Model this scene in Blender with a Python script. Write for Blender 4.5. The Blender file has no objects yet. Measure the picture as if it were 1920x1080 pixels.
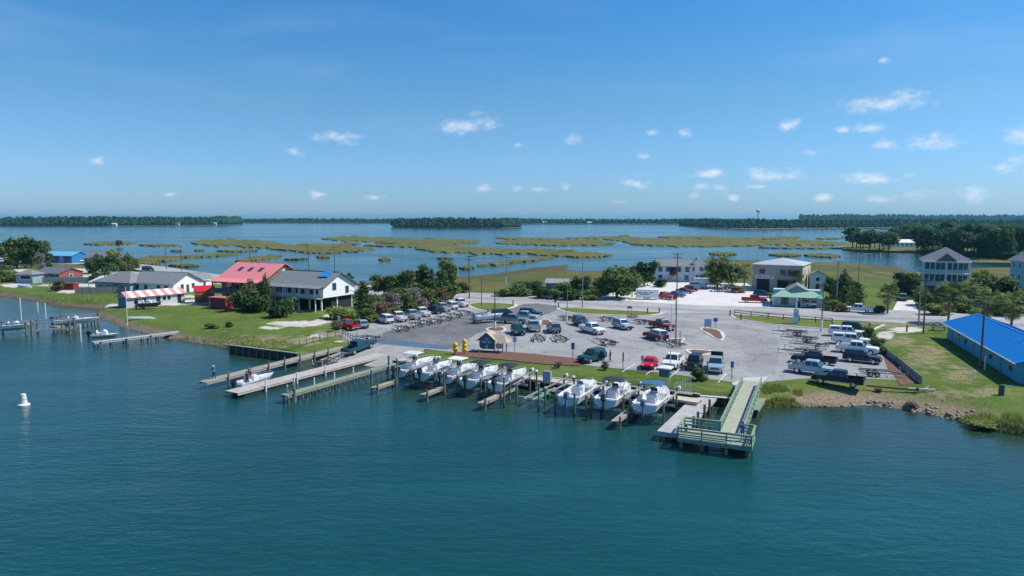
import bpy, bmesh, math, random
import numpy as np
from mathutils import Vector, Matrix, noise as mnoise

random.seed(7); RNG = np.random.default_rng(7)
SC = bpy.context.scene
COL = SC.collection
R = math.radians

# ------------------------------------------------------------------ camera
CAM_Z, FPX, PITCH = 21.7, 1280.0, math.atan(132 / 1280)
cam_d = bpy.data.cameras.new('camera'); cam = bpy.data.objects.new('camera', cam_d); COL.objects.link(cam)
cam_d.sensor_width = 36; cam_d.lens = 24; cam_d.clip_start = .5; cam_d.clip_end = 40000
cam.location = (0, 0, CAM_Z); cam.rotation_euler = (R(90) - PITCH, 0, 0)
SC.camera = cam

# ------------------------------------------------------------------ sky
SUN_AZ, SUN_EL = 5, 51          # azimuth from +X towards +Y
W = bpy.data.worlds.new('World'); SC.world = W; W.use_nodes = True
nt = W.node_tree; nt.nodes.clear()
def N(t, **k):
    n = nt.nodes.new(t)
    for a, b in k.items(): setattr(n, a, b)
    return n
def L(a, b): nt.links.new(a, b)
def val(n, i, v): n.inputs[i].default_value = v
out = N('ShaderNodeOutputWorld'); bg = N('ShaderNodeBackground'); L(bg.outputs[0], out.inputs[0])
val(bg, 1, .145)
sky = N('ShaderNodeTexSky', sky_type='NISHITA'); sky.sun_disc = False
sky.sun_elevation = R(SUN_EL); sky.sun_rotation = R(90 - SUN_AZ)
sky.altitude = 0; sky.air_density = 1.25; sky.dust_density = .35; sky.ozone_density = 3.2
tint = N('ShaderNodeMix', data_type='RGBA', blend_type='MULTIPLY'); val(tint, 0, 1.0)
L(sky.outputs[0], tint.inputs[6])
tc = N('ShaderNodeTexCoord'); sep = N('ShaderNodeSeparateXYZ'); L(tc.outputs['Generated'], sep.inputs[0])
az = N('ShaderNodeMath', operation='ARCTAN2'); L(sep.outputs[0], az.inputs[0]); L(sep.outputs[1], az.inputs[1])
el = N('ShaderNodeMath', operation='ARCSINE'); L(sep.outputs[2], el.inputs[0])
grade = N('ShaderNodeValToRGB'); gm = N('ShaderNodeMapRange'); L(el.outputs[0], gm.inputs[0]); val(gm, 1, 0); val(gm, 2, .42); L(gm.outputs[0], grade.inputs[0])
cr = grade.color_ramp; cr.elements[0].position = 0; cr.elements[0].color = (.335, .575, 1.12, 1); cr.elements[1].position = 1; cr.elements[1].color = (.15, .50, .83, 1)
for p_, c_ in ((.36, (.32, .555, .78, 1)), (.54, (.255, .555, .81, 1)), (.71, (.205, .545, .84, 1))): cr.elements.new(p_).color = c_
L(grade.outputs[0], tint.inputs[7])
ang = N('ShaderNodeCombineXYZ'); L(az.outputs[0], ang.inputs[0]); L(el.outputs[0], ang.inputs[1])
def dirang(px, py):
    u = (px - 960) / FPX; v = (540 - py) / FPX
    c, s = math.cos(PITCH), math.sin(PITCH)
    Y = c + v * s; Z = -s + v * c; l = math.sqrt(u * u + Y * Y + Z * Z)
    return math.atan2(u, Y), math.asin(Z / l)
# cumulus puffs: (x, y, half width, half height)
PUFFS = [(640,259,42,11),(622,254,20,11),(660,258,30,10),(870,237,50,15),(900,226,26,17),(915,234,14,12),(845,236,28,11),
 (548,284,17,9),(1078,262,20,10),(1662,196,66,15),(1700,186,30,18),(1620,208,30,8),(1476,236,17,11),(1630,240,24,9),
 (1750,264,34,14),(1752,256,14,12),(1283,251,13,8),(1325,328,38,8),(1340,325,18,8),(1448,334,52,14),(1420,330,26,15),(1485,331,24,13),
 (1425,349,34,5),(1632,336,46,9),(1616,331,16,8),(1703,328,14,6),(1314,348,16,9),(1352,352,14,8),(1298,369,14,8),(1375,371,12,6),
 (1546,371,16,7),(1710,367,30,10),(1833,364,32,13),(1652,374,24,7),(1880,316,20,8),(1912,252,22,17),(1656,112,14,8),(1660,271,15,9),
 (597,365,17,8),(905,354,17,8),(970,353,13,6),(1011,356,17,5),(1060,348,12,8),(1190,344,22,9),(1160,378,18,5),(185,300,14,6),
 (320,365,14,6),(703,371,20,6),(1225,248,14,6),(972,271,11,6),(1205,293,12,6),(1522,286,13,6),(1580,243,12,7),(1912,300,14,7)]
dist = None
nz = N('ShaderNodeTexNoise'); val(nz, 'Scale', 30); val(nz, 'Detail', 6); val(nz, 'Roughness', .62)
stretch = N('ShaderNodeVectorMath', operation='MULTIPLY'); L(ang.outputs[0], stretch.inputs[0]); stretch.inputs[1].default_value = (1, 1.7, 1)
L(stretch.outputs[0], nz.inputs['Vector'])
nz2 = N('ShaderNodeTexNoise'); val(nz2, 'Scale', 90); val(nz2, 'Detail', 4); L(stretch.outputs[0], nz2.inputs['Vector'])
for px, py, rx, ry in PUFFS:
    a, e = dirang(px, py)
    s1 = N('ShaderNodeVectorMath', operation='SUBTRACT'); L(ang.outputs[0], s1.inputs[0]); s1.inputs[1].default_value = (a, e, 0)
    k = 1.5 / FPX
    s2 = N('ShaderNodeVectorMath', operation='MULTIPLY'); L(s1.outputs[0], s2.inputs[0]); s2.inputs[1].default_value = (1 / (rx * k), 1 / (ry * k), 0)
    s3 = N('ShaderNodeVectorMath', operation='LENGTH'); L(s2.outputs[0], s3.inputs[0])
    if dist is None: dist = s3.outputs['Value']
    else:
        m = N('ShaderNodeMath', operation='SMOOTH_MIN'); L(dist, m.inputs[0]); L(s3.outputs['Value'], m.inputs[1]); val(m, 2, .15); dist = m.outputs[0]
def math_(op, a, b=None, c=None):
    n = N('ShaderNodeMath', operation=op)
    for i, x in enumerate((a, b, c)):
        if x is None: continue
        if isinstance(x, (int, float)): n.inputs[i].default_value = x
        else: L(x, n.inputs[i])
    return n.outputs[0]
def smooth(x, a, b):
    n = N('ShaderNodeMapRange', interpolation_type='SMOOTHSTEP'); L(x, n.inputs[0]); val(n, 1, a); val(n, 2, b)
    return n.outputs[0]
nn = math_('ADD', math_('MULTIPLY', nz.outputs[0], 1.5), math_('MULTIPLY', nz2.outputs[0], .55))
dens = math_('SUBTRACT', nn, math_('MULTIPLY', dist, .78))
puff = smooth(dens, .36, 1.3)
# the rest of the sky round about: the same scattered small cumulus
nz3 = N('ShaderNodeTexNoise'); val(nz3, 'Scale', 9); val(nz3, 'Detail', 5); val(nz3, 'Roughness', .6); L(stretch.outputs[0], nz3.inputs['Vector'])
rest = math_('MULTIPLY', smooth(nz3.outputs[0], .62, .74), smooth(math_('ABSOLUTE', az.outputs[0]), .7, .8))
rest = math_('MULTIPLY', rest, smooth(el.outputs[0], 0, .03))
# thin high veil
veil_v = N('ShaderNodeVectorMath', operation='MULTIPLY'); L(ang.outputs[0], veil_v.inputs[0]); veil_v.inputs[1].default_value = (1.2, 7, 1)
nz4 = N('ShaderNodeTexNoise'); val(nz4, 'Scale', 2.2); val(nz4, 'Detail', 5); val(nz4, 'Distortion', .6); L(veil_v.outputs[0], nz4.inputs['Vector'])
veil = math_('MULTIPLY', smooth(nz4.outputs[0], .48, .85), .09)
cl = math_('MAXIMUM', math_('MULTIPLY', math_('MAXIMUM', puff, rest), .54), veil)
mixc = N('ShaderNodeMix', data_type='RGBA'); L(cl, mixc.inputs[0]); L(tint.outputs[2], mixc.inputs[6])
shade = N('ShaderNodeMix', data_type='RGBA'); L(smooth(nn, .7, 1.5), shade.inputs[0]); shade.inputs[6].default_value = (5.0, 5.5, 6.2, 1); shade.inputs[7].default_value = (7.0, 7.0, 7.0, 1)
L(shade.outputs[2], mixc.inputs[7]); L(mixc.outputs[2], bg.inputs[0])

# ------------------------------------------------------------------ sun, exposure
sd = bpy.data.lights.new('sun', 'SUN'); sd.energy = 4.7; sd.angle = R(.53); sd.color = (1, .95, .87)
sun = bpy.data.objects.new('sun', sd); COL.objects.link(sun)
SUN = Vector((math.cos(R(SUN_EL)) * math.cos(R(SUN_AZ)), math.cos(R(SUN_EL)) * math.sin(R(SUN_AZ)), math.sin(R(SUN_EL))))
sun.rotation_euler = (-SUN).to_track_quat('-Z', 'Y').to_euler(); sun.location = SUN * 200
vs = SC.view_settings; vs.view_transform = 'Standard'; vs.look = 'None'; vs.exposure = .12; vs.gamma = 1; vs.use_curve_mapping = False
SC.cycles.volume_bounces = 0; SC.cycles.max_bounces = 6; SC.cycles.transparent_max_bounces = 8

# ------------------------------------------------------------------ helpers
def at(px, py, z=1.2):
    "where the sight line through a photo point meets height z"
    u = (px - 960) / FPX; v = (540 - py) / FPX; c, s = math.cos(PITCH), math.sin(PITCH)
    t = (z - CAM_Z) / (-s + v * c)
    return Vector((u * t, (c + v * s) * t, z))
def mpp(px, py, z=1.2):
    p = at(px, py, z); return (p.y * math.cos(PITCH) + (CAM_Z - z) * math.sin(PITCH)) / FPX
UX = Vector((.883, -.469, 0)); VX = Vector((.469, .883, 0)); SHORE = math.atan2(-.469, .883)   # along the shore, inland

MATS = {}
def mat(name, col, rough=.7, var=.12, scale=3., bump=0., metal=0., spec=.5, col2=None, coat=0., detail=4, stretch=None, bscale=None):
    if name in MATS: return MATS[name]
    m = bpy.data.materials.new(name); m.use_nodes = True; t = m.node_tree; p = t.nodes['Principled BSDF']
    p.inputs['Roughness'].default_value = rough; p.inputs['Metallic'].default_value = metal
    p.inputs['Specular IOR Level'].default_value = spec; p.inputs['Coat Weight'].default_value = coat
    tcn = t.nodes.new('ShaderNodeTexCoord'); src = tcn.outputs['Object']
    if stretch:
        mp = t.nodes.new('ShaderNodeMapping'); mp.inputs['Scale'].default_value = stretch; t.links.new(src, mp.inputs[0]); src = mp.outputs[0]
    nz = t.nodes.new('ShaderNodeTexNoise'); nz.inputs['Scale'].default_value = scale; nz.inputs['Detail'].default_value = detail; nz.inputs['Roughness'].default_value = .65
    t.links.new(src, nz.inputs['Vector'])
    mx = t.nodes.new('ShaderNodeMix'); mx.data_type = 'RGBA'
    rmp = t.nodes.new('ShaderNodeMapRange'); rmp.inputs[1].default_value = .3; rmp.inputs[2].default_value = .7; t.links.new(nz.outputs[0], rmp.inputs[0]); t.links.new(rmp.outputs[0], mx.inputs[0])
    c2 = col2 or tuple(min(1, c * (1 + var)) for c in col); c1 = col if col2 else tuple(c * (1 - var) for c in col)
    mx.inputs[6].default_value = (*c1, 1); mx.inputs[7].default_value = (*c2, 1)
    t.links.new(mx.outputs[2], p.inputs['Base Color'])
    if bump:
        b = t.nodes.new('ShaderNodeBump'); b.inputs['Strength'].default_value = bump; b.inputs['Distance'].default_value = .05
        nb = nz
        if bscale:
            nb = t.nodes.new('ShaderNodeTexNoise'); nb.inputs['Scale'].default_value = bscale; t.links.new(src, nb.inputs['Vector'])
        t.links.new(nb.outputs[0], b.inputs['Height']); t.links.new(b.outputs[0], p.inputs['Normal'])
    MATS[name] = m; return m

class MB:
    "collects shapes into one mesh"
    def __init__(s): s.v = []; s.f = []; s.mi = []; s.cur = 0
    def add(s, vs, fs):
        o = len(s.v); s.v += [tuple(v) for v in vs]
        for f in fs: s.f.append(tuple(i + o for i in f)); s.mi.append(s.cur)
        return s
    def box(s, c, size, rz=0., top=1., M=None):
        x, y, z = (a / 2 for a in size); vs = []
        for k, q in ((-1, 1), (1, top)):
            for i, j in ((-1, -1), (1, -1), (1, 1), (-1, 1)): vs.append(Vector((i * x * q, j * y * q, k * z)))
        m = M or Matrix.Rotation(rz, 3, 'Z'); c = Vector(c)
        return s.add([m @ v + c for v in vs], [(3, 2, 1, 0), (4, 5, 6, 7), (0, 1, 5, 4), (1, 2, 6, 5), (2, 3, 7, 6), (3, 0, 4, 7)])
    def bar(s, a, b, w, h=None):
        a, b = Vector(a), Vector(b); d = b - a; l = d.length
        if l < 1e-6: return s
        x = d / l; up = Vector((0, 0, 1)) if abs(x.z) < .95 else Vector((0, 1, 0))
        y = up.cross(x).normalized(); z = x.cross(y); M = Matrix((x, y, z)).transposed()
        return s.box((a + b) / 2, (l, w, h or w), M=M)
    def cyl(s, a, b, r, r2=None, n=8, cap=True):
        a, b = Vector(a), Vector(b); r2 = r if r2 is None else r2; x = (b - a).normalized()
        up = Vector((0, 0, 1)) if abs(x.z) < .9 else Vector((1, 0, 0)); u = up.cross(x).normalized(); w = x.cross(u)
        vs = []
        for p, q in ((a, r), (b, r2)):
            for i in range(n):
                t = 2 * math.pi * i / n; vs.append(p + (u * math.cos(t) + w * math.sin(t)) * q)
        fs = [(i, (i + 1) % n, n + (i + 1) % n, n + i) for i in range(n)]
        if cap: fs += [tuple(range(n))[::-1], tuple(range(n, 2 * n))]
        return s.add(vs, fs)
    def prism(s, poly, y0, y1, yf=None):
        "outline in x,z pushed along y; yf(z, side) may bend the sides"
        n = len(poly); g = yf or (lambda z, k: y0 if k == 0 else y1)
        vs = [(x, g(z, 0), z) for x, z in poly] + [(x, g(z, 1), z) for x, z in poly]
        fs = [(i, i + n, (i + 1) % n + n, (i + 1) % n) for i in range(n)] + [tuple(range(n)), tuple(range(n, 2 * n))[::-1]]
        return s.add(vs, fs)
    def slab(s, pts, z0, z1):
        n = len(pts); vs = [(p[0], p[1], z1) for p in pts] + [(p[0], p[1], z0) for p in pts]
        return s.add(vs, [tuple(range(n))] + [((i + 1) % n, i, i + n, (i + 1) % n + n) for i in range(n)])
    def mesh(s, name, mats, smooth=False, fix=True, bevel=0):
        me = bpy.data.meshes.new(name); me.from_pydata(s.v, [], s.f)
        for m in (mats if isinstance(mats, (list, tuple)) else [mats]): me.materials.append(m)
        if any(s.mi): me.polygons.foreach_set('material_index', s.mi)
        if fix or bevel:
            bm = bmesh.new(); bm.from_mesh(me)
            if bevel:
                es = [e for e in bm.edges if len(e.link_faces) == 2 and e.calc_face_angle(0) > .6]
                bmesh.ops.bevel(bm, geom=es, offset=bevel, segments=2, affect='EDGES', clamp_overlap=True)
            bmesh.ops.recalc_face_normals(bm, faces=bm.faces); bm.to_mesh(me); bm.free()
        if smooth: me.polygons.foreach_set('use_smooth', [True] * len(me.polygons))
        me.update(); return me
    def build(s, name, mats, parent=None, smooth=False, fix=True, bevel=0):
        return link(name, s.mesh(name, mats, smooth, fix, bevel), parent)
def link(name, me, parent=None, loc=None, rz=0):
    o = bpy.data.objects.new(name, me); COL.objects.link(o); o.parent = parent
    if loc is not None: o.location = loc
    if rz: o.rotation_euler.z = rz
    return o
def tag(o, label, cat, group=None):
    o['label'] = label; o['category'] = cat
    if group: o['group'] = group
    return o
def thing(name, label, cat, loc, rz=0., group=None):
    o = bpy.data.objects.new(name, None); COL.objects.link(o); o.empty_display_size = .3
    o.location = loc; o.rotation_euler.z = rz
    return tag(o, label, cat, group)
def struct(o, kind='structure', label=None):
    o['kind'] = kind
    if label: o['label'] = label
    return o
def paint(o, m, i=0):
    o.material_slots[i].link = 'OBJECT'; o.material_slots[i].material = m; return o

# common materials
WHITE = mat('white_paint', (.78, .78, .76), .45, .04, 2)
GALV = mat('galvanised', (.45, .46, .47), .45, .12, 4, metal=.5)
ALU = mat('aluminium', (.62, .64, .66), .35, .08, 5, metal=.6)
DARK = mat('dark_plastic', (.025, .027, .03), .5, .2, 5)
RUBBER = mat('rubber', (.02, .02, .022), .85, .2, 8)
GLASS = mat('car_glass', (.02, .04, .045), .04, .1, 2, spec=1.0)
WINGLASS = mat('window_glass', (.03, .05, .07), .06, .15, 1, spec=.8)
CHROME = mat('chrome', (.6, .6, .6), .2, .05, 4, metal=.9)
RED_L = mat('tail_red', (.35, .01, .01), .3, .1, 3)
AMBER = mat('lamp_clear', (.75, .75, .7), .15, .05, 3)
WOOD = mat('weathered_wood', (.33, .30, .25), .85, .25, 1.4, .4, stretch=(1, 1, 3))
TREATED = mat('treated_green_wood', (.24, .27, .18), .85, .25, 1.5, .4)
PILE = mat('piling_wood', (.16, .17, .12), .9, .35, 1.2, .5)
GREENRAIL = mat('green_rail_wood', (.15, .31, .23), .75, .22, 2, .3)
DECKG = mat('grey_deck', (.42, .41, .39), .85, .18, 1.2, .3)
STEEL_POLE = mat('pole_grey', (.25, .26, .27), .5, .15, 2, metal=.3)
POLEWOOD = mat('utility_pole_wood', (.13, .10, .075), .9, .25, 1.5, .4)
TRUNK = mat('bark', (.13, .10, .075), .9, .3, 3, .6)
CONC = mat('concrete', (.50, .485, .45), .85, .12, .6, .2)
# ================================================================== SETTING
def AB(p): return np.array([p[0] * .883 - p[1] * .469, p[0] * .469 + p[1] * .883])
def fromAB(a, b, z=0.): return Vector((a * .883 + b * .469, -a * .469 + b * .883, z))

# ---- water
def water_mat():
    m = bpy.data.materials.new('water'); m.use_nodes = True; t = m.node_tree; p = t.nodes['Principled BSDF']
    p.inputs['Roughness'].default_value = .07; p.inputs['IOR'].default_value = 1.33
    tcn = t.nodes.new('ShaderNodeNewGeometry')
    def nz(scale, st, rot, detail=3, rough=.55):
        mp = t.nodes.new('ShaderNodeMapping'); mp.inputs['Scale'].default_value = st; mp.inputs['Rotation'].default_value = (0, 0, rot)
        t.links.new(tcn.outputs['Position'], mp.inputs[0])
        n = t.nodes.new('ShaderNodeTexNoise'); n.inputs['Scale'].default_value = scale; n.inputs['Detail'].default_value = detail; n.inputs['Roughness'].default_value = rough
        t.links.new(mp.outputs[0], n.inputs['Vector']); return n.outputs[0]
    def M(op, a, b):
        n = t.nodes.new('ShaderNodeMath'); n.operation = op
        for i, x in enumerate((a, b)):
            if isinstance(x, (int, float)): n.inputs[i].default_value = x
            else: t.links.new(x, n.inputs[i])
        return n.outputs[0]
    big = M('ADD', M('MULTIPLY', nz(.012, (.5, 1.6, 1), .15, 4), .5), M('MULTIPLY', nz(.05, (.35, 1.5, 1), .2, 5), .5))
    col = t.nodes.new('ShaderNodeMix'); col.data_type = 'RGBA'
    mr = t.nodes.new('ShaderNodeMapRange'); mr.inputs[1].default_value = .35; mr.inputs[2].default_value = .65; t.links.new(big, mr.inputs[0]); t.links.new(mr.outputs[0], col.inputs[0])
    col.inputs[6].default_value = (.005, .046, .040, 1); col.inputs[7].default_value = (.008, .078, .084, 1)
    dt = t.nodes.new('ShaderNodeVectorMath'); dt.operation = 'DOT_PRODUCT'; dt.inputs[1].default_value = (.469, .883, 0); t.links.new(tcn.outputs['Position'], dt.inputs[0])
    def rg_(x, a, b_, lo, hi):
        n = t.nodes.new('ShaderNodeMapRange'); n.interpolation_type = 'SMOOTHSTEP'; n.inputs[1].default_value = a; n.inputs[2].default_value = b_; n.inputs[3].default_value = lo; n.inputs[4].default_value = hi; t.links.new(x, n.inputs[0]); return n.outputs[0]
    jb = M('ADD', dt.outputs['Value'], M('MULTIPLY', nz(.05, (1, 1, 1), 0, 3), 14.))
    shal = M('MULTIPLY', rg_(jb, 66, 84, 0., 1.), rg_(dt.outputs['Value'], 100, 120, 1., 0.))
    cs_ = t.nodes.new('ShaderNodeMix'); cs_.data_type = 'RGBA'; t.links.new(shal, cs_.inputs[0]); t.links.new(col.outputs[2], cs_.inputs[6]); cs_.inputs[7].default_value = (.022, .052, .034, 1)
    t.links.new(cs_.outputs[2], p.inputs['Base Color'])
    w1 = nz(.9, (.7, 1.7, 1), .25, 4, .6); w2 = nz(.22, (.6, 1.6, 1), -.2, 2); w3 = nz(3.2, (.8, 1.5, 1), .1, 2)
    h = M('ADD', M('ADD', M('MULTIPLY', w1, .7), M('MULTIPLY', w2, .8)), M('MULTIPLY', w3, .14))
    b = t.nodes.new('ShaderNodeBump'); b.inputs['Distance'].default_value = .26
    gust = t.nodes.new('ShaderNodeMapRange'); gust.inputs[1].default_value = .35; gust.inputs[2].default_value = .65; gust.inputs[3].default_value = .3; gust.inputs[4].default_value = 1.0
    t.links.new(M('ADD', M('MULTIPLY', nz(.006, (.35, 2.2, 1), .1, 5), .55), M('MULTIPLY', nz(.06, (.3, 1.3, 1), .25, 4), .45)), gust.inputs[0]); t.links.new(M('MULTIPLY', gust.outputs[0], M('SUBTRACT', 1., M('MULTIPLY', shal, .55))), b.inputs['Strength'])
    rg = t.nodes.new('ShaderNodeMapRange'); rg.inputs[1].default_value = .38; rg.inputs[2].default_value = .62; rg.inputs[3].default_value = .04; rg.inputs[4].default_value = .2; t.links.new(gust.inputs[0].links[0].from_socket, rg.inputs[0]); t.links.new(rg.outputs[0], p.inputs['Roughness'])
    t.links.new(h, b.inputs['Height']); t.links.new(b.outputs[0], p.inputs['Normal'])
    return m
wm = MB(); wm.add([(-12000, -2000, 0), (12000, -2000, 0), (12000, 16000, 0), (-12000, 16000, 0)], [(0, 1, 2, 3)])
struct(wm.build('water', water_mat(), fix=False))

# ---- land: a height field held between the front shore and the back marsh edge
FRONT = [at(*q, 0) for q in [(-900, 490), (-400, 525), (-80, 548), (0, 556), (60, 564), (95, 573), (150, 577), (185, 579), (172, 586), (168, 592), (195, 603), (214, 613), (240, 621), (275, 629), (310, 637), (380, 648), (432, 660), (553, 675)]]
i_b1 = len(FRONT) - 2
FRONT += [fromAB(-76, 76), fromAB(-61, 77.5)]
i_b2 = len(FRONT) - 1
FRONT += [at(1310, 757, 0), at(1402, 764, 0)]
i_b3 = len(FRONT) - 1
FRONT += [at(*q, 0) for q in [(1425, 768), (1500, 767), (1600, 768), (1640, 764), (1700, 774), (1760, 786), (1800, 798), (1860, 812), (1930, 825), (2100, 850), (2600, 930)]]
BACK = [at(*q, .2) for q in [(-900, 452), (-200, 462), (0, 468), (90, 480), (170, 488), (250, 494), (330, 505), (400, 515), (440, 522), (520, 528), (600, 531), (680, 526), (730, 523), (800, 519), (880, 515), (940, 507), (1010, 498), (1080, 492), (1082, 505), (1150, 506), (1215, 503), (1262, 488), (1290, 480), (1340, 477), (1400, 479), (1440, 481), (1520, 484), (1580, 485), (1640, 488), (1705, 498), (1722, 507), (1745, 500), (1830, 493), (1920, 495), (2300, 505)]]
def segdist(P, pts):
    "P (n,2) in a,b; distance to a polyline and index of nearest segment"
    best = np.full(len(P), 1e9); idx = np.zeros(len(P), int)
    for i in range(len(pts) - 1):
        a, b = AB(pts[i]), AB(pts[i + 1]); d = b - a; l2 = max(d @ d, 1e-9)
        t = np.clip(((P - a) @ d) / l2, 0, 1); q = a + t[:, None] * d; r = np.hypot(*(P - q).T)
        m = r < best; best[m] = r[m]; idx[m] = i
    return best, idx
POLY = np.array([AB(p) for p in FRONT] + [AB(p) for p in BACK[::-1]])
def inside(P):
    c = np.zeros(len(P), bool); n = len(POLY); j = n - 1
    for i in range(n):
        xi, yi = POLY[i]; xj, yj = POLY[j]
        with np.errstate(divide='ignore', invalid='ignore'):
            m = ((yi > P[:, 1]) != (yj > P[:, 1])) & (P[:, 0] < (xj - xi) * (P[:, 1] - yi) / (yj - yi + 1e-12) + xi)
        c ^= m; j = i
    return c
def sstep(x): x = np.clip(x, 0, 1); return x * x * (3 - 2 * x)
def heights(P):
    ins = inside(P); df, ix = segdist(P, FRONT); db, _ = segdist(P, BACK)
    jit = np.array([mnoise.noise((p[0] * .25, p[1] * .25, 0)) for p in P]) * .9
    bulk = ((ix >= i_b1) & (ix < i_b1 + 1)) | ((ix >= i_b2) & (ix < i_b3))
    w = np.where(bulk, .75, np.where((ix > i_b3 + 1) & (ix < i_b3 + 8), 9.0, np.where((ix > 8) & (ix < i_b1), 4.5, 3.0))); jf = np.where(bulk, 0, jit)
    hf = np.where(ins, np.where(bulk, sstep(df / w), .5 * sstep((df + jf * .5) / 1.6) + .5 * sstep((df + jf) / w)), 0); hb = np.where(ins, .15 + .85 * sstep((db + jit * 3) / 30), -.5)
    z = -.9 + 2.1 * hf; zb = -.3 + 1.5 * hb
    z = np.minimum(z, zb); z = np.where(ins, z, -.9)
    ramp = (P[:, 0] > -76) & (P[:, 0] < -60.5)
    zr = 1.2 - (87 - P[:, 1]) * .125 - .12
    z = np.where(ramp & (P[:, 1] < 87), np.minimum(np.where(P[:, 1] > 60, zr, -.9), 1.2), z)
    return z, df, db, ins
def ground_z(p):
    return float(heights(AB(p)[None, :])[0][0])
a0, a1, b0, b1, st = -330, 150, 52, 345, 1.0
na, nb = int((a1 - a0) / st) + 1, int((b1 - b0) / st) + 1
A_, B_ = np.meshgrid(np.linspace(a0, a1, na), np.linspace(b0, b1, nb), indexing='ij')
P_ = np.stack([A_.ravel(), B_.ravel()], 1)
Z_, DF, DB, INS = heights(P_)
X_ = P_[:, 0] * .883 + P_[:, 1] * .469; Y_ = -P_[:, 0] * .469 + P_[:, 1] * .883
keep = Z_ > -.88
idq = (np.arange(na - 1)[:, None] * nb + np.arange(nb - 1)[None, :]).ravel()
Q = np.stack([idq, idq + nb, idq + nb + 1, idq + 1], 1)
Q = Q[keep[Q].any(1)]
used, inv = np.unique(Q, return_inverse=True); Q = inv.reshape(-1, 4)
LV = np.stack([X_, Y_, Z_], 1)[used]
def fast_mesh(name, V, F, mats, smooth=False):
    me = bpy.data.meshes.new(name); k = F.shape[1]
    me.vertices.add(len(V)); me.vertices.foreach_set('co', np.ascontiguousarray(V, dtype=np.float32).ravel())
    me.loops.add(F.size); me.loops.foreach_set('vertex_index', np.ascontiguousarray(F, dtype=np.int32).ravel())
    me.polygons.add(len(F)); me.polygons.foreach_set('loop_start', np.arange(0, F.size, k, dtype=np.int32))
    if smooth: me.polygons.foreach_set('use_smooth', np.ones(len(F), bool))
    for m in (mats if isinstance(mats, (list, tuple)) else [mats]): me.materials.append(m)
    me.update(calc_edges=True); me.validate(); return me
# where bare sand, dry soil and marsh show through (ellipses about a ground point, metres along/away)
def patch(lst):
    v = np.zeros(len(LV))
    for px, py, rx, ry in lst:
        c = at(px, py); m = mpp(px, py); sy = m * ry * c.y / (CAM_Z - 1.2)
        d = np.hypot((LV[:, 0] - c.x - (c.x / c.y) * (LV[:, 1] - c.y)) / (rx * m), (LV[:, 1] - c.y) / max(sy, .8)); v = np.maximum(v, 1 - .5 * d)
    return np.clip(v, 0, 1)
sand = patch([(160, 521, 90, 7), (215, 537, 50, 5), (60, 521, 60, 6), (150, 508, 60, 5), (340, 556, 50, 3), (555, 607, 52, 6), (505, 615, 22, 3), (600, 604, 22, 5), (592, 630, 14, 3), (635, 640, 10, 2), (640, 647, 6, 2), (232, 492, 42, 11), (130, 545, 26, 5), (95, 576, 16, 4), (205, 573, 18, 4), (300, 570, 55, 3), (372, 566, 45, 5),
              (10, 470, 26, 8), (548, 583, 26, 4), (1345, 750, 26, 5), (1690, 764, 70, 5), (1760, 776, 60, 6), (1640, 752, 30, 5), (1660, 628, 18, 8), (480, 660, 40, 2), (100, 512, 60, 5), (300, 512, 90, 6), (150, 535, 80, 3), (1700, 618, 30, 6), (30, 535, 30, 4), (700, 540, 30, 6), (620, 592, 16, 3), (20, 505, 30, 6), (420, 525, 60, 5)])
dry = patch([(1735, 668, 40, 22), (1800, 700, 30, 20), (1690, 640, 30, 10), (1850, 735, 40, 10), (1700, 765, 110, 14), (1560, 735, 50, 6), (470, 640, 90, 12), (560, 640, 50, 10), (1345, 748, 50, 8), (350, 640, 40, 6), (1660, 610, 90, 8), (1480, 590, 90, 5), (1740, 655, 24, 8), (620, 625, 40, 8), (1790, 735, 60, 6)])
marsh = np.clip(1.35 - DB[used] / 80, 0, 1) * (P_[used, 1] > 163)
land_m = bpy.data.materials.new('ground_cover'); land_m.use_nodes = True
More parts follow.
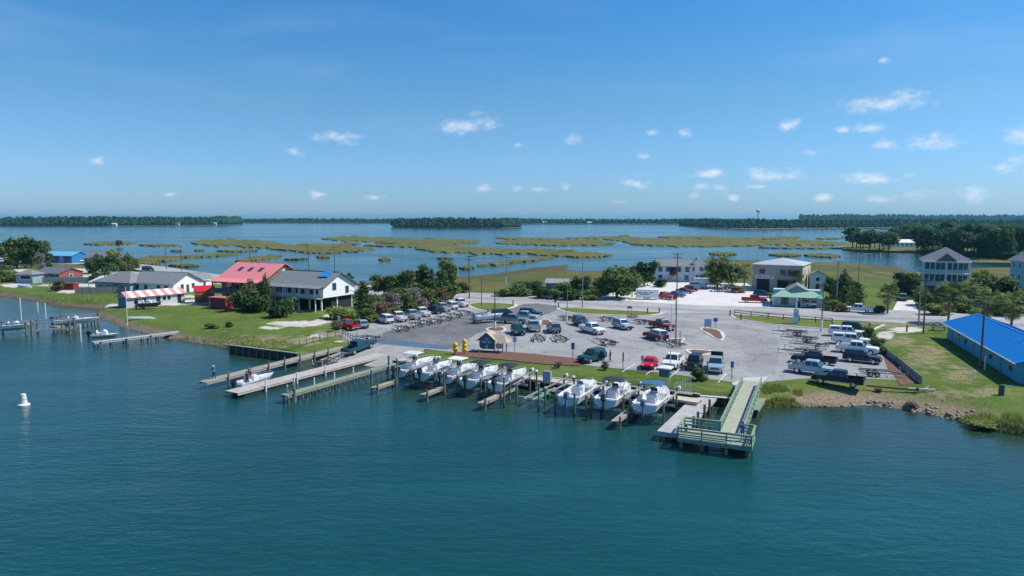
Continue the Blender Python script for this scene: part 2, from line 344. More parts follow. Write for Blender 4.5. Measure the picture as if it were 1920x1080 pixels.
def land_nodes():
    t = land_m.node_tree; p = t.nodes['Principled BSDF']; p.inputs['Roughness'].default_value = .95; p.inputs['Specular IOR Level'].default_value = .15
    g = t.nodes.new('ShaderNodeNewGeometry')
    def nz(s, d=5, r=.65):
        n = t.nodes.new('ShaderNodeTexNoise'); n.inputs['Scale'].default_value = s; n.inputs['Detail'].default_value = d; n.inputs['Roughness'].default_value = r
        t.links.new(g.outputs['Position'], n.inputs['Vector']); return n.outputs[0]
    def rng(x, a, b):
        n = t.nodes.new('ShaderNodeMapRange'); n.inputs[1].default_value = a; n.inputs[2].default_value = b; t.links.new(x, n.inputs[0]); return n.outputs[0]
    def mix(f, a, b):
        n = t.nodes.new('ShaderNodeMix'); n.data_type = 'RGBA'; t.links.new(f, n.inputs[0])
        for i, x in ((6, a), (7, b)):
            if isinstance(x, tuple): n.inputs[i].default_value = (*x, 1)
            else: t.links.new(x, n.inputs[i])
        return n.outputs[2]
    def attr(nm):
        n = t.nodes.new('ShaderNodeAttribute'); n.attribute_name = nm; return n.outputs['Fac']
    def M(op, a, b):
        n = t.nodes.new('ShaderNodeMath'); n.operation = op
        for i, x in enumerate((a, b)):
            if isinstance(x, (int, float)): n.inputs[i].default_value = x
            else: t.links.new(x, n.inputs[i])
        return n.outputs[0]
    n1, n2, n3 = nz(.09), nz(.6), nz(3., 3)
    grass = mix(rng(n1, .35, .65), (.055, .118, .014), (.135, .185, .034))
    grass = mix(rng(n2, .46, .78), grass, (.205, .195, .065))
    grass = mix(M('MULTIPLY', rng(n3, .45, .8), .45), grass, (.05, .09, .014))
    msh = mix(rng(n1, .38, .6), (.17, .14, .042), (.075, .105, .022)); msh = mix(rng(n2, .42, .72), msh, (.21, .145, .06)); msh = mix(M('MULTIPLY', rng(n3, .45, .75), .5), msh, (.05, .065, .018)); msh = mix(M('MULTIPLY', rng(nz(.028, 6, .7), .46, .56), .8), msh, (.07, .10, .022)); msh = mix(rng(nz(.05, 5, .7), .60, .68), msh, (.24, .18, .085))
    c = mix(rng(M('ADD', attr('marsh'), M('MULTIPLY', M('SUBTRACT', n1, .5), 1.2)), .25, .6), grass, msh)
    dr = mix(rng(n2, .35, .65), (.24, .20, .09), (.33, .27, .18))
    c = mix(M('MULTIPLY', rng(M('ADD', attr('dry'), M('MULTIPLY', M('SUBTRACT', n2, .5), 1.6)), .4, .8), .75), c, dr)
    sn = mix(rng(n2, .3, .7), (.50, .45, .38), (.66, .62, .55))
    c = mix(rng(M('ADD', attr('sand'), M('MULTIPLY', M('SUBTRACT', n2, .5), .9)), .45, .62), c, sn)
    sx = t.nodes.new('ShaderNodeSeparateXYZ'); t.links.new(g.outputs['Position'], sx.inputs[0])
    mud = mix(rng(n3, .35, .65), (.16, .115, .07), (.34, .27, .19))
    c = mix(rng(M('ADD', sx.outputs[2], M('MULTIPLY', M('SUBTRACT', n2, .5), .9)), 1.0, .45), c, mix(attr('marsh'), mud, (.10, .085, .04)))
    t.links.new(c, p.inputs['Base Color'])
    b = t.nodes.new('ShaderNodeBump'); b.inputs['Strength'].default_value = .7; b.inputs['Distance'].default_value = .25
    t.links.new(M('ADD', n3, n2), b.inputs['Height']); t.links.new(b.outputs[0], p.inputs['Normal'])
land_nodes()
lm = fast_mesh('ground', LV, Q, land_m, True)
for nm, arr in (('sand', sand), ('dry', dry), ('marsh', marsh)):
    at_ = lm.attributes.new(nm, 'FLOAT', 'POINT'); at_.data.foreach_set('value', arr.astype(np.float32))
struct(link('ground', lm))

# ---- paving
def chaikin(pts, n=1):
    for _ in range(n):
        q = []
        for i in range(len(pts)):
            a, b = pts[i], pts[(i + 1) % len(pts)]; q += [a * .75 + b * .25, a * .25 + b * .75]
        pts = q
    return pts
def sheet(name, px, z, m, thick=.25, smooth=0, kind='structure'):
    pts = [at(x, y, z) for x, y in px]
    if smooth: pts = chaikin(pts, smooth)
    o = MB().slab([(p.x, p.y) for p in pts], z - thick, z).build(name, m)
    return struct(o, kind)
def pave(name, c1, c2, crack=.5, stain=.35, cs=.16, st=(1, 1, 1), rot=0.):
    "old paving: mottled surface, tar cracks, oil stains and tyre polished streaks"
    m = bpy.data.materials.new(name); m.use_nodes = True; t = m.node_tree; p = t.nodes['Principled BSDF']; p.inputs['Roughness'].default_value = .9; p.inputs['Specular IOR Level'].default_value = .3
    g = t.nodes.new('ShaderNodeNewGeometry')
    def nz(s, d=5, r=.65, sc=None):
        src = g.outputs['Position']
        if sc: mp = t.nodes.new('ShaderNodeMapping'); mp.inputs['Rotation'].default_value = (0, 0, rot); mp.inputs['Scale'].default_value = sc; t.links.new(src, mp.inputs[0]); src = mp.outputs[0]
        n = t.nodes.new('ShaderNodeTexNoise'); n.inputs['Scale'].default_value = s; n.inputs['Detail'].default_value = d; n.inputs['Roughness'].default_value = r; t.links.new(src, n.inputs['Vector']); return n.outputs[0]
    def rng(x, a, b, lo=0., hi=1.):
        n = t.nodes.new('ShaderNodeMapRange'); n.inputs[1].default_value = a; n.inputs[2].default_value = b; n.inputs[3].default_value = lo; n.inputs[4].default_value = hi; t.links.new(x, n.inputs[0]); return n.outputs[0]
    def mix(f, a, b):
        n = t.nodes.new('ShaderNodeMix'); n.data_type = 'RGBA'; t.links.new(f, n.inputs[0])
        for i, x in ((6, a), (7, b)):
            if isinstance(x, tuple): n.inputs[i].default_value = (*x, 1)
            else: t.links.new(x, n.inputs[i])
        return n.outputs[2]
    c = mix(rng(nz(.12, 7), .32, .68), c1, c2); dk = tuple(v * .55 for v in c1)
    c = mix(rng(nz(1.1, 6, .7), .52, .8, 0, .5), c, tuple(v * .75 for v in c1))
    c = mix(rng(nz(.28, 4, .55), .60, .72, 0, stain), c, dk)
    c = mix(rng(nz(.5, 5, .6, (.16, 1.6, 1)), .55, .72, 0, .4), c, tuple(v * .7 for v in c1))
    vo = t.nodes.new('ShaderNodeTexVoronoi'); vo.feature = 'DISTANCE_TO_EDGE'; vo.inputs['Scale'].default_value = cs; wv = t.nodes.new('ShaderNodeVectorMath'); wv.operation = 'ADD'
    nw = t.nodes.new('ShaderNodeTexNoise'); nw.inputs['Scale'].default_value = .5; t.links.new(g.outputs['Position'], nw.inputs['Vector']); sc_ = t.nodes.new('ShaderNodeVectorMath'); sc_.operation = 'SCALE'; sc_.inputs['Scale'].default_value = 3.; t.links.new(nw.outputs['Color'], sc_.inputs[0])
    t.links.new(g.outputs['Position'], wv.inputs[0]); t.links.new(sc_.outputs[0], wv.inputs[1]); t.links.new(wv.outputs[0], vo.inputs['Vector'])
    c = mix(rng(vo.outputs['Distance'], .010, .022, crack, 0), c, tuple(v * .45 for v in c1))
    t.links.new(c, p.inputs['Base Color']); b = t.nodes.new('ShaderNodeBump'); b.inputs['Strength'].default_value = .15; b.inputs['Distance'].default_value = .05; t.links.new(nz(4., 3), b.inputs['Height']); t.links.new(b.outputs[0], p.inputs['Normal'])
    MATS[name] = m; return m
LOT = pave('bleached_asphalt', (.265, .26, .245), (.37, .362, .345), rot=.5)
LANE = pave('worn_asphalt', (.125, .125, .125), (.21, .208, .205), rot=-.5)
ROADM = pave('pale_road', (.33, .32, .305), (.44, .425, .40), .3, .2, .1, rot=.45)
GRAVEL = mat('shell_gravel', (.56, .53, .49), .95, 0, .3, .3, col2=(.70, .67, .62), detail=7, bscale=5)
WET = mat('wet_asphalt', (.03, .05, .07), .12, 0, .35, .05, col2=(.14, .15, .17), detail=5)
MULCH = mat('brown_mulch', (.115, .05, .03), .95, 0, 2, .8, col2=(.21, .10, .06), bscale=6)
KERB = mat('kerb_concrete', (.58, .55, .49), .85, .1, .8)
LAWN = mat('median_grass', (.085, .13, .02), .95, 0, .35, .6, col2=(.18, .185, .05), detail=7, spec=.15, bscale=6)
sheet('gravel_yard', [(1098, 572), (1086, 566), (1125, 556), (1180, 540), (1240, 523), (1262, 528), (1300, 530), (1400, 531), (1440, 552), (1447, 577), (1560, 584), (1556, 588), (1300, 580)], 1.216, GRAVEL)
sheet('driveway', [(1668, 592), (1684, 562), (1714, 563), (1726, 596)], 1.217, GRAVEL)
sheet('road', [(-200, 472), (180, 486), (300, 499), (440, 519), (600, 532), (842, 547), (1000, 553), (1300, 572), (1700, 582), (1960, 596), (2200, 606), (2200, 640), (1960, 622), (1760, 609), (1560, 599), (1370, 589), (1240, 586), (1060, 577), (960, 571), (842, 566), (600, 548), (440, 532), (300, 511), (180, 497), (-200, 482)], 1.222, ROADM)
sheet('parking_lot', [(648, 642), (640, 634), (642, 622), (668, 610), (700, 602), (780, 588), (850, 568), (880, 563), (960, 571), (1240, 586), (1300, 588), (1372, 590), (1440, 606), (1560, 616), (1632, 622), (1650, 640), (1665, 662), (1700, 690), (1722, 712), (1668, 712), (1600, 708), (1528, 708), (1478, 712), (1436, 716), (1418, 722), (1392, 716), (1372, 716), (1250, 700), (1150, 690), (1094, 684), (1000, 672), (860, 662), (852, 660), (799, 654.5), (675, 641.5)], 1.226, LOT)
sheet('drive_lane', [(682, 641), (700, 632), (742, 616), (800, 606), (868, 592), (915, 583), (960, 578), (990, 567), (1058, 574), (1040, 584), (1012, 592), (960, 606), (900, 622), (872, 640), (850, 656), (800, 652), (740, 647)], 1.231, LANE, smooth=1)
sheet('turning_lane', [(1040, 586), (1160, 597), (1250, 600), (1340, 604), (1440, 618), (1462, 640), (1458, 690), (1440, 704), (1402, 702), (1398, 672), (1385, 640), (1330, 618), (1250, 612), (1160, 606), (1050, 596)], 1.2305, pave('lane_grey', (.228, .224, .213), (.325, .318, .303), rot=.3), smooth=1)
sheet('road_lane_wear', [(842, 554), (1000, 561), (1240, 576), (1500, 587), (1760, 598), (2200, 622), (2200, 630), (1760, 604), (1500, 592), (1240, 581), (1000, 566), (842, 559)], 1.2275, pave('road_wear', (.24, .235, .23), (.36, .35, .335), .3, .3, .1, rot=.45))
sheet('wet_patch', [(684, 640), (700, 636), (740, 637), (790, 643), (838, 650), (846, 656), (800, 653), (740, 647)], 1.236, WET, smooth=2)
# boat ramp going down into the water
rm = MB(); q = [fromAB(-74.6, 87, 1.24), fromAB(-61.6, 87, 1.24), fromAB(-61.6, 63, -1.8), fromAB(-74.6, 63, -1.8)]
rm.add(q + [v - Vector((0, 0, .2)) for v in q], [(0, 1, 2, 3), (1, 0, 4, 5), (2, 1, 5, 6), (3, 2, 6, 7), (0, 3, 7, 4)])
struct(rm.build('boat_ramp', mat('ramp_concrete', (.26, .25, .23), .8, 0, .5, .2, col2=(.42, .40, .37), detail=6)))

def bed(px, top, z=1.3, smooth=1, inset=.45, name='mulch_bed', rim=True):
    "kerbed island: a concrete kerb with mulch or grass inside"
    pts = [at(x, y, z) for x, y in px]
    if smooth: pts = chaikin(pts, smooth)
    if rim: struct(MB().slab([(p.x, p.y) for p in pts], z - .3, z + .02).build('kerb', KERB))
    c = sum(pts, Vector()) / len(pts); ins = []
    for p in pts:
        d = c - p; ins.append(p + d * min(.4, inset / max(d.length, .1)))
    struct(MB().slab([(p.x, p.y) for p in ins], z - .3, z + .045).build(name, top))
bed([(872, 570), (900, 566), (968, 569), (972, 574), (940, 583), (912, 584), (885, 578)], LAWN, name='grass_median', inset=.8)
bed([(1040, 576), (1100, 578), (1240, 585), (1246, 588), (1215, 592), (1150, 591), (1080, 588), (1048, 582)], LAWN, name='grass_median', inset=.8)
bed([(1368, 590), (1440, 592), (1560, 602), (1660, 609), (1640, 618), (1560, 617), (1500, 613), (1430, 606), (1376, 596)], LAWN, name='grass_median', smooth=0, inset=.6)
bed([(1306, 614), (1340, 615), (1360, 624), (1358, 637), (1348, 638), (1330, 628)], MULCH, inset=.9)
bed([(1246, 634), (1284, 634), (1272, 652), (1262, 648)], MULCH, smooth=0, inset=1.0)
bed([(1278, 653), (1350, 658), (1330, 665), (1300, 667)], MULCH, smooth=1, inset=.7)
bed([(1010, 600), (1032, 598), (1036, 610), (1014, 612)], MULCH, inset=.7)
bed([(908, 614), (948, 612), (950, 621), (915, 622)], MULCH, inset=.6)
bed([(848, 660), (900, 657), (980, 661), (1092, 673), (1090, 686), (1030, 684), (930, 674), (850, 668)], MULCH, smooth=0, inset=.3, rim=False, z=1.27)
bed([(1172, 592), (1190, 590), (1200, 593), (1185, 596)], MULCH, rim=False, inset=.1, z=1.36)
sheet('mulch_bed', [(1650, 652), (1664, 664), (1722, 718), (1690, 722), (1664, 690)], 1.25, MULCH)
sheet('sand_drive', [(970, 590), (985, 588), (990, 592), (975, 595)], 1.24, GRAVEL)
sheet('walkway', [(1372, 718), (1398, 708), (1440, 706), (1426, 722), (1408, 734), (1380, 728)], 1.24, CONC)
# parking stripes
stripe = mat('stripe_paint', (.7, .7, .68), .8, .15, 2)
for i in range(9):
    a = at(735 + i * 17, 617 - i * 4.6); d = Vector((math.cos(R(128)), math.sin(R(128)), 0))
    struct(MB().bar(a + Vector((0, 0, .032)), a + d * 9 + Vector((0, 0, .032)), .12, .012).build('parking_stripe', stripe))
for i in range(5):
    a = at(1190 + i * 43, 683 + i * 4.5); d = -VX
    struct(MB().bar(a + Vector((0, 0, .032)), a + d * 5.5 + Vector((0, 0, .032)), .12, .012).build('parking_stripe', stripe))

# ---- marsh islands out in the sound
MARSH = mat('marsh_grass', (.070, .105, .024), .95, 0, .05, 1.0, col2=(.185, .155, .055), detail=8, spec=.1, bscale=1.2)
def marsh_island(x0, y0, x1, y1, th, seed):
    "a low grassy island between two points, th photo px deep at its middle"
    z = .35; a, b = at(x0, y0, z), at(x1, y1, z); rr = random.Random(seed); n = 44; top, bot = [], []
    for i in range(n + 1):
        t = i / n; px = x0 + (x1 - x0) * t; py = y0 + (y1 - y0) * t; e = (1 - abs(2 * t - 1) ** 2.6)
        nz1 = .5 + 1.0 * abs(mnoise.noise((t * 7 + seed * 3.1, seed, 0))); nz2 = .5 + 1.0 * abs(mnoise.noise((t * 8 - seed * 1.7, 9, seed)))
        top.append(at(px, py - .78 * th * e * nz1 - .15, z)); bot.append(at(px, py + .78 * th * e * nz2 + .15, z))
    m = MB(); vs = []; K = 5
    for i in range(n + 1):
        for k in range(K + 1):
            p = top[i].lerp(bot[i], k / K); edge = k in (0, K) or i in (0, n)
            p = p + Vector((rr.uniform(-1, 1), rr.uniform(-1, 1), 0)) * (1.2 if not edge else .8)
            vs.append((p.x, p.y, -.3 if edge else rr.uniform(.45, .8)))
    # a steep rim just inside the water line
    fs = [(i * (K + 1) + k, i * (K + 1) + k + 1, (i + 1) * (K + 1) + k + 1, (i + 1) * (K + 1) + k) for i in range(n) for k in range(K)]
    for i in range(n + 1):
        for kk, ko in ((1, 0), (K - 1, K)):
            if i in (0, n): continue
            o = Vector(vs[i * (K + 1) + ko]); p = Vector(vs[i * (K + 1) + kk]); q = o.lerp(p, .12); vs[i * (K + 1) + kk] = (q.x, q.y, vs[i * (K + 1) + kk][2])
    m.add(vs, fs); struct(m.build('marsh_island', MARSH))
for i, s in enumerate([(158, 457, 255, 456, 5), (262, 459, 338, 460, 3), (355, 455, 525, 456, 13), (440, 460, 560, 462, 8), (505, 466, 705, 467, 11), (560, 458, 660, 460, 4), (600, 447, 760, 450, 8), (660, 450, 905, 452, 7),
    (322, 470, 342, 470, 2.5), (366, 469, 382, 469, 2), (408, 470, 482, 470, 3), (255, 486, 345, 484, 9), (330, 482, 447, 476, 4), (318, 497, 372, 498, 3), (440, 489, 530, 479, 6), (535, 486, 575, 485, 2), (593, 481, 616, 482, 3), (250, 490, 300, 493, 6),
    (638, 457, 676, 457, 3), (680, 460, 862, 461, 4), (640, 468, 676, 468, 8), (752, 459, 900, 466, 9), (775, 466, 978, 474, 9), (880, 466, 1060, 476, 7), (893, 498, 1042, 481, 5), (990, 475, 1150, 478, 8), (1060, 480, 1145, 478, 6), (712, 486, 731, 486, 5), (862, 502, 886, 502, 4),
    (928, 446, 1060, 449, 4), (930, 455, 1010, 453, 8), (975, 455, 1070, 453, 9), (1024, 452, 1156, 455, 9), (1000, 459, 1150, 458, 3), (1130, 448, 1260, 450, 6), (1165, 452, 1340, 455, 14), (1230, 444, 1390, 447, 5), (1300, 452, 1470, 455, 13), (1420, 453, 1595, 457, 9), (1390, 447, 1500, 446, 4), (1460, 445, 1500, 445, 2), (1530, 447, 1580, 447, 2),
    (1330, 475, 1382, 476, 5), (1442, 477, 1502, 478, 5), (1508, 478, 1575, 480, 6), (1420, 464, 1600, 465, 3), (800, 447, 815, 447, 1.5), (1160, 442, 1180, 442, 1.5), (1180, 458, 1420, 460, 5), (1060, 446, 1200, 445, 3), (700, 455, 900, 456, 4), (560, 472, 640, 473, 4), (940, 468, 1080, 470, 4), (615, 469, 640, 470, 2), (820, 484, 845, 484, 1.5)]):
    marsh_island(*s, seed=i + 1)

# ---- far shores and woods
ICO = None
def ico():
    global ICO
    if ICO is None:
        bm = bmesh.new(); bmesh.ops.create_icosphere(bm, subdivisions=1, radius=1)
        ICO = (np.array([v.co for v in bm.verts]), np.array([[v.index for v in f.verts] for f in bm.faces])); bm.free()
    return ICO
def blobs(name, C, S, m, seed):
    V0, F0 = ico(); r = np.random.default_rng(seed); n = len(C)
    V = V0[None] * (1 + r.uniform(-.28, .28, (n, len(V0), 1))); V = V * S[:, None, :] + C[:, None, :]
    F = F0[None] + (np.arange(n) * len(V0))[:, None, None]
    return fast_mesh(name, V.reshape(-1, 3), F.reshape(-1, 3), m, False)
def shore_strip(px, z, back, m):
    f = [at(x, y, .05) for x, y in px]; k = [p * (1 + back / p.length) for p in f]
    pts = f + k[::-1]
    struct(MB().slab([(p.x, p.y) for p in pts], -.4, z).build('far_shore', m))
FAR_G = mat('far_shore_ground', (.16, .15, .07), .95, 0, .02, 0, col2=(.28, .25, .15))
FOREST = mat('far_foliage', (.014, .055, .026), .95, 0, .05, 0, col2=(.038, .095, .038), spec=.1)
def forest(px, rows, step, h, label, seed, depth, z=.6, grow=None):
    "a belt of tree crowns along a far shore line"
    r = np.random.default_rng(seed); line = [at(x, y, .05) for x, y in px]; C = []; S = []
    for i in range(len(line) - 1):
        a, b = line[i], line[i + 1]; L_ = (b - a).length; n = max(1, int(L_ / step))
        for row in range(rows):
            for k in range(n):
                p = a.lerp(b, (k + r.random()) / n); back = 6 + depth * (row + r.random()) / rows
                p = p * (1 + back / p.length); hh = h * (.74 + .3 * r.random()) * (1 + .18 * mnoise.noise((p.x * .01, p.y * .01, seed))) * (.62 if row == 0 else 1)
                for c in range(3):
                    f = (.35, .62, .85)[c]; w = hh * (.30, .26, .17)[c]
                    C.append((p.x + r.normal() * w * .35, p.y + r.normal() * w * .35, z + hh * f)); S.append((w * r.uniform(.8, 1.25), w * r.uniform(.8, 1.25), hh * (.34, .24, .18)[c]))
    struct(link('treeline', blobs('treeline', np.array(C), np.array(S), FOREST, seed)), 'stuff', label)
left = [(-260, 424), (-60, 424), (60, 424), (200, 424), (330, 423), (420, 422), (452, 420)]
shore_strip(left, .7, 500, FAR_G); forest(left, 4, 4.5, 24, 'far wooded shore with white houses among its trees', 1, 90)
mid = [(400, 418), (640, 418.5), (900, 419), (1000, 420), (1280, 420.5), (1420, 421)]
shore_strip(mid, .7, 900, FAR_G); forest(mid, 4, 6, 18, 'thin distant tree line along the far side of the bay', 2, 150)
isl = [(738, 426.5), (800, 427.5), (880, 428), (940, 428), (974, 426.5)]
shore_strip(isl, .7, 120, FAR_G); forest(isl, 5, 4, 20, 'low wooded island standing alone in the middle of the bay', 3, 90)
rgt = [(1275, 423), (1340, 428), (1400, 430), (1500, 429), (1620, 428), (1800, 428), (2100, 428)]
shore_strip(rgt, .7, 2500, FAR_G); forest(rgt, 5, 5, 18, 'far wooded shore below the white water tower', 4, 260)
def hill_forest():
    hp = [(1500, 417.5), (1600, 417), (1720, 416), (1850, 416), (2150, 416)]
    forest(hp, 4, 13, 34, 'long distant wooded rise closing the horizon behind the creek', 5, 500, z=4)
hill_forest()
# wooded point across the creek
pt = [(1574, 466), (1590, 469), (1640, 471), (1700, 472), (1760, 475), (1830, 481), (1920, 487), (2300, 492)]
WP = [at(x, y, .4) for x, y in pt]; WB = [at(x, y, .4) for x, y in [(2300, 440), (1900, 444), (1700, 447), (1600, 452)]]
struct(MB().slab([(p.x, p.y) for p in chaikin(WP + WB, 1)], -.4, .9).build('wooded_point', mat('creek_bank', (.085, .12, .03), .95, 0, .05, .5, col2=(.20, .19, .075), spec=.1)))
# pieces of green shore and pale spit in front of the creek
sheet('creek_marsh', [(1800, 489), (1850, 486), (1930, 488), (2200, 492), (2200, 498), (1920, 493), (1830, 492)], .5, MARSH, .8)

# ---- haze: the air between here and the far shore
hzm = bpy.data.materials.new('haze'); hzm.use_nodes = True; t_ = hzm.node_tree; t_.nodes.remove(t_.nodes['Principled BSDF'])
pv = t_.nodes.new('ShaderNodeVolumePrincipled'); pv.inputs['Color'].default_value = (.30, .74, 1, 1); pv.inputs['Density'].default_value = .00007; pv.inputs['Anisotropy'].default_value = .2
t_.links.new(pv.outputs[0], t_.nodes['Material Output'].inputs['Volume'])
HAZE_ON = True
if HAZE_ON:
    hb = MB(); hb.box((0, 7000, 27), (27000, 19000, 60)); struct(hb.build('haze', hzm), 'stuff', 'thin pale sea haze over the bay and far shores')
# ================================================================== VEHICLES
def carpaint(name, c, metal=.0):
    return mat('paint_' + name, c, .38, .03, 1, metal=metal, coat=.12, spec=.3)
CP = dict(white=carpaint('white', (.76, .76, .75)), silver=carpaint('silver', (.50, .53, .56), .3), grey=carpaint('grey', (.24, .26, .28), .2), black=carpaint('black', (.012, .014, .017)),
          navy=carpaint('navy', (.015, .028, .06)), teal=carpaint('teal', (.015, .075, .10), .1), red=carpaint('red', (.45, .012, .018)), maroon=carpaint('maroon', (.20, .012, .03)), blue=carpaint('blue', (.05, .14, .30)),
          iceblue=carpaint('iceblue', (.36, .47, .53), .25), green=carpaint('green', (.012, .06, .065)), purple=carpaint('purple', (.16, .06, .14)), beetle=carpaint('beetle', (.62, .012, .03)), cream=carpaint('cream', (.62, .56, .44)))
def arch(xc, r, z0, n=7):
    return [(xc + r * math.cos(t), z0 + r * math.sin(t)) for t in [math.pi * i / (n - 1) for i in range(n)]]
PROTO = {}
def wheel_mesh(r, w):
    k = ('wheel', r, w)
    if k not in PROTO:
        t = MB().cyl((0, -w / 2, 0), (0, w / 2, 0), r, n=18).mesh('wheel', RUBBER, bevel=.02)
        h = MB(); 
        for s in (-1, 1): h.cyl((0, s * w * .5, 0), (0, s * (w * .5 + .015), 0), r * .62, r * .55, n=14)
        PROTO[k] = (t, h.mesh('rim', CHROME))
    return PROTO[k]
def vehicle_proto(kind):
    if kind in PROTO: return PROTO[kind]
    # L length, W width, cabin outline (x,z), belt, hood
    T = dict(
        suv=dict(L=4.8, W=1.95, belt=1.08, hood=1.06, nose=.92, cowl=.95, cab=[(-2.28, 1.08), (-2.12, 1.76), (.15, 1.80), (1.0, 1.08)], r=.37, xf=1.5, xr=-1.42, clear=.34, wins=[(-1.95, -1.2), (-1.1, -.28), (-.18, .62)]),
        jeep=dict(L=4.3, W=1.85, belt=1.12, hood=1.08, nose=1.02, cowl=.62, cab=[(-2.05, 1.12), (-2.02, 1.82), (.28, 1.84), (.66, 1.12)], r=.40, xf=1.4, xr=-1.3, clear=.42, wins=[(-1.85, -1.0), (-.9, -.15), (-.05, .42)]),
        van=dict(L=5.4, W=2.0, belt=1.15, hood=1.10, nose=.9, cowl=1.75, cab=[(-2.65, 1.15), (-2.6, 2.05), (.85, 2.08), (1.85, 1.15)], r=.36, xf=1.75, xr=-1.7, clear=.33, wins=[(-2.4, -1.3), (-1.1, .0), (.15, 1.1)]),
        sedan=dict(L=4.7, W=1.84, belt=.92, hood=.92, nose=.75, cowl=.75, trunk=.96, cab=[(-1.65, .93), (-.95, 1.40), (.0, 1.43), (.95, .92)], r=.33, xf=1.42, xr=-1.38, clear=.26, wins=[(-1.2, -.35), (-.25, .55)]),
        hatch=dict(L=4.1, W=1.76, belt=.95, hood=.96, nose=.78, cowl=.75, cab=[(-1.95, .95), (-1.6, 1.48), (.05, 1.52), (.95, .95)], r=.32, xf=1.28, xr=-1.22, clear=.26, wins=[(-1.5, -.9), (-.82, -.1), (0, .6)]),
        beetle=dict(L=4.1, W=1.75, belt=.93, hood=.95, nose=.68, cowl=.7, cab=[(-1.75, .93), (-1.35, 1.27), (-.75, 1.49), (-.1, 1.52), (.35, 1.38), (.85, .93)], r=.34, xf=1.27, xr=-1.27, clear=.27, wins=[(-1.2, -.55), (-.45, .45)], trunk=.9),
        pickup=dict(L=5.8, W=2.0, belt=1.15, hood=1.15, nose=1.0, cowl=1.25, cab=[(-1.0, 1.15), (-.88, 1.84), (.55, 1.87), (1.3, 1.15)], r=.41, xf=1.85, xr=-1.8, clear=.42, wins=[(-.8, -.1), (.0, .85)], bed=-1.05),
        pickup_cap=dict(L=5.8, W=2.0, belt=1.15, hood=1.15, nose=1.0, cowl=1.25, cab=[(-1.0, 1.15), (-.88, 1.84), (.55, 1.87), (1.3, 1.15)], r=.41, xf=1.85, xr=-1.8, clear=.42, wins=[(-.8, -.1), (.0, .85)], bed=-1.05, cap=True))[kind]
    L_, W_ = T['L'], T['W']; h = L_ / 2; cl = T['clear']; belt = T['belt']; r = T['r'] + .06; zc = T['r']
    parts = []
    # lower body with wheel arches cut out
    rear_top = T.get('trunk', belt) if 'bed' not in T else .72
    top = [(-h, .55), (-h + .03, rear_top)]
    if 'bed' in T: top += [(T['bed'], .72), (T['bed'] + .001, belt)]
    top += [(T['cowl'], T['hood']), (h - .35, (T['hood'] + T['nose']) / 2 + .02), (h - .06, T['nose']), (h, T['nose'] - .22), (h - .02, cl + .02)]
    bot = [(T['xf'] + r, cl)] + arch(T['xf'], r, zc)[1:-1] + [(T['xf'] - r, cl)] + [(T['xr'] + r, cl)] + arch(T['xr'], r, zc)[1:-1] + [(T['xr'] - r, cl), (-h + .05, cl + .05)]
    def side(z, k):
        y = W_ / 2 - .02 - max(0, (z - .75)) * .12 - max(0, .5 - z) * .12
        return -y if k == 0 else y
    b = MB().prism(top + bot, 0, 0, side)
    if 'bed' in T:
        bx = T['bed']; ym = W_ / 2 - .06
        for s in (-1, 1): b.box(((bx - h) / 2 + .02, s * (ym - .045), .93), (h + bx - .02, .09, .47))
        b.box((-h + .06, 0, .93), (.09, 2 * ym - .2, .47))
    body = b.mesh('body', CP['white'], bevel=.035)
    parts.append(('body', body, 'PAINT', None))
    # cabin
    cab = T['cab']; zb, zt = cab[0][1], max(z for _, z in cab); yb, yt = W_ / 2 - .08, W_ / 2 - .27
    def cy(z): return yb + (yt - yb) * (z - zb) / (zt - zb)
    c = MB().prism([(x, z - (.03 if i in (0, len(cab) - 1) else 0)) for i, (x, z) in enumerate(cab)], 0, 0, lambda z, k: (-1 if k == 0 else 1) * cy(max(z, zb)))
    parts.append(('cabin', c.mesh('cabin', CP['white'], bevel=.04), 'PAINT2', None))
    def xat(z, front):
        pts = cab[-1:] + cab[-2:-1] if front else cab[:2]
        (x0, z0), (x1, z1) = pts[0], pts[1]; return x0 + (x1 - x0) * (z - z0) / (z1 - z0)
    def pane(pts, n):
        n = Vector(n).normalized(); v = [Vector(p) for p in pts]
        return MB().add([p + n * .012 for p in v] + [p - n * .02 for p in v], [(0, 1, 2, 3), (7, 6, 5, 4)] + [(i, i + 4, (i + 1) % 4 + 4, (i + 1) % 4) for i in range(4)])
    za, ze = zb + .07, (cab[-2][1] if kind == 'beetle' else zt) - .10
    for front, nm in ((True, 'windscreen'), (False, 'rear_window')):
        zz = ze if (front or kind != 'beetle') else cab[1][1]
        x0, x1 = xat(za, front), xat(zz, front); y0, y1 = cy(za) - .07, cy(zz) - .07
        n = Vector((zz - za, 0, -(x1 - x0))) * (1 if front else -1)
        parts.append((nm, pane([(x0, -y0, za), (x0, y0, za), (x1, y1, zz), (x1, -y1, zz)], n).mesh(nm, GLASS), None, None))
    for s in (-1, 1):
        for x0, x1 in T['wins']:
            zz = zt - .13
            lo0, lo1 = max(x0, xat(za, False) + .1), min(x1, xat(za, True) - .08); hi0, hi1 = max(x0, xat(zz, False) + .1), min(x1, xat(zz, True) - .06)
            parts.append(('side_window', pane([(lo0, s * cy(za), za), (lo1, s * cy(za), za), (hi1, s * cy(zz), zz), (hi0, s * cy(zz), zz)], (0, s, .35)).mesh('side_window', GLASS), None, None))
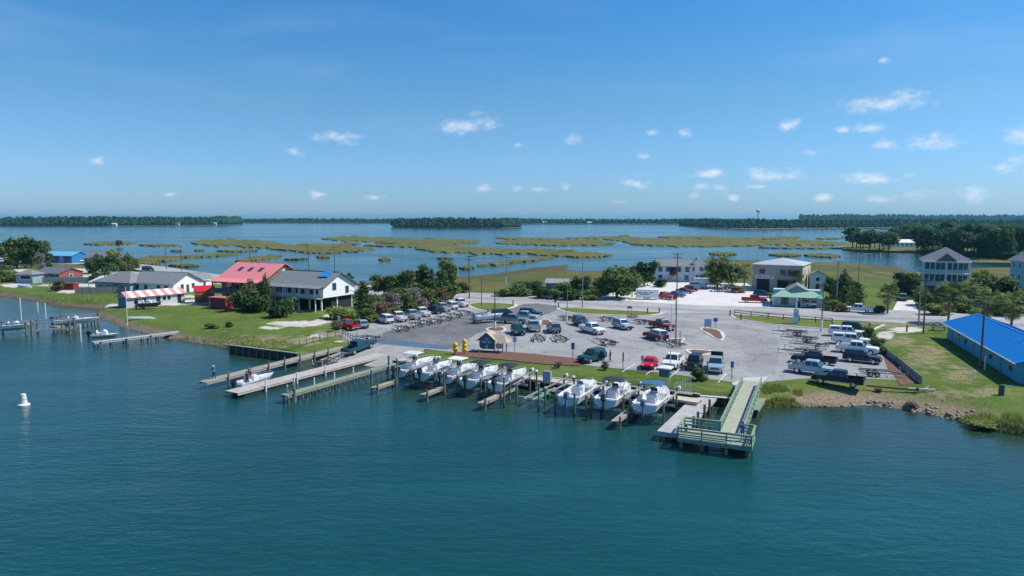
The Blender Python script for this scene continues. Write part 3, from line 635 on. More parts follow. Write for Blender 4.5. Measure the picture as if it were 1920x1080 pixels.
    if T.get('cap'):
        bx = T['bed']; cp = MB().prism([(-h + .03, 1.17), (-h + .12, 1.80), (bx + .02, 1.84), (bx + .02, 1.17)], 0, 0, lambda z, k: (-1 if k == 0 else 1) * (W_ / 2 - .08 - (z - 1.17) * .25))
        parts.append(('bed_cap', cp.mesh('bed_cap', CP['white'], bevel=.05), 'PAINT', None)); ic = len(parts) - 1
        for s in (-1, 1): parts.append(('cap_window', pane([(-h + .35, s * (W_ / 2 - .13), 1.35), (bx - .15, s * (W_ / 2 - .13), 1.35), (bx - .15, s * (W_ / 2 - .19), 1.66), (-h + .4, s * (W_ / 2 - .19), 1.66)], (0, s, .25)).mesh('cap_window', GLASS), None, ic))
    if 'bed' in T and not T.get('cap'): parts.append(('bed_liner', MB().box(((T['bed'] - h) / 2 + .05, 0, .735), (h + T['bed'] - .16, W_ - .32, .03)).mesh('bed_liner', DARK), None, None))
    # bumpers, grille, lamps, mirrors
    parts.append(('front_bumper', MB().box((h + .02, 0, cl + .17), (.16, W_ - .2, .22)).mesh('front_bumper', CHROME if 'bed' in T else DARK, bevel=.03), None, None))
    parts.append(('rear_bumper', MB().box((-h - .01, 0, cl + .17), (.16, W_ - .2, .2)).mesh('rear_bumper', CHROME if 'bed' in T else DARK, bevel=.03), None, None))
    if kind != 'beetle': parts.append(('grille', MB().box((h - .005, 0, T['nose'] - .27), (.06, W_ * .5, .24)).mesh('grille', DARK), None, None))
    for s in (-1, 1):
        if kind == 'beetle': parts.append(('headlight', MB().cyl((h - .14, s * .6, .72), (h - .0, s * .6, .70), .13, .1, n=12).mesh('headlight', AMBER), None, None))
        else: parts.append(('headlight', MB().box((h - .02, s * (W_ / 2 - .26), T['nose'] - .2), (.1, .3, .18)).mesh('headlight', AMBER), None, None))
        parts.append(('tail_light', MB().box((-h + .0, s * (W_ / 2 - .17), (.95 if 'bed' in T else T.get('trunk', belt) - .15)), (.07, .14, .34 if kind not in ('sedan', 'beetle') else .16)).mesh('tail_light', RED_L), None, None))
        parts.append(('mirror', MB().box((cab[-1][0] - .3, s * (W_ / 2 + .06), zb + .1), (.12, .2, .16)).mesh('mirror', DARK, bevel=.02), None, None))
    wt, wr = wheel_mesh(T['r'], .25)
    wl = [(x, s * (W_ / 2 - .15), T['r']) for x in (T['xf'], T['xr']) for s in (-1, 1)]
    PROTO[kind] = (parts, wl, wt, wr, T); return PROTO[kind]
def vehicle(kind, px, py, head, color, label, cat=None, roof=None, z=1.232, group=None, name=None, tilt=0., loc=None):
    parts, wl, wt, wr, T = vehicle_proto(kind)
    p = loc if loc is not None else at(px, py, z)
    nm = name or dict(suv='parked_suv', jeep='parked_suv', van='parked_van', sedan='car', hatch='parked_car', beetle='parked_car', pickup='pickup_truck', pickup_cap='pickup_truck')[kind]
    t = thing(nm, label, cat or dict(suv='suv', jeep='suv', van='van', sedan='car', hatch='car', beetle='car', pickup='pickup truck', pickup_cap='pickup truck')[kind], p, R(head), group)
    if tilt: t.rotation_euler.y = tilt
    made = []
    for n, me, pm, par in parts:
        o = link(n, me, made[par] if par is not None else t)
        if pm == 'PAINT': paint(o, CP[color])
        elif pm == 'PAINT2': paint(o, CP[roof or color])
        made.append(o)
    for w in wl:
        o = link('wheel', wt, t, w); link('rim', wr, o)
    return t
# ---- boat trailers
def trailer_proto(tandem):
    k = ('trailer', tandem)
    if k in PROTO: return PROTO[k]
    parts = []
    f = MB()
    for s in (-1, 1):
        f.bar((-2.6, s * .75, .52), (.9, s * .75, .52), .09, .13); f.bar((.9, s * .75, .52), (2.7, s * .05, .5), .09, .13)
    for x in (-2.5, -1.2, .1, 1.0): f.bar((x, -.75, .5), (x, .75, .5), .08, .08)
    f.bar((2.6, 0, .5), (3.3, 0, .5), .08, .1)
    f.bar((-1.0, -.95, .34), (-1.0, .95, .34), .07); TS = mat('trailer_steel', (.25, .255, .26), .5, .2, 3, metal=.3); parts.append(('frame', f.mesh('frame', TS)))
    for s in (-1, 1):
        b = MB().bar((-2.5, s * .5, .74), (.9, s * .42, .78), .14, .09); 
        for x in (-2.2, .4): b.bar((x, s * .5, .52), (x, s * .5, .74), .06)
        parts.append(('bunk', b.mesh('bunk', mat('bunk_carpet', (.035, .035, .035), .95, .2, 6))))
        xs = (-1.35, -.6) if tandem else (-1.0,)
        fe = MB(); x0, x1 = xs[0] - .42, xs[-1] + .42
        fe.prism([(x0, .45), (x0 + .15, .68), (x1 - .15, .68), (x1, .45), (x1 - .04, .45), (x1 - .18, .64), (x0 + .18, .64), (x0 + .04, .45)], s * .82, s * 1.08)
        parts.append(('fender', fe.mesh('fender', TS)))
        g = MB().bar((-2.4, s * .85, .5), (-2.4, s * .95, .9), .05).bar((-2.4, s * .95, .9), (-2.4, s * .95, 1.35), .06); parts.append(('guide_post', g.mesh('guide_post', WHITE)))
        parts.append(('tail_light', MB().box((-2.62, s * .82, .58), (.06, .18, .12)).mesh('tail_light', RED_L)))
    w = MB().bar((2.3, 0, .5), (2.15, 0, 1.25), .09).box((2.1, 0, 1.25), (.2, .14, .14)); parts.append(('winch_post', w.mesh('winch_post', GALV)))
    j = MB().bar((3.05, .1, .12), (3.05, .1, .8), .07); parts.append(('jack', j.mesh('jack', GALV)))
    xs = (-1.35, -.6) if tandem else (-1.0,)
    PROTO[k] = (parts, [(x, s * .95, .32) for x in xs for s in (-1, 1)]); return PROTO[k]
def trailer(px, py, head, label, tandem=False, z=1.232, loc=None, tilt=0.):
    parts, wl = trailer_proto(tandem); t = thing('boat_trailer', label, 'boat trailer', loc if loc is not None else at(px, py, z), R(head), 'empty boat trailers parked in the lot')
    if tilt: t.rotation_euler.y = tilt
    for n, me in parts: link(n, me, t)
    wt, wr = wheel_mesh(.32, .2)
    for w in wl: o = link('wheel', wt, t, w); link('rim', wr, o)
    return t
V = vehicle
# ramp and the row along the thicket
V('pickup', 0, 0, 58, 'teal', 'dark teal pickup backing a sunken trailer down the boat ramp', loc=fromAB(-71.3, 82.6, .72), tilt=-.122)
trailer(0, 0, 62, 'wet boat trailer behind the teal pickup, wheels in the ramp water', loc=fromAB(-71.3, 76.0, -.12), tilt=-.122)
V('pickup', 650, 617, 140, 'red', 'red pickup parked by the wooden rail fence at the lot corner')
V('hatch', 680, 614, 112, 'iceblue', 'pale silver hatchback beside the red pickup')
trailer(688, 638, 150, 'bare trailer behind the red pickup at the edge of the wet pavement')
V('suv', 722, 605, 126, 'white', 'white suv, first of the row along the brown thicket')
V('pickup', 747, 601, 122, 'white', 'white pickup next to the first white suv in the thicket row')
V('pickup', 772, 597, 124, 'silver', 'silver grey pickup third along the thicket row')
V('pickup', 791, 592, 122, 'white', 'white pickup fourth along the thicket row, beside the navy suv')
V('suv', 814, 587, 124, 'navy', 'navy suv in the middle of the thicket row')
V('pickup', 829, 583, 122, 'silver', 'light silver pickup parked past the navy suv')
V('suv', 845, 579, 122, 'white', 'white suv last but one in the thicket row')
V('pickup', 863, 574, 122, 'white', 'white pickup at the end of the thicket row by the road')
for px, py, l in [(752, 619, 'trailer behind the first white suv of the thicket row'), (778, 612, 'trailer behind the second vehicle of the thicket row'), (794, 608, 'trailer behind the silver grey pickup'), (814, 605, 'trailer behind the fourth pickup of the thicket row'),
                  (832, 600, 'trailer behind the navy suv'), (850, 595, 'trailer behind the light silver pickup'), (868, 589, 'trailer behind the last pickup of the thicket row')]:
    trailer(px, py, 126, 'empty galvanised ' + l)
# middle of the lot
V('van', 945, 598, 12, 'navy', 'dark blue van towing the white boat across the lot', 'van')
V('pickup', 962, 606, -16, 'grey', 'dark grey pickup passing below the dark blue van')
V('pickup', 984, 600, -24, 'iceblue', 'pale blue pickup half hidden behind the dark grey pickup')
V('suv', 995, 594, -24, 'black', 'black suv farthest back in the middle of the lot')
V('suv', 971, 626, -80, 'green', 'dark green suv beside the information kiosk')
V('pickup', 1000, 619, 96, 'silver', 'silver pickup with its tailgate towards the water, beside the green suv')
V('suv', 1038, 622, 98, 'grey', 'grey suv seen from behind next to the kerbed mulch island')
trailer(1009, 637, 96, 'low trailer behind the silver pickup in the middle of the lot'); trailer(1048, 638, 106, 'low trailer behind the grey suv in the middle of the lot')
V('suv', 1089, 610, -72, 'teal', 'teal suv tucked behind the white pickup facing the water')
V('pickup', 1110, 624, -60, 'white', 'white pickup facing the water beside the teal suv')
trailer(1070, 601, -40, 'trailer hitched behind the teal suv'); trailer(1134, 645, 118, 'black framed trailer standing alone below the white pickup', True)
V('suv', 1167, 616, -66, 'iceblue', 'silver blue suv standing alone facing the water')
trailer(1144, 603, -52, 'trailer hitched behind the lone silver blue suv')
V('pickup', 1242, 617, -62, 'maroon', 'maroon pickup facing the water by the tall lamp pole')
trailer(1212, 608, -44, 'trailer hitched behind the maroon pickup')
V('suv', 1229, 636, 116, 'maroon', 'dark red suv with a white roof seen from behind', roof='white')
trailer(1258, 649, 122, 'pale trailer behind the white roofed dark red suv')
# front row by the lawn
tv = V('suv', 1110, 677, -134, 'teal', 'dark teal suv with an open door at the end of the mulch bed')
dr = MB().box((-.62, 1.34, .78), (.1, .85, .62)).box((-.62, 1.28, 1.32), (.05, .7, .42)).build('open_door', CP['teal'], tv, bevel=.03)
V('beetle', 1218, 689, -112, 'beetle', 'bright red rounded small car facing the lawn')
V('pickup', 1262, 687, -116, 'white', 'white pickup parked between the small red car and the black suv')
V('jeep', 1301, 690, -116, 'black', 'black suv parked beside the round shrub')
tp = V('pickup', 1342, 694, -110, 'iceblue', 'silver blue pickup with its bed cover raised')
MB().box((-1.75, 0, 1.75), (1.4, 1.6, .07), M=Matrix.Rotation(-.95, 3, 'Y')).build('bed_cover', DARK, tp)
# side lot
V('suv', 1604, 622, -30, 'green', 'dark green suv with a roof rack behind the white pickups', roof='green')
V('pickup_cap', 1588, 631, -28, 'white', 'white pickup with a ribbed bed cap, farthest of the three white pickups')
V('pickup_cap', 1596, 646, -30, 'white', 'white pickup with a long windowed bed cap, middle of three')
V('pickup', 1607, 662, -32, 'white', 'white pickup with an open bed beside the dark blue suv')
V('suv', 1616, 679, -34, 'navy', 'dark blue suv beside the mulch strip and timber fence')
V('pickup', 1526, 682, 147, 'black', 'black pickup with red tail lamps between the trailers')
V('pickup', 1524, 701, -36, 'iceblue', 'silver blue pickup parked below the black pickup')
bp = V('pickup', 1571, 721, 146, 'black', 'large black pickup with cream lower trim at the grass edge')
for s in (-1, 1): MB().box((0, s * .97, .5), (2.7, .03, .14)).build('side_trim', CP['cream'], bp)
trailer(1484, 627, 152, 'dark boat trailer farthest back beside the rail fence', True); trailer(1502, 639, 150, 'tandem boat trailer behind the white capped pickup', True)
trailer(1520, 652, 150, 'low trailer behind the middle white pickup'); trailer(1500, 664, 150, 'long trailer in front of the black pickup', True); trailer(1652, 705, -20, 'tandem trailer on its own beside the mulch strip', True)
# the road and across it
V('sedan', 1024, 559, 150, 'silver', 'silver car driving past the shrubs on the road')
V('pickup', 1608, 585, 153, 'white', 'white pickup driving along the road past the garden')
V('pickup', 1414, 567, -14, 'red', 'red pickup parked in front of the green roofed shop')
V('suv', 1431, 557, -34, 'teal', 'blue green suv behind the red pickup at the shop')
V('suv', 1515, 575, 96, 'white', 'white suv parked nose in at the shop wall')
V('suv', 1545, 575, 80, 'navy', 'dark blue suv at the corner of the shop')
V('suv', 1252, 561, -60, 'red', 'red suv beside the white cargo trailer')
V('sedan', 1268, 556, -40, 'blue', 'blue car next to the red suv in the gravel yard')
V('sedan', 1284, 549, -40, 'purple', 'purple car in the gravel yard row')
V('hatch', 1296, 545, -40, 'maroon', 'maroon small car at the back of the gravel yard row')
V('suv', 1308, 540, -30, 'white', 'white suv at the far end of the gravel yard row')
V('van', 278, 509, -30, 'navy', 'dark blue van on the far road beyond the grey roofed houses', 'van')
V('suv', 147, 492, -20, 'white', 'white suv in the sandy lot by the fuel sign')
V('suv', 1693, 563, 60, 'grey', 'grey suv at the head of the pale driveway')
def cargo_trailer():
    t = thing('cargo_trailer', 'white enclosed cargo trailer with dark lettering by the roadside', 'trailer', at(1213, 561), R(-10))
    MB().box((0, 0, 1.5), (5.6, 2.2, 2.1)).build('box_body', WHITE, t, bevel=.06); MB().bar((2.8, -.5, .5), (4, 0, .5), .1).bar((2.8, .5, .5), (4, 0, .5), .1).build('tongue', DARK, t)
    for i, (x, w, z) in enumerate([(-1.9, 1.0, 1.75), (-.5, 1.2, 1.75), (.9, .9, 1.75), (-.6, 2.4, 1.35)]): MB().box((x, -1.112, z), (w, .012, .22)).build('lettering', mat('trailer_print', (.10, .12, .25), .6), t)
    wt, wr = wheel_mesh(.36, .22)
    for x in (-.5, .35):
        for s in (-1, 1): o = link('wheel', wt, t, (x, s * 1.0, .36)); link('rim', wr, o)
    b = thing('cargo_trailer', 'plain pale box trailer at the back of the gravel yard', 'trailer', at(1320, 536), R(-12))
    MB().box((0, 0, 1.4), (6.2, 2.2, 1.9)).build('box_body', mat('pale_box', (.55, .64, .66), .5, .06), b, bevel=.05)
    for x in (-.5, .35):
        for s in (-1, 1): o = link('wheel', wt, b, (x, s * 1.0, .36)); link('rim', wr, o)
cargo_trailer()
# tracked machines in the yard
def loader(px, py, rz, m, label):
    t = thing('yard_loader', label, 'loader', at(px, py), R(rz)); wt, wr = wheel_mesh(.45, .35)
    MB().box((-.2, 0, .85), (1.9, 1.3, .7)).build('body', m, t, bevel=.08)
    c = MB()
    for x in (-.5, .4):
        for s in (-1, 1): c.bar((x, s * .5, 1.2), (x, s * .5, 2.0), .08)
    c.box((-.05, 0, 2.04), (1.1, 1.2, .08)); c.build('cage', DARK, t)
    MB().bar((.6, -.6, .9), (1.7, -.6, .4), .12).bar((.6, .6, .9), (1.7, .6, .4), .12).build('arm', m, t); MB().prism([(1.6, .15), (1.6, .75), (1.75, .75), (1.8, .3), (2.3, .2), (2.3, .15)], -.8, .8).build('bucket', GALV, t)
    for x in (-.75, .5):
        for s in (-1, 1): o = link('wheel', wt, t, (x, s * .8, .45)); link('rim', wr, o)
loader(1346, 547, 160, mat('machine_grey', (.10, .11, .12), .5), 'dark yard loader standing at the edge of the gravel'); loader(1364, 543, 120, mat('machine_pale', (.4, .42, .42), .5), 'pale grey yard loader next to the dark one')
# ================================================================== BOATS, LIFTS, DOCKS
GEL = mat('gelcoat', (.80, .80, .78), .25, .03, 1, coat=.3)
DECKW = mat('boat_deck', (.70, .69, .64), .55, .06, 2)
CANVAS_B = mat('blue_canvas', (.03, .13, .26), .8, .12, 3)
CANVAS_K = mat('dark_canvas', (.022, .028, .035), .8, .2, 3)
CREAM_TOP = mat('cream_top', (.78, .76, .66), .4, .04)
CUSHION = mat('cushion', (.60, .62, .66), .7, .08)
MOTOR_K = mat('outboard_black', (.015, .018, .024), .3, .1, coat=.3); MOTOR_G = mat('outboard_blue_grey', (.10, .17, .23), .35, .1)
def hull(L_, B, D, floor=.42, bowdeck=.62, n=15):
    "hull from transom (x=0) to stem (x=L): outer skin, gunwale and cockpit"
    rows = []
    for i in range(n):
        t = i / (n - 1); x = L_ * t
        b = B / 2 * (1 - max(0, (t - .45) / .55) ** 2.4) * (.94 + .06 * min(1, t * 4)); b = max(b, .02)
        sz = D * (.88 + .26 * t * t); kz = 0 if t < .7 else D * .95 * ((t - .7) / .3) ** 2.2
        kz = min(kz, sz - .05); cz = kz + (sz - kz) * (.30 + .15 * t); cb = b * (.86 - .25 * t)
        xx = x + (sz - kz) * .0
        fl = floor * D if t < bowdeck else D * (.62 + .25 * t)
        ib = max(b - .16, .01); fb = max(ib - .08, .005)
        if t >= bowdeck: fl = sz - .05
        if i == 0: fl = sz - .12
        rows.append([(x, 0, kz), (x, cb, cz), (x + .10 * t, b, sz), (x + .10 * t, ib, sz + .01), (x + .06 * t, fb, fl), (x, 0, fl)])
    m = MB(); vs = []; 
    for r_ in rows:
        vs += r_ + [(p[0], -p[1], p[2]) for p in r_[1:5]]
    k = 10; ring = [0, 1, 2, 3, 4, 5, 9, 8, 7, 6]
    fo, fi = [], []
    for i in range(n - 1):
        a, b = i * k, (i + 1) * k
        for j in range(10):
            p, q = ring[j], ring[(j + 1) % 10]; f = (a + p, b + p, b + q, a + q)
            (fi if j in (3, 4, 5, 6) else fo).append(f)
    fo.append(tuple(ring[j] for j in range(10)))
    m.add(vs, fo + fi); m.mi = [0] * len(fo) + [1] * len(fi)
    return m
def bars(pts_list, r):
    m = MB()
    for a, b in pts_list: m.cyl(a, b, r, n=6)
    return m
def outboard(t, x, y, z, m, big=1.):
    o = MB(); s = big
    o.prism([(x - .05 * s, z + .1), (x - .12 * s, z + .62 * s), (x - .3 * s, z + .74 * s), (x - .66 * s, z + .66 * s), (x - .74 * s, z + .3 * s), (x - .55 * s, z + .05)], y - .2 * s, y + .2 * s)
    ob = o.build('outboard', m, t, bevel=.05)
    lg = MB().prism([(x - .22 * s, z + .1), (x - .28 * s, z - .75 * s), (x - .12 * s, z - .95 * s), (x - .5 * s, z - .95 * s), (x - .55 * s, z + .1)], y - .07 * s, y + .07 * s)
    lg.build('lower_unit', m, ob)
def boat(p, head, label, L_=6.8, B=2.5, D=1.15, top=None, topm=None, motor=MOTOR_K, stripe=None, twin=False, cabin=False, lowm=None, name='motor_boat', group='boats standing on lifts', windscreen=True, rail=True, tower=False):
    t = thing(name, label, 'boat', p, R(head), group)
    h = hull(L_, B, D).build('hull', [lowm or GEL, DECKW], t)
    if stripe:
        for s in (-1, 1):
            q = MB(); xs = [.15 + (L_ * .62) * i / 8 for i in range(9)]
            v = [];
            for x in xs:
                tt = x / L_; b = B / 2 * (1 - max(0, (tt - .45) / .55) ** 2.4) * (.94 + .06 * min(1, tt * 4)); sz = D * (.88 + .26 * tt * tt)
                cb = b * (.86 - .25 * tt); cz = sz * (.30 + .15 * tt)
                for f in (.35, .82): v.append((x, s * (cb + (b - cb) * f + .012), cz + (sz - cz) * f))
            q.add(v, [(2 * i, 2 * i + 2, 2 * i + 3, 2 * i + 1) for i in range(8)]); q.build('hull_stripe', stripe, h)
    fz = .42 * D; cx = L_ * .46
    c = MB().prism([(cx - .45, fz), (cx - .40, fz + .95), (cx + .05, fz + 1.15), (cx + .45, fz + .85), (cx + .6, fz)], -.45, .45); c.build('console', GEL, t, bevel=.05)
    if windscreen: MB().add([(cx + .03, -.42, fz + 1.15), (cx + .03, .42, fz + 1.15), (cx - .1, .36, fz + 1.6), (cx - .1, -.36, fz + 1.6)], [(0, 1, 2, 3)]).build('windscreen', GLASS, t)
    s_ = MB().box((cx - .95, 0, fz + .32), (.55, 1.0, .62)).box((cx - 1.2, 0, fz + .85), (.12, 1.0, .5)); s_.build('helm_seat', CUSHION, t, bevel=.06)
    MB().box((.55, 0, fz + .28), (.5, B - .7, .42)).build('stern_seat', CUSHION, t, bevel=.06)
    if cabin: MB().prism([(L_ * .5, D * .95), (L_ * .55, D * 1.32), (L_ * .75, D * 1.36), (L_ * .92, D * 1.15)], -B * .3, B * .3).build('cuddy', GEL, t, bevel=.08)
    if twin:
        for y in (-.38, .38): outboard(t, -.05, y, D * .72, motor)
    else: outboard(t, -.05, 0, D * .72, motor, 1.12)
    if top:
        zt = fz + 2.15; x0, x1 = cx - 1.35, cx + .75; w = B * .40
        fr = bars([((cx - .55, -.45, fz), (x0 + .3, -w + .1, zt)), ((cx - .55, .45, fz), (x0 + .3, w - .1, zt)), ((cx + .5, -.45, fz), (x1 - .3, -w + .1, zt)), ((cx + .5, .45, fz), (x1 - .3, w - .1, zt))], .03)
        fr.build('top_frame', ALU, t)
        if top == 'hard':
            MB().prism([(x0, zt), (x0 + .1, zt + .1), (x1 - .4, zt + .14), (x1, zt + .03), (x1 - .1, zt - .02)], -w, w).build('hard_top', topm, t, bevel=.04)
        else:
            g = MB(); v = []; nx, ny = 7, 5
            for i in range(nx):
                for j in range(ny):
                    u, k = i / (nx - 1), j / (ny - 1) * 2 - 1; v.append((x0 + (x1 - x0) * u, w * k, zt + .05 + .16 * math.sin(math.pi * u) - .14 * k * k))
            g.add(v, [(i * ny + j, (i + 1) * ny + j, (i + 1) * ny + j + 1, i * ny + j + 1) for i in range(nx - 1) for j in range(ny - 1)])
            g.add([(a, b, c_ - .05) for a, b, c_ in v], [(i * ny + j, i * ny + j + 1, (i + 1) * ny + j + 1, (i + 1) * ny + j) for i in range(nx - 1) for j in range(ny - 1)]); g.build('canopy', topm, t, smooth=True)
    if rail:
        pts = []
        for i in range(7):
            tt = .62 + .36 * i / 6; b = B / 2 * (1 - max(0, (tt - .45) / .55) ** 2.4); pts.append((L_ * tt, max(b - .08, .02), D * (.88 + .26 * tt * tt) + .28))
        rl = [(pts[i], pts[i + 1]) for i in range(6)]; rl += [((a[0], -a[1], a[2]), (b[0], -b[1], b[2])) for a, b in rl]
        rl += [((p_[0], s * p_[1], p_[2] - .28), (p_[0], s * p_[1], p_[2])) for p_ in pts[::2] for s in (-1, 1)]
        bars(rl, .018).build('bow_rail', CHROME, t)
    return t
HD = math.degrees(math.atan2(.883, .469))      # inland
def lift(p, label, group='boat lifts along the boardwalk', W_=3.7, L_=5.8, hp=2.75, boards=True, cradle=.98):
    "four pilings, two top beams, cables and a cradle; origin under the stern"
    t = thing('boat_lift', label, 'boat lift', p, R(HD), group)
    for x in (.4, L_):
        for s in (-1, 1):
            pm = MB().cyl((x, s * W_ / 2, -1.5), (x, s * W_ / 2, hp - (.0 if x > 1 else .5)), .12, .11, n=9).build('piling', PILE, t)
    for s in (-1, 1):
        bm_ = MB().box((L_ / 2 + .2, s * (W_ / 2 + .2), hp - .35), (L_ + .6, .11, .15)).build('top_beam', GALV, t)
        MB().box((L_ + .25, s * (W_ / 2 + .2), hp - .05), (.5, .3, .34)).build('lift_motor', mat('motor_white', (.7, .7, .7), .5), t, bevel=.04)
    for x in (.8, L_ - .5):
        MB().box((x, 0, cradle - .22), (.16, W_ - .2, .24)).build('cradle_beam', ALU, t)
        for s in (-1, 1): MB().cyl((x, s * (W_ / 2 - .18), cradle - .2), (x, s * (W_ / 2 + .1), hp - .35), .02, n=5).build('cable', GALV, t)
    for s in (-1, 1): MB().box((L_ / 2, s * .55, cradle - .02), (L_ + .4, .16, .14)).build('bunk', WOOD, t)
    return t
def zup(p, z): return Vector((p.x, p.y, z))
ST = [at(746, 705, 1.3), at(791, 710, 1.3), at(833, 717, 1.3), at(876, 724, 1.3), at(930, 731, 1.3), at(1065, 757, 1.3), at(1134, 762, 1.3), at(1208, 772, 1.3)]
NAMES = ['white boat with a white hard top nearest the ramp docks', 'plain white boat without a top between the two hard tops', 'boat under a cream hard top', 'boat under a black canopy', 'boat with a maroon hull stripe', 'open white boat beside the empty lift', 'white boat with a black arched canopy frame', 'white boat with a blue canopy beside the grey dock']
SP = [dict(L_=7.4, B=2.6, top='hard', topm=GEL, twin=True, motor=MOTOR_K), dict(L_=6.2, top=None, windscreen=True), dict(L_=7.0, top='hard', topm=CREAM_TOP, twin=True), dict(L_=6.8, top='soft', topm=CANVAS_K), dict(L_=7.0, top='soft', topm=CANVAS_K, stripe=mat('maroon_stripe', (.16, .015, .07), .3)),
      dict(L_=6.9, top=None, motor=MOTOR_G, cabin=True), dict(L_=6.6, top='soft', topm=CANVAS_K, cabin=True), dict(L_=6.9, B=2.6, top='soft', topm=CANVAS_B, motor=MOTOR_G)]
LBL = ['white center console boat with a white hard top, first lift by the ramp docks', 'plain white boat without a top, between the white and cream hard tops', 'white boat under a cream hard top on the third lift', 'white boat under a drooping black canopy on the fourth lift', 'white boat with a maroon hull stripe and black canopy', 'open white boat with a blue grey outboard and no canopy', 'white cuddy boat with a black canopy and black outboard', 'white boat with a blue canopy and blue grey outboard beside the grey dock']
for i, s in enumerate(ST):
    boat(zup(s, 1.05), HD, LBL[i], **{**SP[i], 'L_': SP[i]['L_'] * 1.1, 'B': SP[i].get('B', 2.5) * (1.04 if i < 5 else 1.14), 'D': 1.25})
    lift(zup(s, 0) + VX * .3, 'wooden boat lift holding the ' + NAMES[i], W_=2.95 if i < 5 else 3.7)
lift(zup(at(992, 742, 1.3), 0), 'empty boat lift with a bare cradle beside the maroon striped boat')
# green netting float under the empty lift
gf = thing('floating_mat', 'bright green floating mat in the empty slip', 'float', zup(at(1012, 744, 0), .0), R(HD)); MB().box((0, 0, .1), (3.2, 1.5, .22)).build('deck', mat('green_mat', (.02, .28, .16), .7, .15), gf, bevel=.04); MB().box((0, 0, -.05), (3.0, 1.3, .2)).build('float_tank', DARK, gf)

def deck(t, a, b, w, z, m, plank=.3, fascia=True, gap=.02):
    "planked deck between two plan points (children of t, t sits at a, x along the deck)"
    l = (Vector(b) - Vector(a)).length; d = MB(); n = int(l / plank)
    for i in range(n):
        d.box((plank * (i + .5) * l / (n * plank), 0, z - .03 + random.uniform(-.004, .004)), (l / n - gap, w, .06))
    o = d.build('decking', m, t, fix=False); o['kind'] = 'stuff'
    if fascia:
        for s in (-1, 1): MB().box((l / 2, s * (w / 2 - .09), z - .19), (l, .1, .24)).build('stringer', m, t)
    return l
def dock(name, label, a, b, w, z, m, posts=None, postm=PILE, ph=1.0, side=(-1, 1), cat='dock', stub=None, group=None, plank=.3):
    a, b = Vector((*a[:2], 0)), Vector((*b[:2], 0)); d = b - a
    t = thing(name, label, cat, a, math.atan2(d.y, d.x), group); l = deck(t, a, b, w, z, m, plank)
    for x in (posts or []):
        for s in side: MB().cyl((min(x, l - .1), s * (w / 2 + .1), -1.5), (min(x, l - .1), s * (w / 2 + .1), z + ph), .13, .12, n=8).build('piling', postm, t)
    if stub:
        for x in np.arange(.3, l, stub):
            for s in (-1, 1): MB().cyl((x, s * (w / 2 - .2), -1.5), (x, s * (w / 2 - .2), z - .1), .11, n=6).build('support', PILE, t)
    return t, l
d1, l1 = dock('ramp_dock', 'weathered wooden dock with tall posts beside the boat ramp', fromAB(-74.3, 56.5), fromAB(-74.8, 83), 1.5, 1.0, WOOD, [3.2, 6.5, 10, 13, 16, 19, 22], side=(-1,), ph=.8)
for s in (1,):
    MB().box((l1 / 2 - 1, s * .68, 1.05), (l1 - 3, .1, .1)).build('edge_rail', TREATED, d1)
d2, l2 = dock('floating_dock', 'long pale floating dock in the middle of the boat ramp', fromAB(-67.9, 55.5), fromAB(-66.6, 82.5), 2.4, .72, mat('pale_deck', (.46, .42, .36), .85, .15, 1, .2), None)
MB().box((l2 / 2 - 2, 0, .25), (l2 - 6, 2.1, .5)).build('float', DARK, d2)
for x in (4, 9, 14): MB().cyl((x, -1.3, -1.5), (x, -1.3, 1.5), .1, n=8).build('guide_pile', WHITE, d2)
d3, l3 = dock('ramp_dock', 'narrow green weathered dock on many short supports beside the lifts', fromAB(-60.2, 56.5), fromAB(-59.6, 80), 1.3, 1.05, TREATED, None, stub=1.1)
for x in (1.2, 5.5, 9, 12.5): MB().cyl((x, .75, -1.5), (x, .75, 1.9), .09, n=7).build('white_pole', mat('pale_pipe', (.62, .64, .62), .6), d3)
MB().cyl((.9, -.75, -1.5), (.9, -.75, 1.8), .14, n=8).build('piling', PILE, d3); MB().cyl((18, -.75, -1.5), (18, -.75, 2.6), .14, n=8).build('piling', PILE, d3)
# boardwalk behind the lifts and finger piers between them
dock('boardwalk', 'pale wooden boardwalk running behind the boat lifts', fromAB(-60, 78.4), at(1312, 752, 1.3), 1.7, 1.34, mat('pale_boards', (.52, .45, .36), .85, .15, 1, .2), None, cat='boardwalk')
for (px, py), l in zip([(699, 727), (792, 740), (900, 756), (1152, 790)], ['nearest the ramp docks', 'between the plain white boat and the cream topped boat', 'between the black topped and maroon striped boats', 'between the black canopy and blue canopy boats']):
    a = at(px, py, .9); dock('finger_pier', 'short pale finger pier ' + l, a, a + VX * 8.5, .8, .9, WOOD, [.3, 4], side=(-1,), ph=.5, group='finger piers between the lifts')
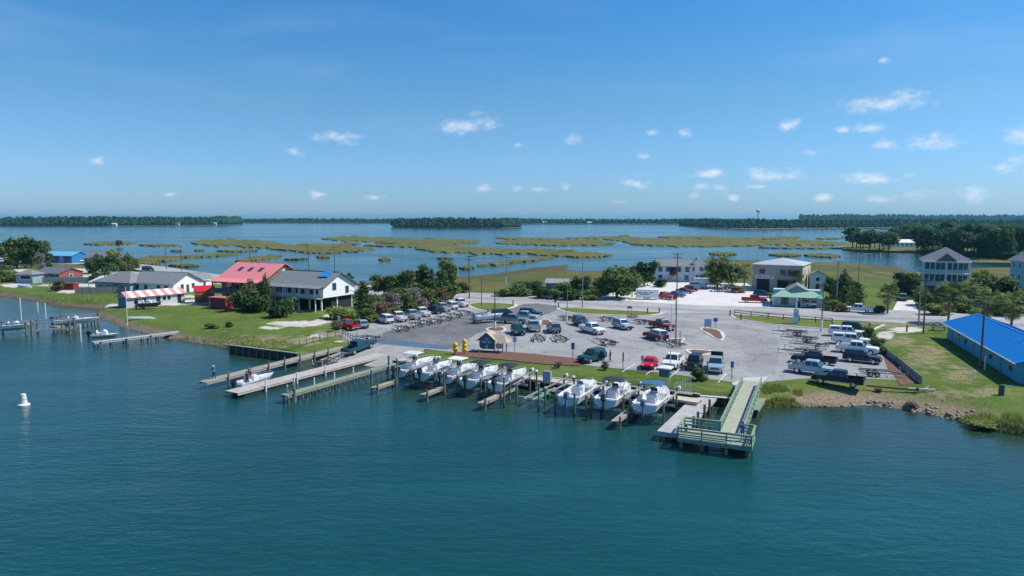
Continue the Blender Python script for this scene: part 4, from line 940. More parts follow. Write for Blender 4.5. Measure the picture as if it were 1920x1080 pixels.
# free-standing mooring piles in the water
for i, (px, py, top, l) in enumerate([(745, 727, 665, 'in front of the white hard top boat'), (833, 742, 690, 'in front of the cream topped boat'), (945, 765, 700, 'in front of the maroon striped boat'), (1010, 773, 712, 'in front of the empty lift'), (1077, 783, 730, 'in front of the open white boat'), (697, 730, 688, 'at the end of the first finger pier'), (910, 750, 712, 'beside the black topped boat'), (1127, 775, 742, 'beside the black outboard'), (1170, 780, 735, 'next to the blue canopy boat'), (1262, 770, 728, 'between the blue canopy boat and the grey dock')]):
    p = at(px, py, 0); h = (py - top) * mpp(px, py, 0) * .9; t = thing('mooring_pile', 'greenish wooden mooring pile ' + l, 'piling', p, 0, 'mooring piles in front of the lifts')
    MB().cyl((0, 0, -1.5), (0, 0, h), .12, .11, n=10).build('shaft', mat('green_pile', (.12, .17, .11), .9, .3, 2, .4), t); MB().cyl((0, 0, h), (0, 0, h + .12), .12, .03, n=10).build('cap', mat('pile_cap', (.4, .42, .4), .6), t)
    MB().cyl((0, 0, -.2), (0, 0, .45), .124, n=10, cap=False).build('tide_band', mat('tide_band', (.035, .035, .025), .95), t)
# grey dock with dark bollard posts
gd, gl = dock('grey_dock', 'broad grey dock with short dark posts beside the fishing pier', at(1257, 811, .95), at(1325, 742, .95), 2.6, .95, DECKG, None, stub=2.2)
for x in (.4, 3.4, 5.2, 8.2, 10.6): MB().cyl((x, -1.42, -1.5), (x, -1.42, 1.9), .14, n=9).build('post', PILE, gd)
MB().box((-.04, 0, .72), (.1, 2.6, .45)).build('end_fascia', DECKG, gd)
# ---- green fishing pier: sloping walk and T-head
def pier():
    c = (at(1275, 815, 1.08) + at(1405, 842, 1.08)) / 2 + VX * .45; t = thing('fishing_pier', 'green railed fishing pier with a long walkway and a wide end platform', 'pier', (c.x, c.y, 0), SHORE + R(3.5))
    # local x along shore, y inland; platform 6.4 x 3.0
    X0, X1, Y0, Y1, z = -3.3, 3.3, -.5, 3.0, 1.08
    d = MB(); n = 22
    for i in range(n): d.box(((X0 + X1) / 2, Y0 + (Y1 - Y0) * (i + .5) / n, z - .03), (X1 - X0, (Y1 - Y0) / n - .02, .06))
    o = d.build('platform_decking', mat('pier_deck', (.31, .36, .27), .85, .15, 1, .2), t, fix=False); o['kind'] = 'stuff'
    for y in (Y0, Y1): MB().box((0, y, z - .25), (X1 - X0, .1, .36)).build('fascia', GREENRAIL, t)
    for x in (X0, X1): MB().box((x, (Y0 + Y1) / 2, z - .25), (.1, Y1 - Y0, .36)).build('fascia', GREENRAIL, t)
    for x in (X0 + .3, -1.1, 1.1, X1 - .3):
        for y in (Y0 + .2, Y1 - .2): MB().cyl((x, y, -1.5), (x, y, z - .3), .17, n=9).build('pile', PILE, t)
    def rail(a, b, n, z0=z, h=.98, mid=3, slope=0.):
        a, b = Vector(a), Vector(b)
        for i in range(n + 1):
            p = a.lerp(b, i / n); zz = z0 + slope * i / n; MB().box((p.x, p.y, zz + h / 2 - .15), (.11, .11, h + .3)).build('rail_post', GREENRAIL, t)
        for k in range(mid):
            zz = z0 + h * (.32 + .30 * k); MB().bar((a.x, a.y, zz), (b.x, b.y, zz + slope), .05, .12).build('rail', GREENRAIL, t)
        MB().bar((a.x, a.y, z0 + h + .02), (b.x, b.y, z0 + h + slope + .02), .2, .05).build('handrail', TREATED, t)
    rail((X0, Y0, 0), (X1, Y0, 0), 3); rail((X0, Y0, 0), (X0, Y1, 0), 2); rail((X1, Y0, 0), (X1, Y1, 0), 2)
    wx0, wx1 = .1, 2.3; yl = 24.5
    rail((X0, Y1, 0), (wx0, Y1, 0), 2); rail((wx1, Y1, 0), (X1, Y1, 0), 1)
    w = MB(); n = 70
    for i in range(n): w.box(((wx0 + wx1) / 2, Y1 + (yl - Y1) * (i + .5) / n, z - .03 + .34 * (i + .5) / n), (wx1 - wx0, (yl - Y1) / n - .02, .06))
    o = w.build('walk_decking', mat('walk_deck', (.40, .41, .30), .85, .12, 1, .2), t, fix=False); o['kind'] = 'stuff'
    for x in (wx0, wx1):
        MB().bar((x, Y1, z - .2), (x, yl, z + .14), .1, .3).build('stringer', GREENRAIL, t); rail((x, Y1, 0), (x, yl - 2, 0), 11, slope=.31)
    for y in np.arange(5.5, 20, 2.6):
        for x in (wx0 + .15, wx1 - .15): MB().cyl((x, y, -1.5), (x, y, z - .1), .14, n=8).build('pile', PILE, t)
    MB().box((X0 + 2.4, Y0 + .5, z + .38), (4.2, .4, .06)).build('bench', TREATED, t)
pier()
dock('side_landing', 'short low landing beside the pier walkway and reeds', at(1412, 768, .9), at(1428, 744, .9), 1.2, .9, TREATED, None, stub=1.5)
# ---- bulkheads
def bulkhead(label, a, b, m, cap, step=1.5, z=1.3):
    a, b = Vector((*a[:2], 0)), Vector((*b[:2], 0)); d = b - a; l = d.length
    t = thing('bulkhead', label, 'bulkhead', a, math.atan2(d.y, d.x))
    MB().box((l / 2, 0, z / 2 - .6), (l, .12, z + 1.2)).build('sheeting', m, t); MB().box((l / 2, 0, z + .04), (l, .5, .09)).build('cap', cap, t)
    for x in np.arange(.4, l, step): MB().cyl((x, -.17, -1.5), (x, -.17, z - .05), .13, n=7).build('pile', PILE, t)
bulkhead('timber bulkhead along the lawn corner beside the ramp dock', at(430, 662, 0), fromAB(-76.2, 74.4), mat('dark_sheeting', (.06, .055, .045), .9, .3, 1), TREATED)
bulkhead('timber bulkhead under the boardwalk behind the boat lifts', fromAB(-60.4, 77.2), at(1312, 760, 0), mat('dark_sheeting2', (.07, .065, .05), .9, .3, 1), WOOD, 3.0)
bulkhead('low pale capped bulkhead between the grey dock and the pier', at(1312, 758, 0), at(1408, 766, 0), MATS['dark_sheeting'], KERB, 1.2, .98)
# ---- the boat at the ramp
rb = boat(fromAB(-71.4, 59.2, -.32), 62, 'white open skiff with a black outboard coming in to the ramp', L_=6.0, B=2.2, D=1.0, top=None, windscreen=False, group=None, name='skiff')
V_tow = boat(at(892, 607) + Vector((0, 0, .62)), 26, 'white boat on a trailer behind the dark blue van', L_=5.8, B=2.1, D=1.0, top=None, motor=MOTOR_G, group=None, rail=False)
trailer(904, 604, 26, 'loaded trailer under the white boat being towed')
# ---- docks and lifts at the far side of the lawn
dock('narrow_dock', 'narrow grey dock running out from the lawn point', at(174, 642, .9), at(376, 615, 1.1), 1.5, .95, DECKG, [1, 5, 9, 14, 19], ph=.1, stub=2.5)
dock('low_dock', 'pale dock leading to the lawn from the far boat lift', at(100, 612, .9), at(172, 598, 1.0), 1.8, .9, WOOD, [1, 4, 8, 11], ph=.5)
def farlift(px, py, label, w, l, hp):
    t = thing('boat_lift', label, 'boat lift', at(px, py, 0), R(20), 'boat lifts off the lawn point')
    for x in (0, l):
        for s in (-1, 1): MB().cyl((x, s * w / 2, -1.5), (x, s * w / 2, hp), .2, .18, n=8).build('piling', PILE, t)
    for s in (-1, 1): MB().box((l / 2, s * w / 2, hp - .2), (l + .5, .22, .26)).build('top_beam', GALV, t)
    for x in (.5, l - .5): MB().box((x, 0, .7), (.16, w - .3, .2)).build('cradle_beam', GALV, t)
    for s in (-1, 1): MB().box((l / 2, s * .6, .85), (l, .16, .12)).build('bunk', WOOD, t)
farlift(66, 627, 'dark piled boat lift standing off the lawn point', 3.4, 6, 2.6); farlift(0, 628, 'boat lift with crossed timbers at the picture edge', 3.2, 4.6, 2.4); farlift(112, 612, 'boat lift nearest the lawn under a long covered boat', 3, 6.5, 2.2)
boat(at(104, 618, 0) + Vector((0, 0, 1.0)), 22, 'long white boat under a grey cover on the lift by the lawn', L_=7.5, B=2.3, D=1.0, top=None, windscreen=False, group=None, rail=False)
boat(at(4, 628, 0) + Vector((0, 0, 1.0)), 20, 'pale boat on the lift at the picture edge', L_=5, B=2.1, D=.9, top=None, group=None, rail=False)
boat(at(172, 632, 0) + Vector((0, 0, -.1)), 12, 'flat pale skiff moored behind the narrow grey dock', L_=4.6, B=1.7, D=.6, top=None, windscreen=False, group=None, rail=False, name='skiff')
for px, py, top, l in [(40, 600, 560, 'farthest from the lawn'), (72, 598, 568, 'next to the dark lift'), (86, 598, 570, 'nearest the lawn'), (152, 640, 610, 'in open water by the narrow dock')]:
    t = thing('marker_pole', 'tall thin pale pole rising from the water ' + l, 'pole', at(px, py, 0), 0, 'pale poles off the lawn point'); MB().cyl((0, 0, -1.5), (0, 0, (py - top) * mpp(px, py, 0)), .13, n=7).build('pipe', mat('pale_pole', (.55, .62, .65), .5), t); MB().cyl((0, 0, (py - top) * mpp(px, py, 0)), (0, 0, (py - top) * mpp(px, py, 0) + .15), .15, .05, n=7).build('pole_cap', WHITE, t)
# ---- buoy
b = thing('buoy', 'white channel buoy floating alone in open water', 'buoy', at(45, 760, 0), 0)
BW = mat('buoy_white', (.70, .68, .60), .5, .1)
MB().cyl((0, 0, -.25), (0, 0, .12), .62, .62, n=20).cyl((0, 0, .12), (0, 0, .24), .62, .42, n=20).build('float_collar', BW, b)
MB().cyl((0, 0, .24), (0, 0, 1.25), .38, .27, n=18).build('body', BW, b); MB().cyl((0, 0, 1.25), (0, 0, 1.36), .29, .25, n=18).build('top_ring', BW, b); MB().cyl((0, 0, .72), (0, 0, .82), .345, .333, n=18).build('band', mat('buoy_band', (.45, .40, .30), .6), b)
# ================================================================== BUILDINGS
def SHG(n, c, c2): return mat(n, c, .9, 0, 1.3, .3, col2=c2, stretch=(1, 1, 4))
ROOF_G = SHG('shingle_grey', (.16, .165, .17), (.25, .25, .245)); ROOF_T = SHG('shingle_taupe', (.165, .18, .18), (.235, .25, .245)); ROOF_D = SHG('shingle_slate', (.10, .115, .14), (.16, .175, .20))
SIDE_W = mat('white_siding', (.86, .86, .85), .7, .04, 1, .2, stretch=(.3, .3, 6)); SIDE_G = mat('grey_teal_siding', (.26, .36, .40), .75, .08, 1, .2, stretch=(.3, .3, 6)); SIDE_B = mat('pale_blue_siding', (.50, .60, .64), .7, .05, 1, .2, stretch=(.3, .3, 6))
BROWN = mat('brown_siding', (.22, .17, .13), .85, .15, 1, .3, stretch=(.3, .3, 5)); TAN = mat('tan_block', (.42, .38, .34), .85, .08, .8, .2); SUNLIT_WALL = mat('sunlit_wall_tone', (.60, .52, .36), .85, .06, .8)
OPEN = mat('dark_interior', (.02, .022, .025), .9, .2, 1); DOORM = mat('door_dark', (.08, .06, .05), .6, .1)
def walls(t, w, d, z0, z1, rh, m, ridge='x', name='wall', c=(0, 0)):
    x, y = w / 2, d / 2; cx, cy = c
    v = [(-x, -y, z0), (x, -y, z0), (x, y, z0), (-x, y, z0), (-x, -y, z1), (x, -y, z1), (x, y, z1), (-x, y, z1)]; f = [(0, 1, 5, 4), (1, 2, 6, 5), (2, 3, 7, 6), (3, 0, 4, 7), (3, 2, 1, 0)]
    if rh and ridge == 'x': v += [(-x, 0, z1 + rh), (x, 0, z1 + rh)]; f += [(7, 4, 8), (5, 6, 9), (4, 5, 9, 8), (6, 7, 8, 9)]
    elif rh: v += [(0, -y, z1 + rh), (0, y, z1 + rh)]; f += [(4, 5, 8), (6, 7, 9), (5, 6, 9, 8), (7, 4, 8, 9)]
    else: f += [(4, 5, 6, 7)]
    return MB().add([(a + cx, b + cy, c_) for a, b, c_ in v], f).build(name, m, t)
def roof_gable(t, w, d, z, rh, m, over=.5, ridge='x', th=.16, name='roof', c=(0, 0)):
    W_, D_ = (w, d) if ridge == 'x' else (d, w); hw = W_ / 2 + over; hd = D_ / 2 + over; k = rh / (D_ / 2); ze = z - over * k + .03; zr = z + rh + .03
    r = MB()
    for s in (-1, 1):
        q = [(-hw, s * hd, ze), (hw, s * hd, ze), (hw, 0, zr), (-hw, 0, zr)]; q += [(a, b, c_ + th) for a, b, c_ in q]
        r.add(q, [(0, 1, 2, 3), (4, 5, 6, 7), (0, 1, 5, 4), (1, 2, 6, 5), (2, 3, 7, 6), (3, 0, 4, 7)])
    if ridge != 'x': r.v = [(-b, a, c_) for a, b, c_ in r.v]
    r.v = [(a + c[0], b + c[1], z_) for a, b, z_ in r.v]
    o = r.build(name, m, t)
    if name == 'roof':
        rc = MB(); a_, b_ = Vector((-hw, 0, zr + th)), Vector((hw, 0, zr + th)); g_ = [(a_, b_)]
        if ridge != 'x': a_, b_ = Vector((0, -hw, zr + th)), Vector((0, hw, zr + th))
        cc = Vector((c[0], c[1], 0)); rc.bar(a_ + cc, b_ + cc, .3, .07).build('ridge_cap', m, o)
        for s in (-1, 1):
            p_, q_ = (Vector((-hw, s * (hd + .06), ze + .04)), Vector((hw, s * (hd + .06), ze + .04))) if ridge == 'x' else (Vector((s * (hd + .06), -hw, ze + .04)), Vector((s * (hd + .06), hw, ze + .04)))
            MB().bar(p_ + cc, q_ + cc, .1, .14).build('gutter', WHITE, o)
        vx, vy = (hw * .45, hd * -.35) if ridge == 'x' else (hd * -.35, hw * .45); zv = zr + th - k * abs(hd * .35)
        MB().cyl((vx + c[0], vy + c[1], zv - .1), (vx + c[0], vy + c[1], zv + .4), .09, n=8).build('vent_pipe', GALV, o)
    return o
def roof_hip(t, w, d, z, rh, m, over=.5, name='roof', c=(0, 0), th=.14):
    x, y = w / 2 + over, d / 2 + over; e = max(x - y, .05) if w >= d else .05; ey = .0 if w >= d else y - x
    v = [(-x, -y, z), (x, -y, z), (x, y, z), (-x, y, z), (-x, -y, z + th), (x, -y, z + th), (x, y, z + th), (-x, y, z + th), (-e, -ey, z + th + rh), (e, ey, z + th + rh)]
    f = [(3, 2, 1, 0), (0, 1, 5, 4), (1, 2, 6, 5), (2, 3, 7, 6), (3, 0, 4, 7), (4, 5, 9, 8), (6, 7, 8, 9), (5, 6, 9), (7, 4, 8)]
    return MB().add([(a + c[0], b + c[1], q) for a, b, q in v], f).build(name, m, t)
def place(w, d, s, u, off=0.):
    if s == 'F': return (u, -d / 2 - off), 0
    if s == 'B': return (u, d / 2 + off), math.pi
    if s == 'R': return (w / 2 + off, u), math.pi / 2
    return (-w / 2 - off, u), -math.pi / 2
def win(t, w, d, s, u, z, ww, wh, fm=None, gm=None, name='window', c=(0, 0)):
    (x, y), r = place(w, d, s, u, .02); x += c[0]; y += c[1]
    o = MB().box((x, y, z), (ww + .24, .07, wh + .24), r).build(name, fm or WHITE, t)
    (x, y), r = place(w, d, s, u, .04); x += c[0]; y += c[1]; MB().box((x, y, z), (ww, .07, wh), r).build('pane', gm or WINGLASS, o)
    return o
def door(t, w, d, s, u, z, ww=1., wh=2.1, m=None, c=(0, 0)):
    (x, y), r = place(w, d, s, u, .02); x += c[0]; y += c[1]; o = MB().box((x, y, z + wh / 2), (ww, .08, wh), r).build('door', m or DOORM, t)
    (x2, y2), r = place(w, d, s, u + ww * .35, .08); MB().box((x2 + c[0], y2 + c[1], z + 1), (.06, .06, .16), r).build('handle', CHROME, o)
def posts(t, pts, z0, z1, r, m, name='stilt'):
    for x, y in pts: MB().box((x, y, (z0 + z1) / 2), (r, r, z1 - z0)).build(name, m, t)
def centre(a, b, d):
    "middle and heading of a box whose front runs from a to b and is d deep"
    u = (b - a).normalized(); n = Vector((-u.y, u.x, 0)); c = (a + b) / 2 + n * d / 2; return Vector((c.x, c.y, 1.2)), math.atan2(u.y, u.x), (b - a).length

# white house on stilts with a blue tarp
c, rz, w = centre(at(511, 576), at(607, 584), 10.2); d = 10.2
t = thing('stilt_house', 'white house on stilts with a grey roof and a blue tarp patch', 'house', c, rz)
walls(t, w, d, 2.9, 5.5, 2.7, SIDE_W); rf = roof_gable(t, w, d, 5.5, 2.7, ROOF_T, .7)
MB().add([(4.0, -2.6, 6.98), (6.6, -2.4, 7.08), (6.5, -.5, 8.1), (4.2, -.5, 8.1), (4.0, -2.6, 7.03), (6.6, -2.4, 7.13), (6.5, -.5, 8.16), (4.2, -.5, 8.16)], [(0, 1, 2, 3), (4, 5, 6, 7), (0, 1, 5, 4), (1, 2, 6, 5), (2, 3, 7, 6), (3, 0, 4, 7)]).build('blue_tarp', mat('blue_tarp', (.02, .26, .66), .5, .1), rf)
for v in t.children:
    if v.name.startswith('roof'):
        for ch in v.children: ch.location.z = .30
posts(t, [(x, y) for x in (-7, -3.5, 0, 3.5, 7) for y in (-4.9, 0, 4.9)] , -.1, 2.9, .28, WHITE)
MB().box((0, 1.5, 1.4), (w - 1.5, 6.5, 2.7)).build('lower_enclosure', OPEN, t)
MB().box((0, -d / 2 - .9, 2.85), (w, 1.8, .18)).build('porch_deck', WOOD, t); MB().box((0, -d / 2 - 1.75, 3.45), (w, .06, .9)).build('porch_railing', mat('porch_rail', (.42, .46, .48), .7), t)
posts(t, [(x, -d / 2 - 1.7) for x in (-7, -2.6, 2.2, 7)], -.1, 5.4, .2, WHITE, 'porch_post')
q = MB().add([(-w / 2 - .5, -d / 2 - 2.2, 5.05), (w / 2 + .7, -d / 2 - 2.2, 5.05), (w / 2 + .7, -d / 2 - .4, 5.5), (-w / 2 - .5, -d / 2 - .4, 5.5)], [(0, 1, 2, 3)]); q.add([(a, b, z + .14) for a, b, z in q.v], [(0, 1, 2, 3)]); q.add([(-w / 2 - .5, -d / 2 - 2.2, 5.05), (w / 2 + .7, -d / 2 - 2.2, 5.05), (w / 2 + .7, -d / 2 - 2.2, 5.19), (-w / 2 - .5, -d / 2 - 2.2, 5.19)], [(0, 1, 2, 3)]).build('porch_roof', ROOF_T, t)
for u in (-6, -4.6, -2.2, .2, 1.8, 4.4, 5.9): win(t, w, d, 'F', u, 4.3, .95, 1.5)
win(t, w, d, 'R', -1.6, 5.2, 1.1, 1.5, mat('grey_trim', (.4, .42, .42), .7)); win(t, w, d, 'R', 2.6, 4.2, 1.0, 1.5, MATS['grey_trim'])

# red roofed two storey building with deep porches
c, rz, w = centre(at(397, 571), at(481, 577), 15); d = 15
RED_ROOF = mat('faded_red_metal', (.78, .25, .24), .55, .06, .8, .15)
t = thing('porch_building', 'two storey brown building with a faded red metal roof and deep porches', 'building', c, rz)
walls(t, w, d - 3.2, 0, 6.3, 2.9, BROWN, c=(0, 1.6)); rf = roof_gable(t, w, d - 3.2, 6.4, 3.1, RED_ROOF, .6, c=(0, 1.6))
yf = -d / 2
pr = MB(); za, zb_ = 5.55, 6.2
for zz in (0, .12): pr.add([(-w / 2 - .9, yf - .6, za + zz), (w / 2 + .6, yf - .6, za + zz), (w / 2 + .6, yf + 3.0, zb_ + zz), (-w / 2 - .9, yf + 3.0, zb_ + zz)], [(0, 1, 2, 3)])
pr.add([(-w / 2 - .9, yf - .6, za), (w / 2 + .6, yf - .6, za), (w / 2 + .6, yf - .6, za + .12), (-w / 2 - .9, yf - .6, za + .12)], [(0, 1, 2, 3)]); pr.build('porch_roof', RED_ROOF, t)
MB().box((0, yf + 1.4, 2.95), (w + .4, 3.2, .25)).build('upper_deck', BROWN, t); MB().box((0, yf - .1, 3.6), (w + .4, .08, 1.0)).build('deck_railing', mat('rail_dark', (.09, .09, .10), .8), t)
posts(t, [(x, yf) for x in (-6.5, -2.2, 2.2, 6.5)], -.1, 5.7, .25, BROWN, 'porch_post')
for x in (-4.5, -1.5, 1.5, 4.5): win(t, w, d - 3.2, 'F', x, 4.3, 1.7, 1.9, BROWN, c=(0, 1.6)); win(t, w, d - 3.2, 'F', x, 1.5, 2.2, 2.2, DARK, OPEN, name='opening', c=(0, 1.6))
for x in (-3.6, -.4, 2.8):
    kk = 3.1 / 5.9; y = -2.4; MB().box((x, y + 1.0, 6.4 + 3.1 - abs(y + 1 - 1.6) * kk + .30), (1.0, 1.5, .1), M=Matrix.Rotation(math.atan(kk), 3, 'X')).build('skylight', WINGLASS, rf)
win(t, w, d - 3.2, 'R', -1.5, 4.6, 1.0, 1.4, c=(0, 1.6)); win(t, w, d - 3.2, 'R', 2.5, 4.6, 1.0, 1.4, c=(0, 1.6)); MB().box((w / 2 + .06, 1.6, 7.7), (.12, 1.0, 1.0)).build('gable_vent', WHITE, t)

# long shed with a red and white striped roof
a, b = at(238, 578), at(347, 567); c, rz, w = centre(a, b, 4.2); d = 4.2
t = thing('striped_shed', 'long low grey shed with a red and white striped roof', 'shed', c, rz)
walls(t, w, d, 0, 2.5, 1.0, mat('pale_grey_siding', (.52, .54, .56), .75, .05, 1, .2, stretch=(.3, .3, 5)))
n = 13
for i in range(n):
    x0 = -w / 2 - .2 + (w + .4) * i / n; x1 = -w / 2 - .2 + (w + .4) * (i + 1) / n; k = 1.0 / 2.1; m = MB()
    for s in (-1, 1):
        q = [(x0, s * 2.6, 2.5 - .5 * k + .03), (x1, s * 2.6, 2.5 - .5 * k + .03), (x1, 0, 3.53), (x0, 0, 3.53)]; m.add(q + [(p, r_, z + .08) for p, r_, z in q], [(0, 1, 2, 3), (4, 5, 6, 7), (0, 1, 5, 4), (1, 2, 6, 5), (2, 3, 7, 6), (3, 0, 4, 7)])
    m.build('roof_panel', (mat('stripe_red', (.64, .27, .24), .6, .1), mat('stripe_white', (.74, .72, .70), .6, .05))[i % 2], t)
MB().box((-w / 2 - .03, 0, 1.2), (.06, 3.6, 2.3)).build('end_cladding', mat('blue_grey_end', (.10, .20, .27), .7, .1), t)
for u in (-4.6, -2.8, 1.8, 2.9): win(t, w, d, 'F', u, 1.5, .8, .9)
for u in (.4, 5.4): door(t, w, d, 'F', u, 0, .9, 2.0, OPEN)
# barrel shaped sauna hut
t = thing('barrel_hut', 'round barrel shaped wooden hut with a bright red roof', 'hut', at(384, 567), R(25)); m = MB(); r_ = 1.95; n = 20
OCHRE = mat('ochre_wood', (.33, .15, .045), .75, .2, 2, .3)
for i in range(n):
    a0_, a1_ = -math.pi / 2 + 2 * math.pi * i / n, -math.pi / 2 + 2 * math.pi * (i + 1) / n; rr = r_
    q = [(-2.2, math.cos(a0_) * rr, 2.1 + math.sin(a0_) * rr), (2.2, math.cos(a0_) * rr, 2.1 + math.sin(a0_) * rr), (2.2, math.cos(a1_) * rr, 2.1 + math.sin(a1_) * rr), (-2.2, math.cos(a1_) * rr, 2.1 + math.sin(a1_) * rr)]
    q2 = [(p, y_ * .96, 2.1 + (z - 2.1) * .96) for p, y_, z in q]
    MB().add(q + q2, [(0, 1, 2, 3), (7, 6, 5, 4), (0, 4, 5, 1), (3, 2, 6, 7), (0, 3, 7, 4), (1, 5, 6, 2)]).build('stave', OCHRE, t)
for x in (-2.1, 2.1): MB().cyl((x - .05, 0, 2.1), (x + .05, 0, 2.1), r_ * .93, n=20).build('end_wall', OCHRE, t)
g = MB(); v = [];
for i in range(11):
    al = R(20) + R(140) * i / 10
    for x in (-2.35, 2.35): v.append((x, math.cos(al) * 2.06, 2.1 + math.sin(al) * 2.06))
g.add(v, [(2 * i, 2 * i + 1, 2 * i + 3, 2 * i + 2) for i in range(10)]); g.add([(x, y_ * .985, 2.1 + (z - 2.1) * .985) for x, y_, z in v], [(2 * i, 2 * i + 1, 2 * i + 3, 2 * i + 2) for i in range(10)]); g.build('red_roof', mat('bright_red_roof', (.60, .015, .025), .45, .06), t, smooth=True)
for x in (-1.5, 1.5): MB().box((x, 0, .2), (.3, 2.6, .45)).build('cradle', WOOD, t)
# dark red storage box
t = thing('storage_shed', 'dark red flat roofed storage shed beside the barrel hut', 'shed', at(416, 578), R(-24)); walls(t, 5.0, 2.6, 0, 2.5, 0, mat('dark_red_board', (.22, .02, .025), .7, .12, 1, .2, stretch=(3, 3, .3)))
MB().box((0, 0, 2.56), (5.3, 2.9, .12)).build('roof', mat('pink_roof', (.55, .18, .18), .6), t); door(t, 5.0, 2.6, 'F', 1.6, 0, .9, 2.0, MATS['dark_red_board']); MB().box((-2.2, -1.33, 1.3), (.1, .06, 2.0)).build('trim', WHITE, t)

# grey roofed houses behind the striped shed
t = thing('bungalow', 'low teal grey bungalow with a wide hipped grey roof', 'house', at(238, 545), R(-20)); walls(t, 13, 9, 0, 2.7, 0, SIDE_G); roof_hip(t, 13, 9, 2.7, 2.6, ROOF_G, .6)
for u in (-4.5, -1.5, 3.5): win(t, 13, 9, 'F', u, 1.6, 1.2, 1.1)
door(t, 13, 9, 'F', 1.2, 0)
t = thing('bungalow', 'grey roofed bungalow with a white gable end behind the striped shed', 'house', at(312, 546), R(-18)); walls(t, 15, 10, 0, 2.9, 2.4, SIDE_W); roof_gable(t, 15, 10, 2.9, 2.4, ROOF_T, .6)
for u in (-5, -2, 2.4, 5): win(t, 15, 10, 'F', u, 1.6, 1.2, 1.2)
win(t, 15, 10, 'R', -2, 1.7, 1, 1.3); win(t, 15, 10, 'R', 2, 1.7, 1, 1.3); door(t, 15, 10, 'R', 0, 0)
t = thing('cottage', 'small white cottage with a pale roof beside the white gabled bungalow', 'house', at(368, 541), R(-18)); walls(t, 6, 7, 0, 2.8, 1.6, SIDE_W, 'y'); roof_gable(t, 6, 7, 2.8, 1.6, ROOF_T, .4, 'y')
for u in (-1.6, 1.6): win(t, 6, 7, 'F', u, 1.6, .9, 1.2)
win(t, 6, 7, 'R', 0, 1.6, .9, 1.2)
t = thing('canopy_tent', 'white peaked canopy on poles in front of the teal bungalow', 'canopy', at(192, 545), R(-15)); posts(t, [(x, y) for x in (-2.5, 2.5) for y in (-2, 2)], 0, 2.5, .12, WHITE, 'pole'); roof_hip(t, 5, 4, 2.45, 1.5, mat('canvas_white', (.66, .70, .72), .7, .04), .15, name='canvas')
# board fence before the bungalows
def fence(label, pts, h, m, step=1.0, board=True, name='board_fence', rails=2):
    t = thing(name, label, 'fence', pts[0], 0); o = Vector(pts[0])
    for a, b in zip(pts[:-1], pts[1:]):
        a, b = Vector(a) - o, Vector(b) - o; l = (b - a).length; n = max(1, round(l / step))
        for i in range(n + 1): p = a.lerp(b, i / n); MB().box((p.x, p.y, h / 2 - .1), (.13, .13, h + .25)).build('post', m, t)
        if board:
            for i in range(n):
                p, q = a.lerp(b, i / n), a.lerp(b, (i + 1) / n); MB().bar(p.lerp(q, .03) + Vector((0, 0, h * .52)), p.lerp(q, .97) + Vector((0, 0, h * .52)), .05, h * .92).build('panel', m, t)
        else:
            for k in range(rails):
                z = h * (.5 + .42 * k) if rails > 1 else h * .9
                for i in range(n):
                    p, q = a.lerp(b, i / n), a.lerp(b, (i + 1) / n); MB().bar((p.x, p.y, z), (q.x, q.y, z + random.uniform(-.03, .03)), .05, .13).build('rail', m, t)
    return t
GF = mat('grey_board', (.25, .245, .23), .9, .15, 1.5, .3)
fence('weathered grey board fence in front of the bungalows', [at(141, 552), at(243, 549)], 1.8, GF, 1.8)
fence('pale panel fence beyond the small grey pavilion', [at(80, 530), at(190, 530)], 1.8, mat('pale_board', (.42, .42, .42), .85, .1), 2.4)
fence('weathered post and rail fence along the lawn by the lot corner', [at(562, 650), at(600, 640), at(643, 629), at(672, 648)], 1.1, WOOD, 1.9, False, 'rail_fence')
fence('dark post and rail fence on the grass strip beside the road', [at(1377, 591), at(1440, 598), at(1560, 608)], 1.2, mat('dark_rail', (.14, .12, .10), .9, .2), 3.0, False, 'rail_fence')
fence('low timber fence between the mulch strip and the wide lawn', [at(1642, 645), at(1662, 666), at(1682, 682), at(1727, 720)], 1.0, GF, 2.0, True, 'timber_fence')

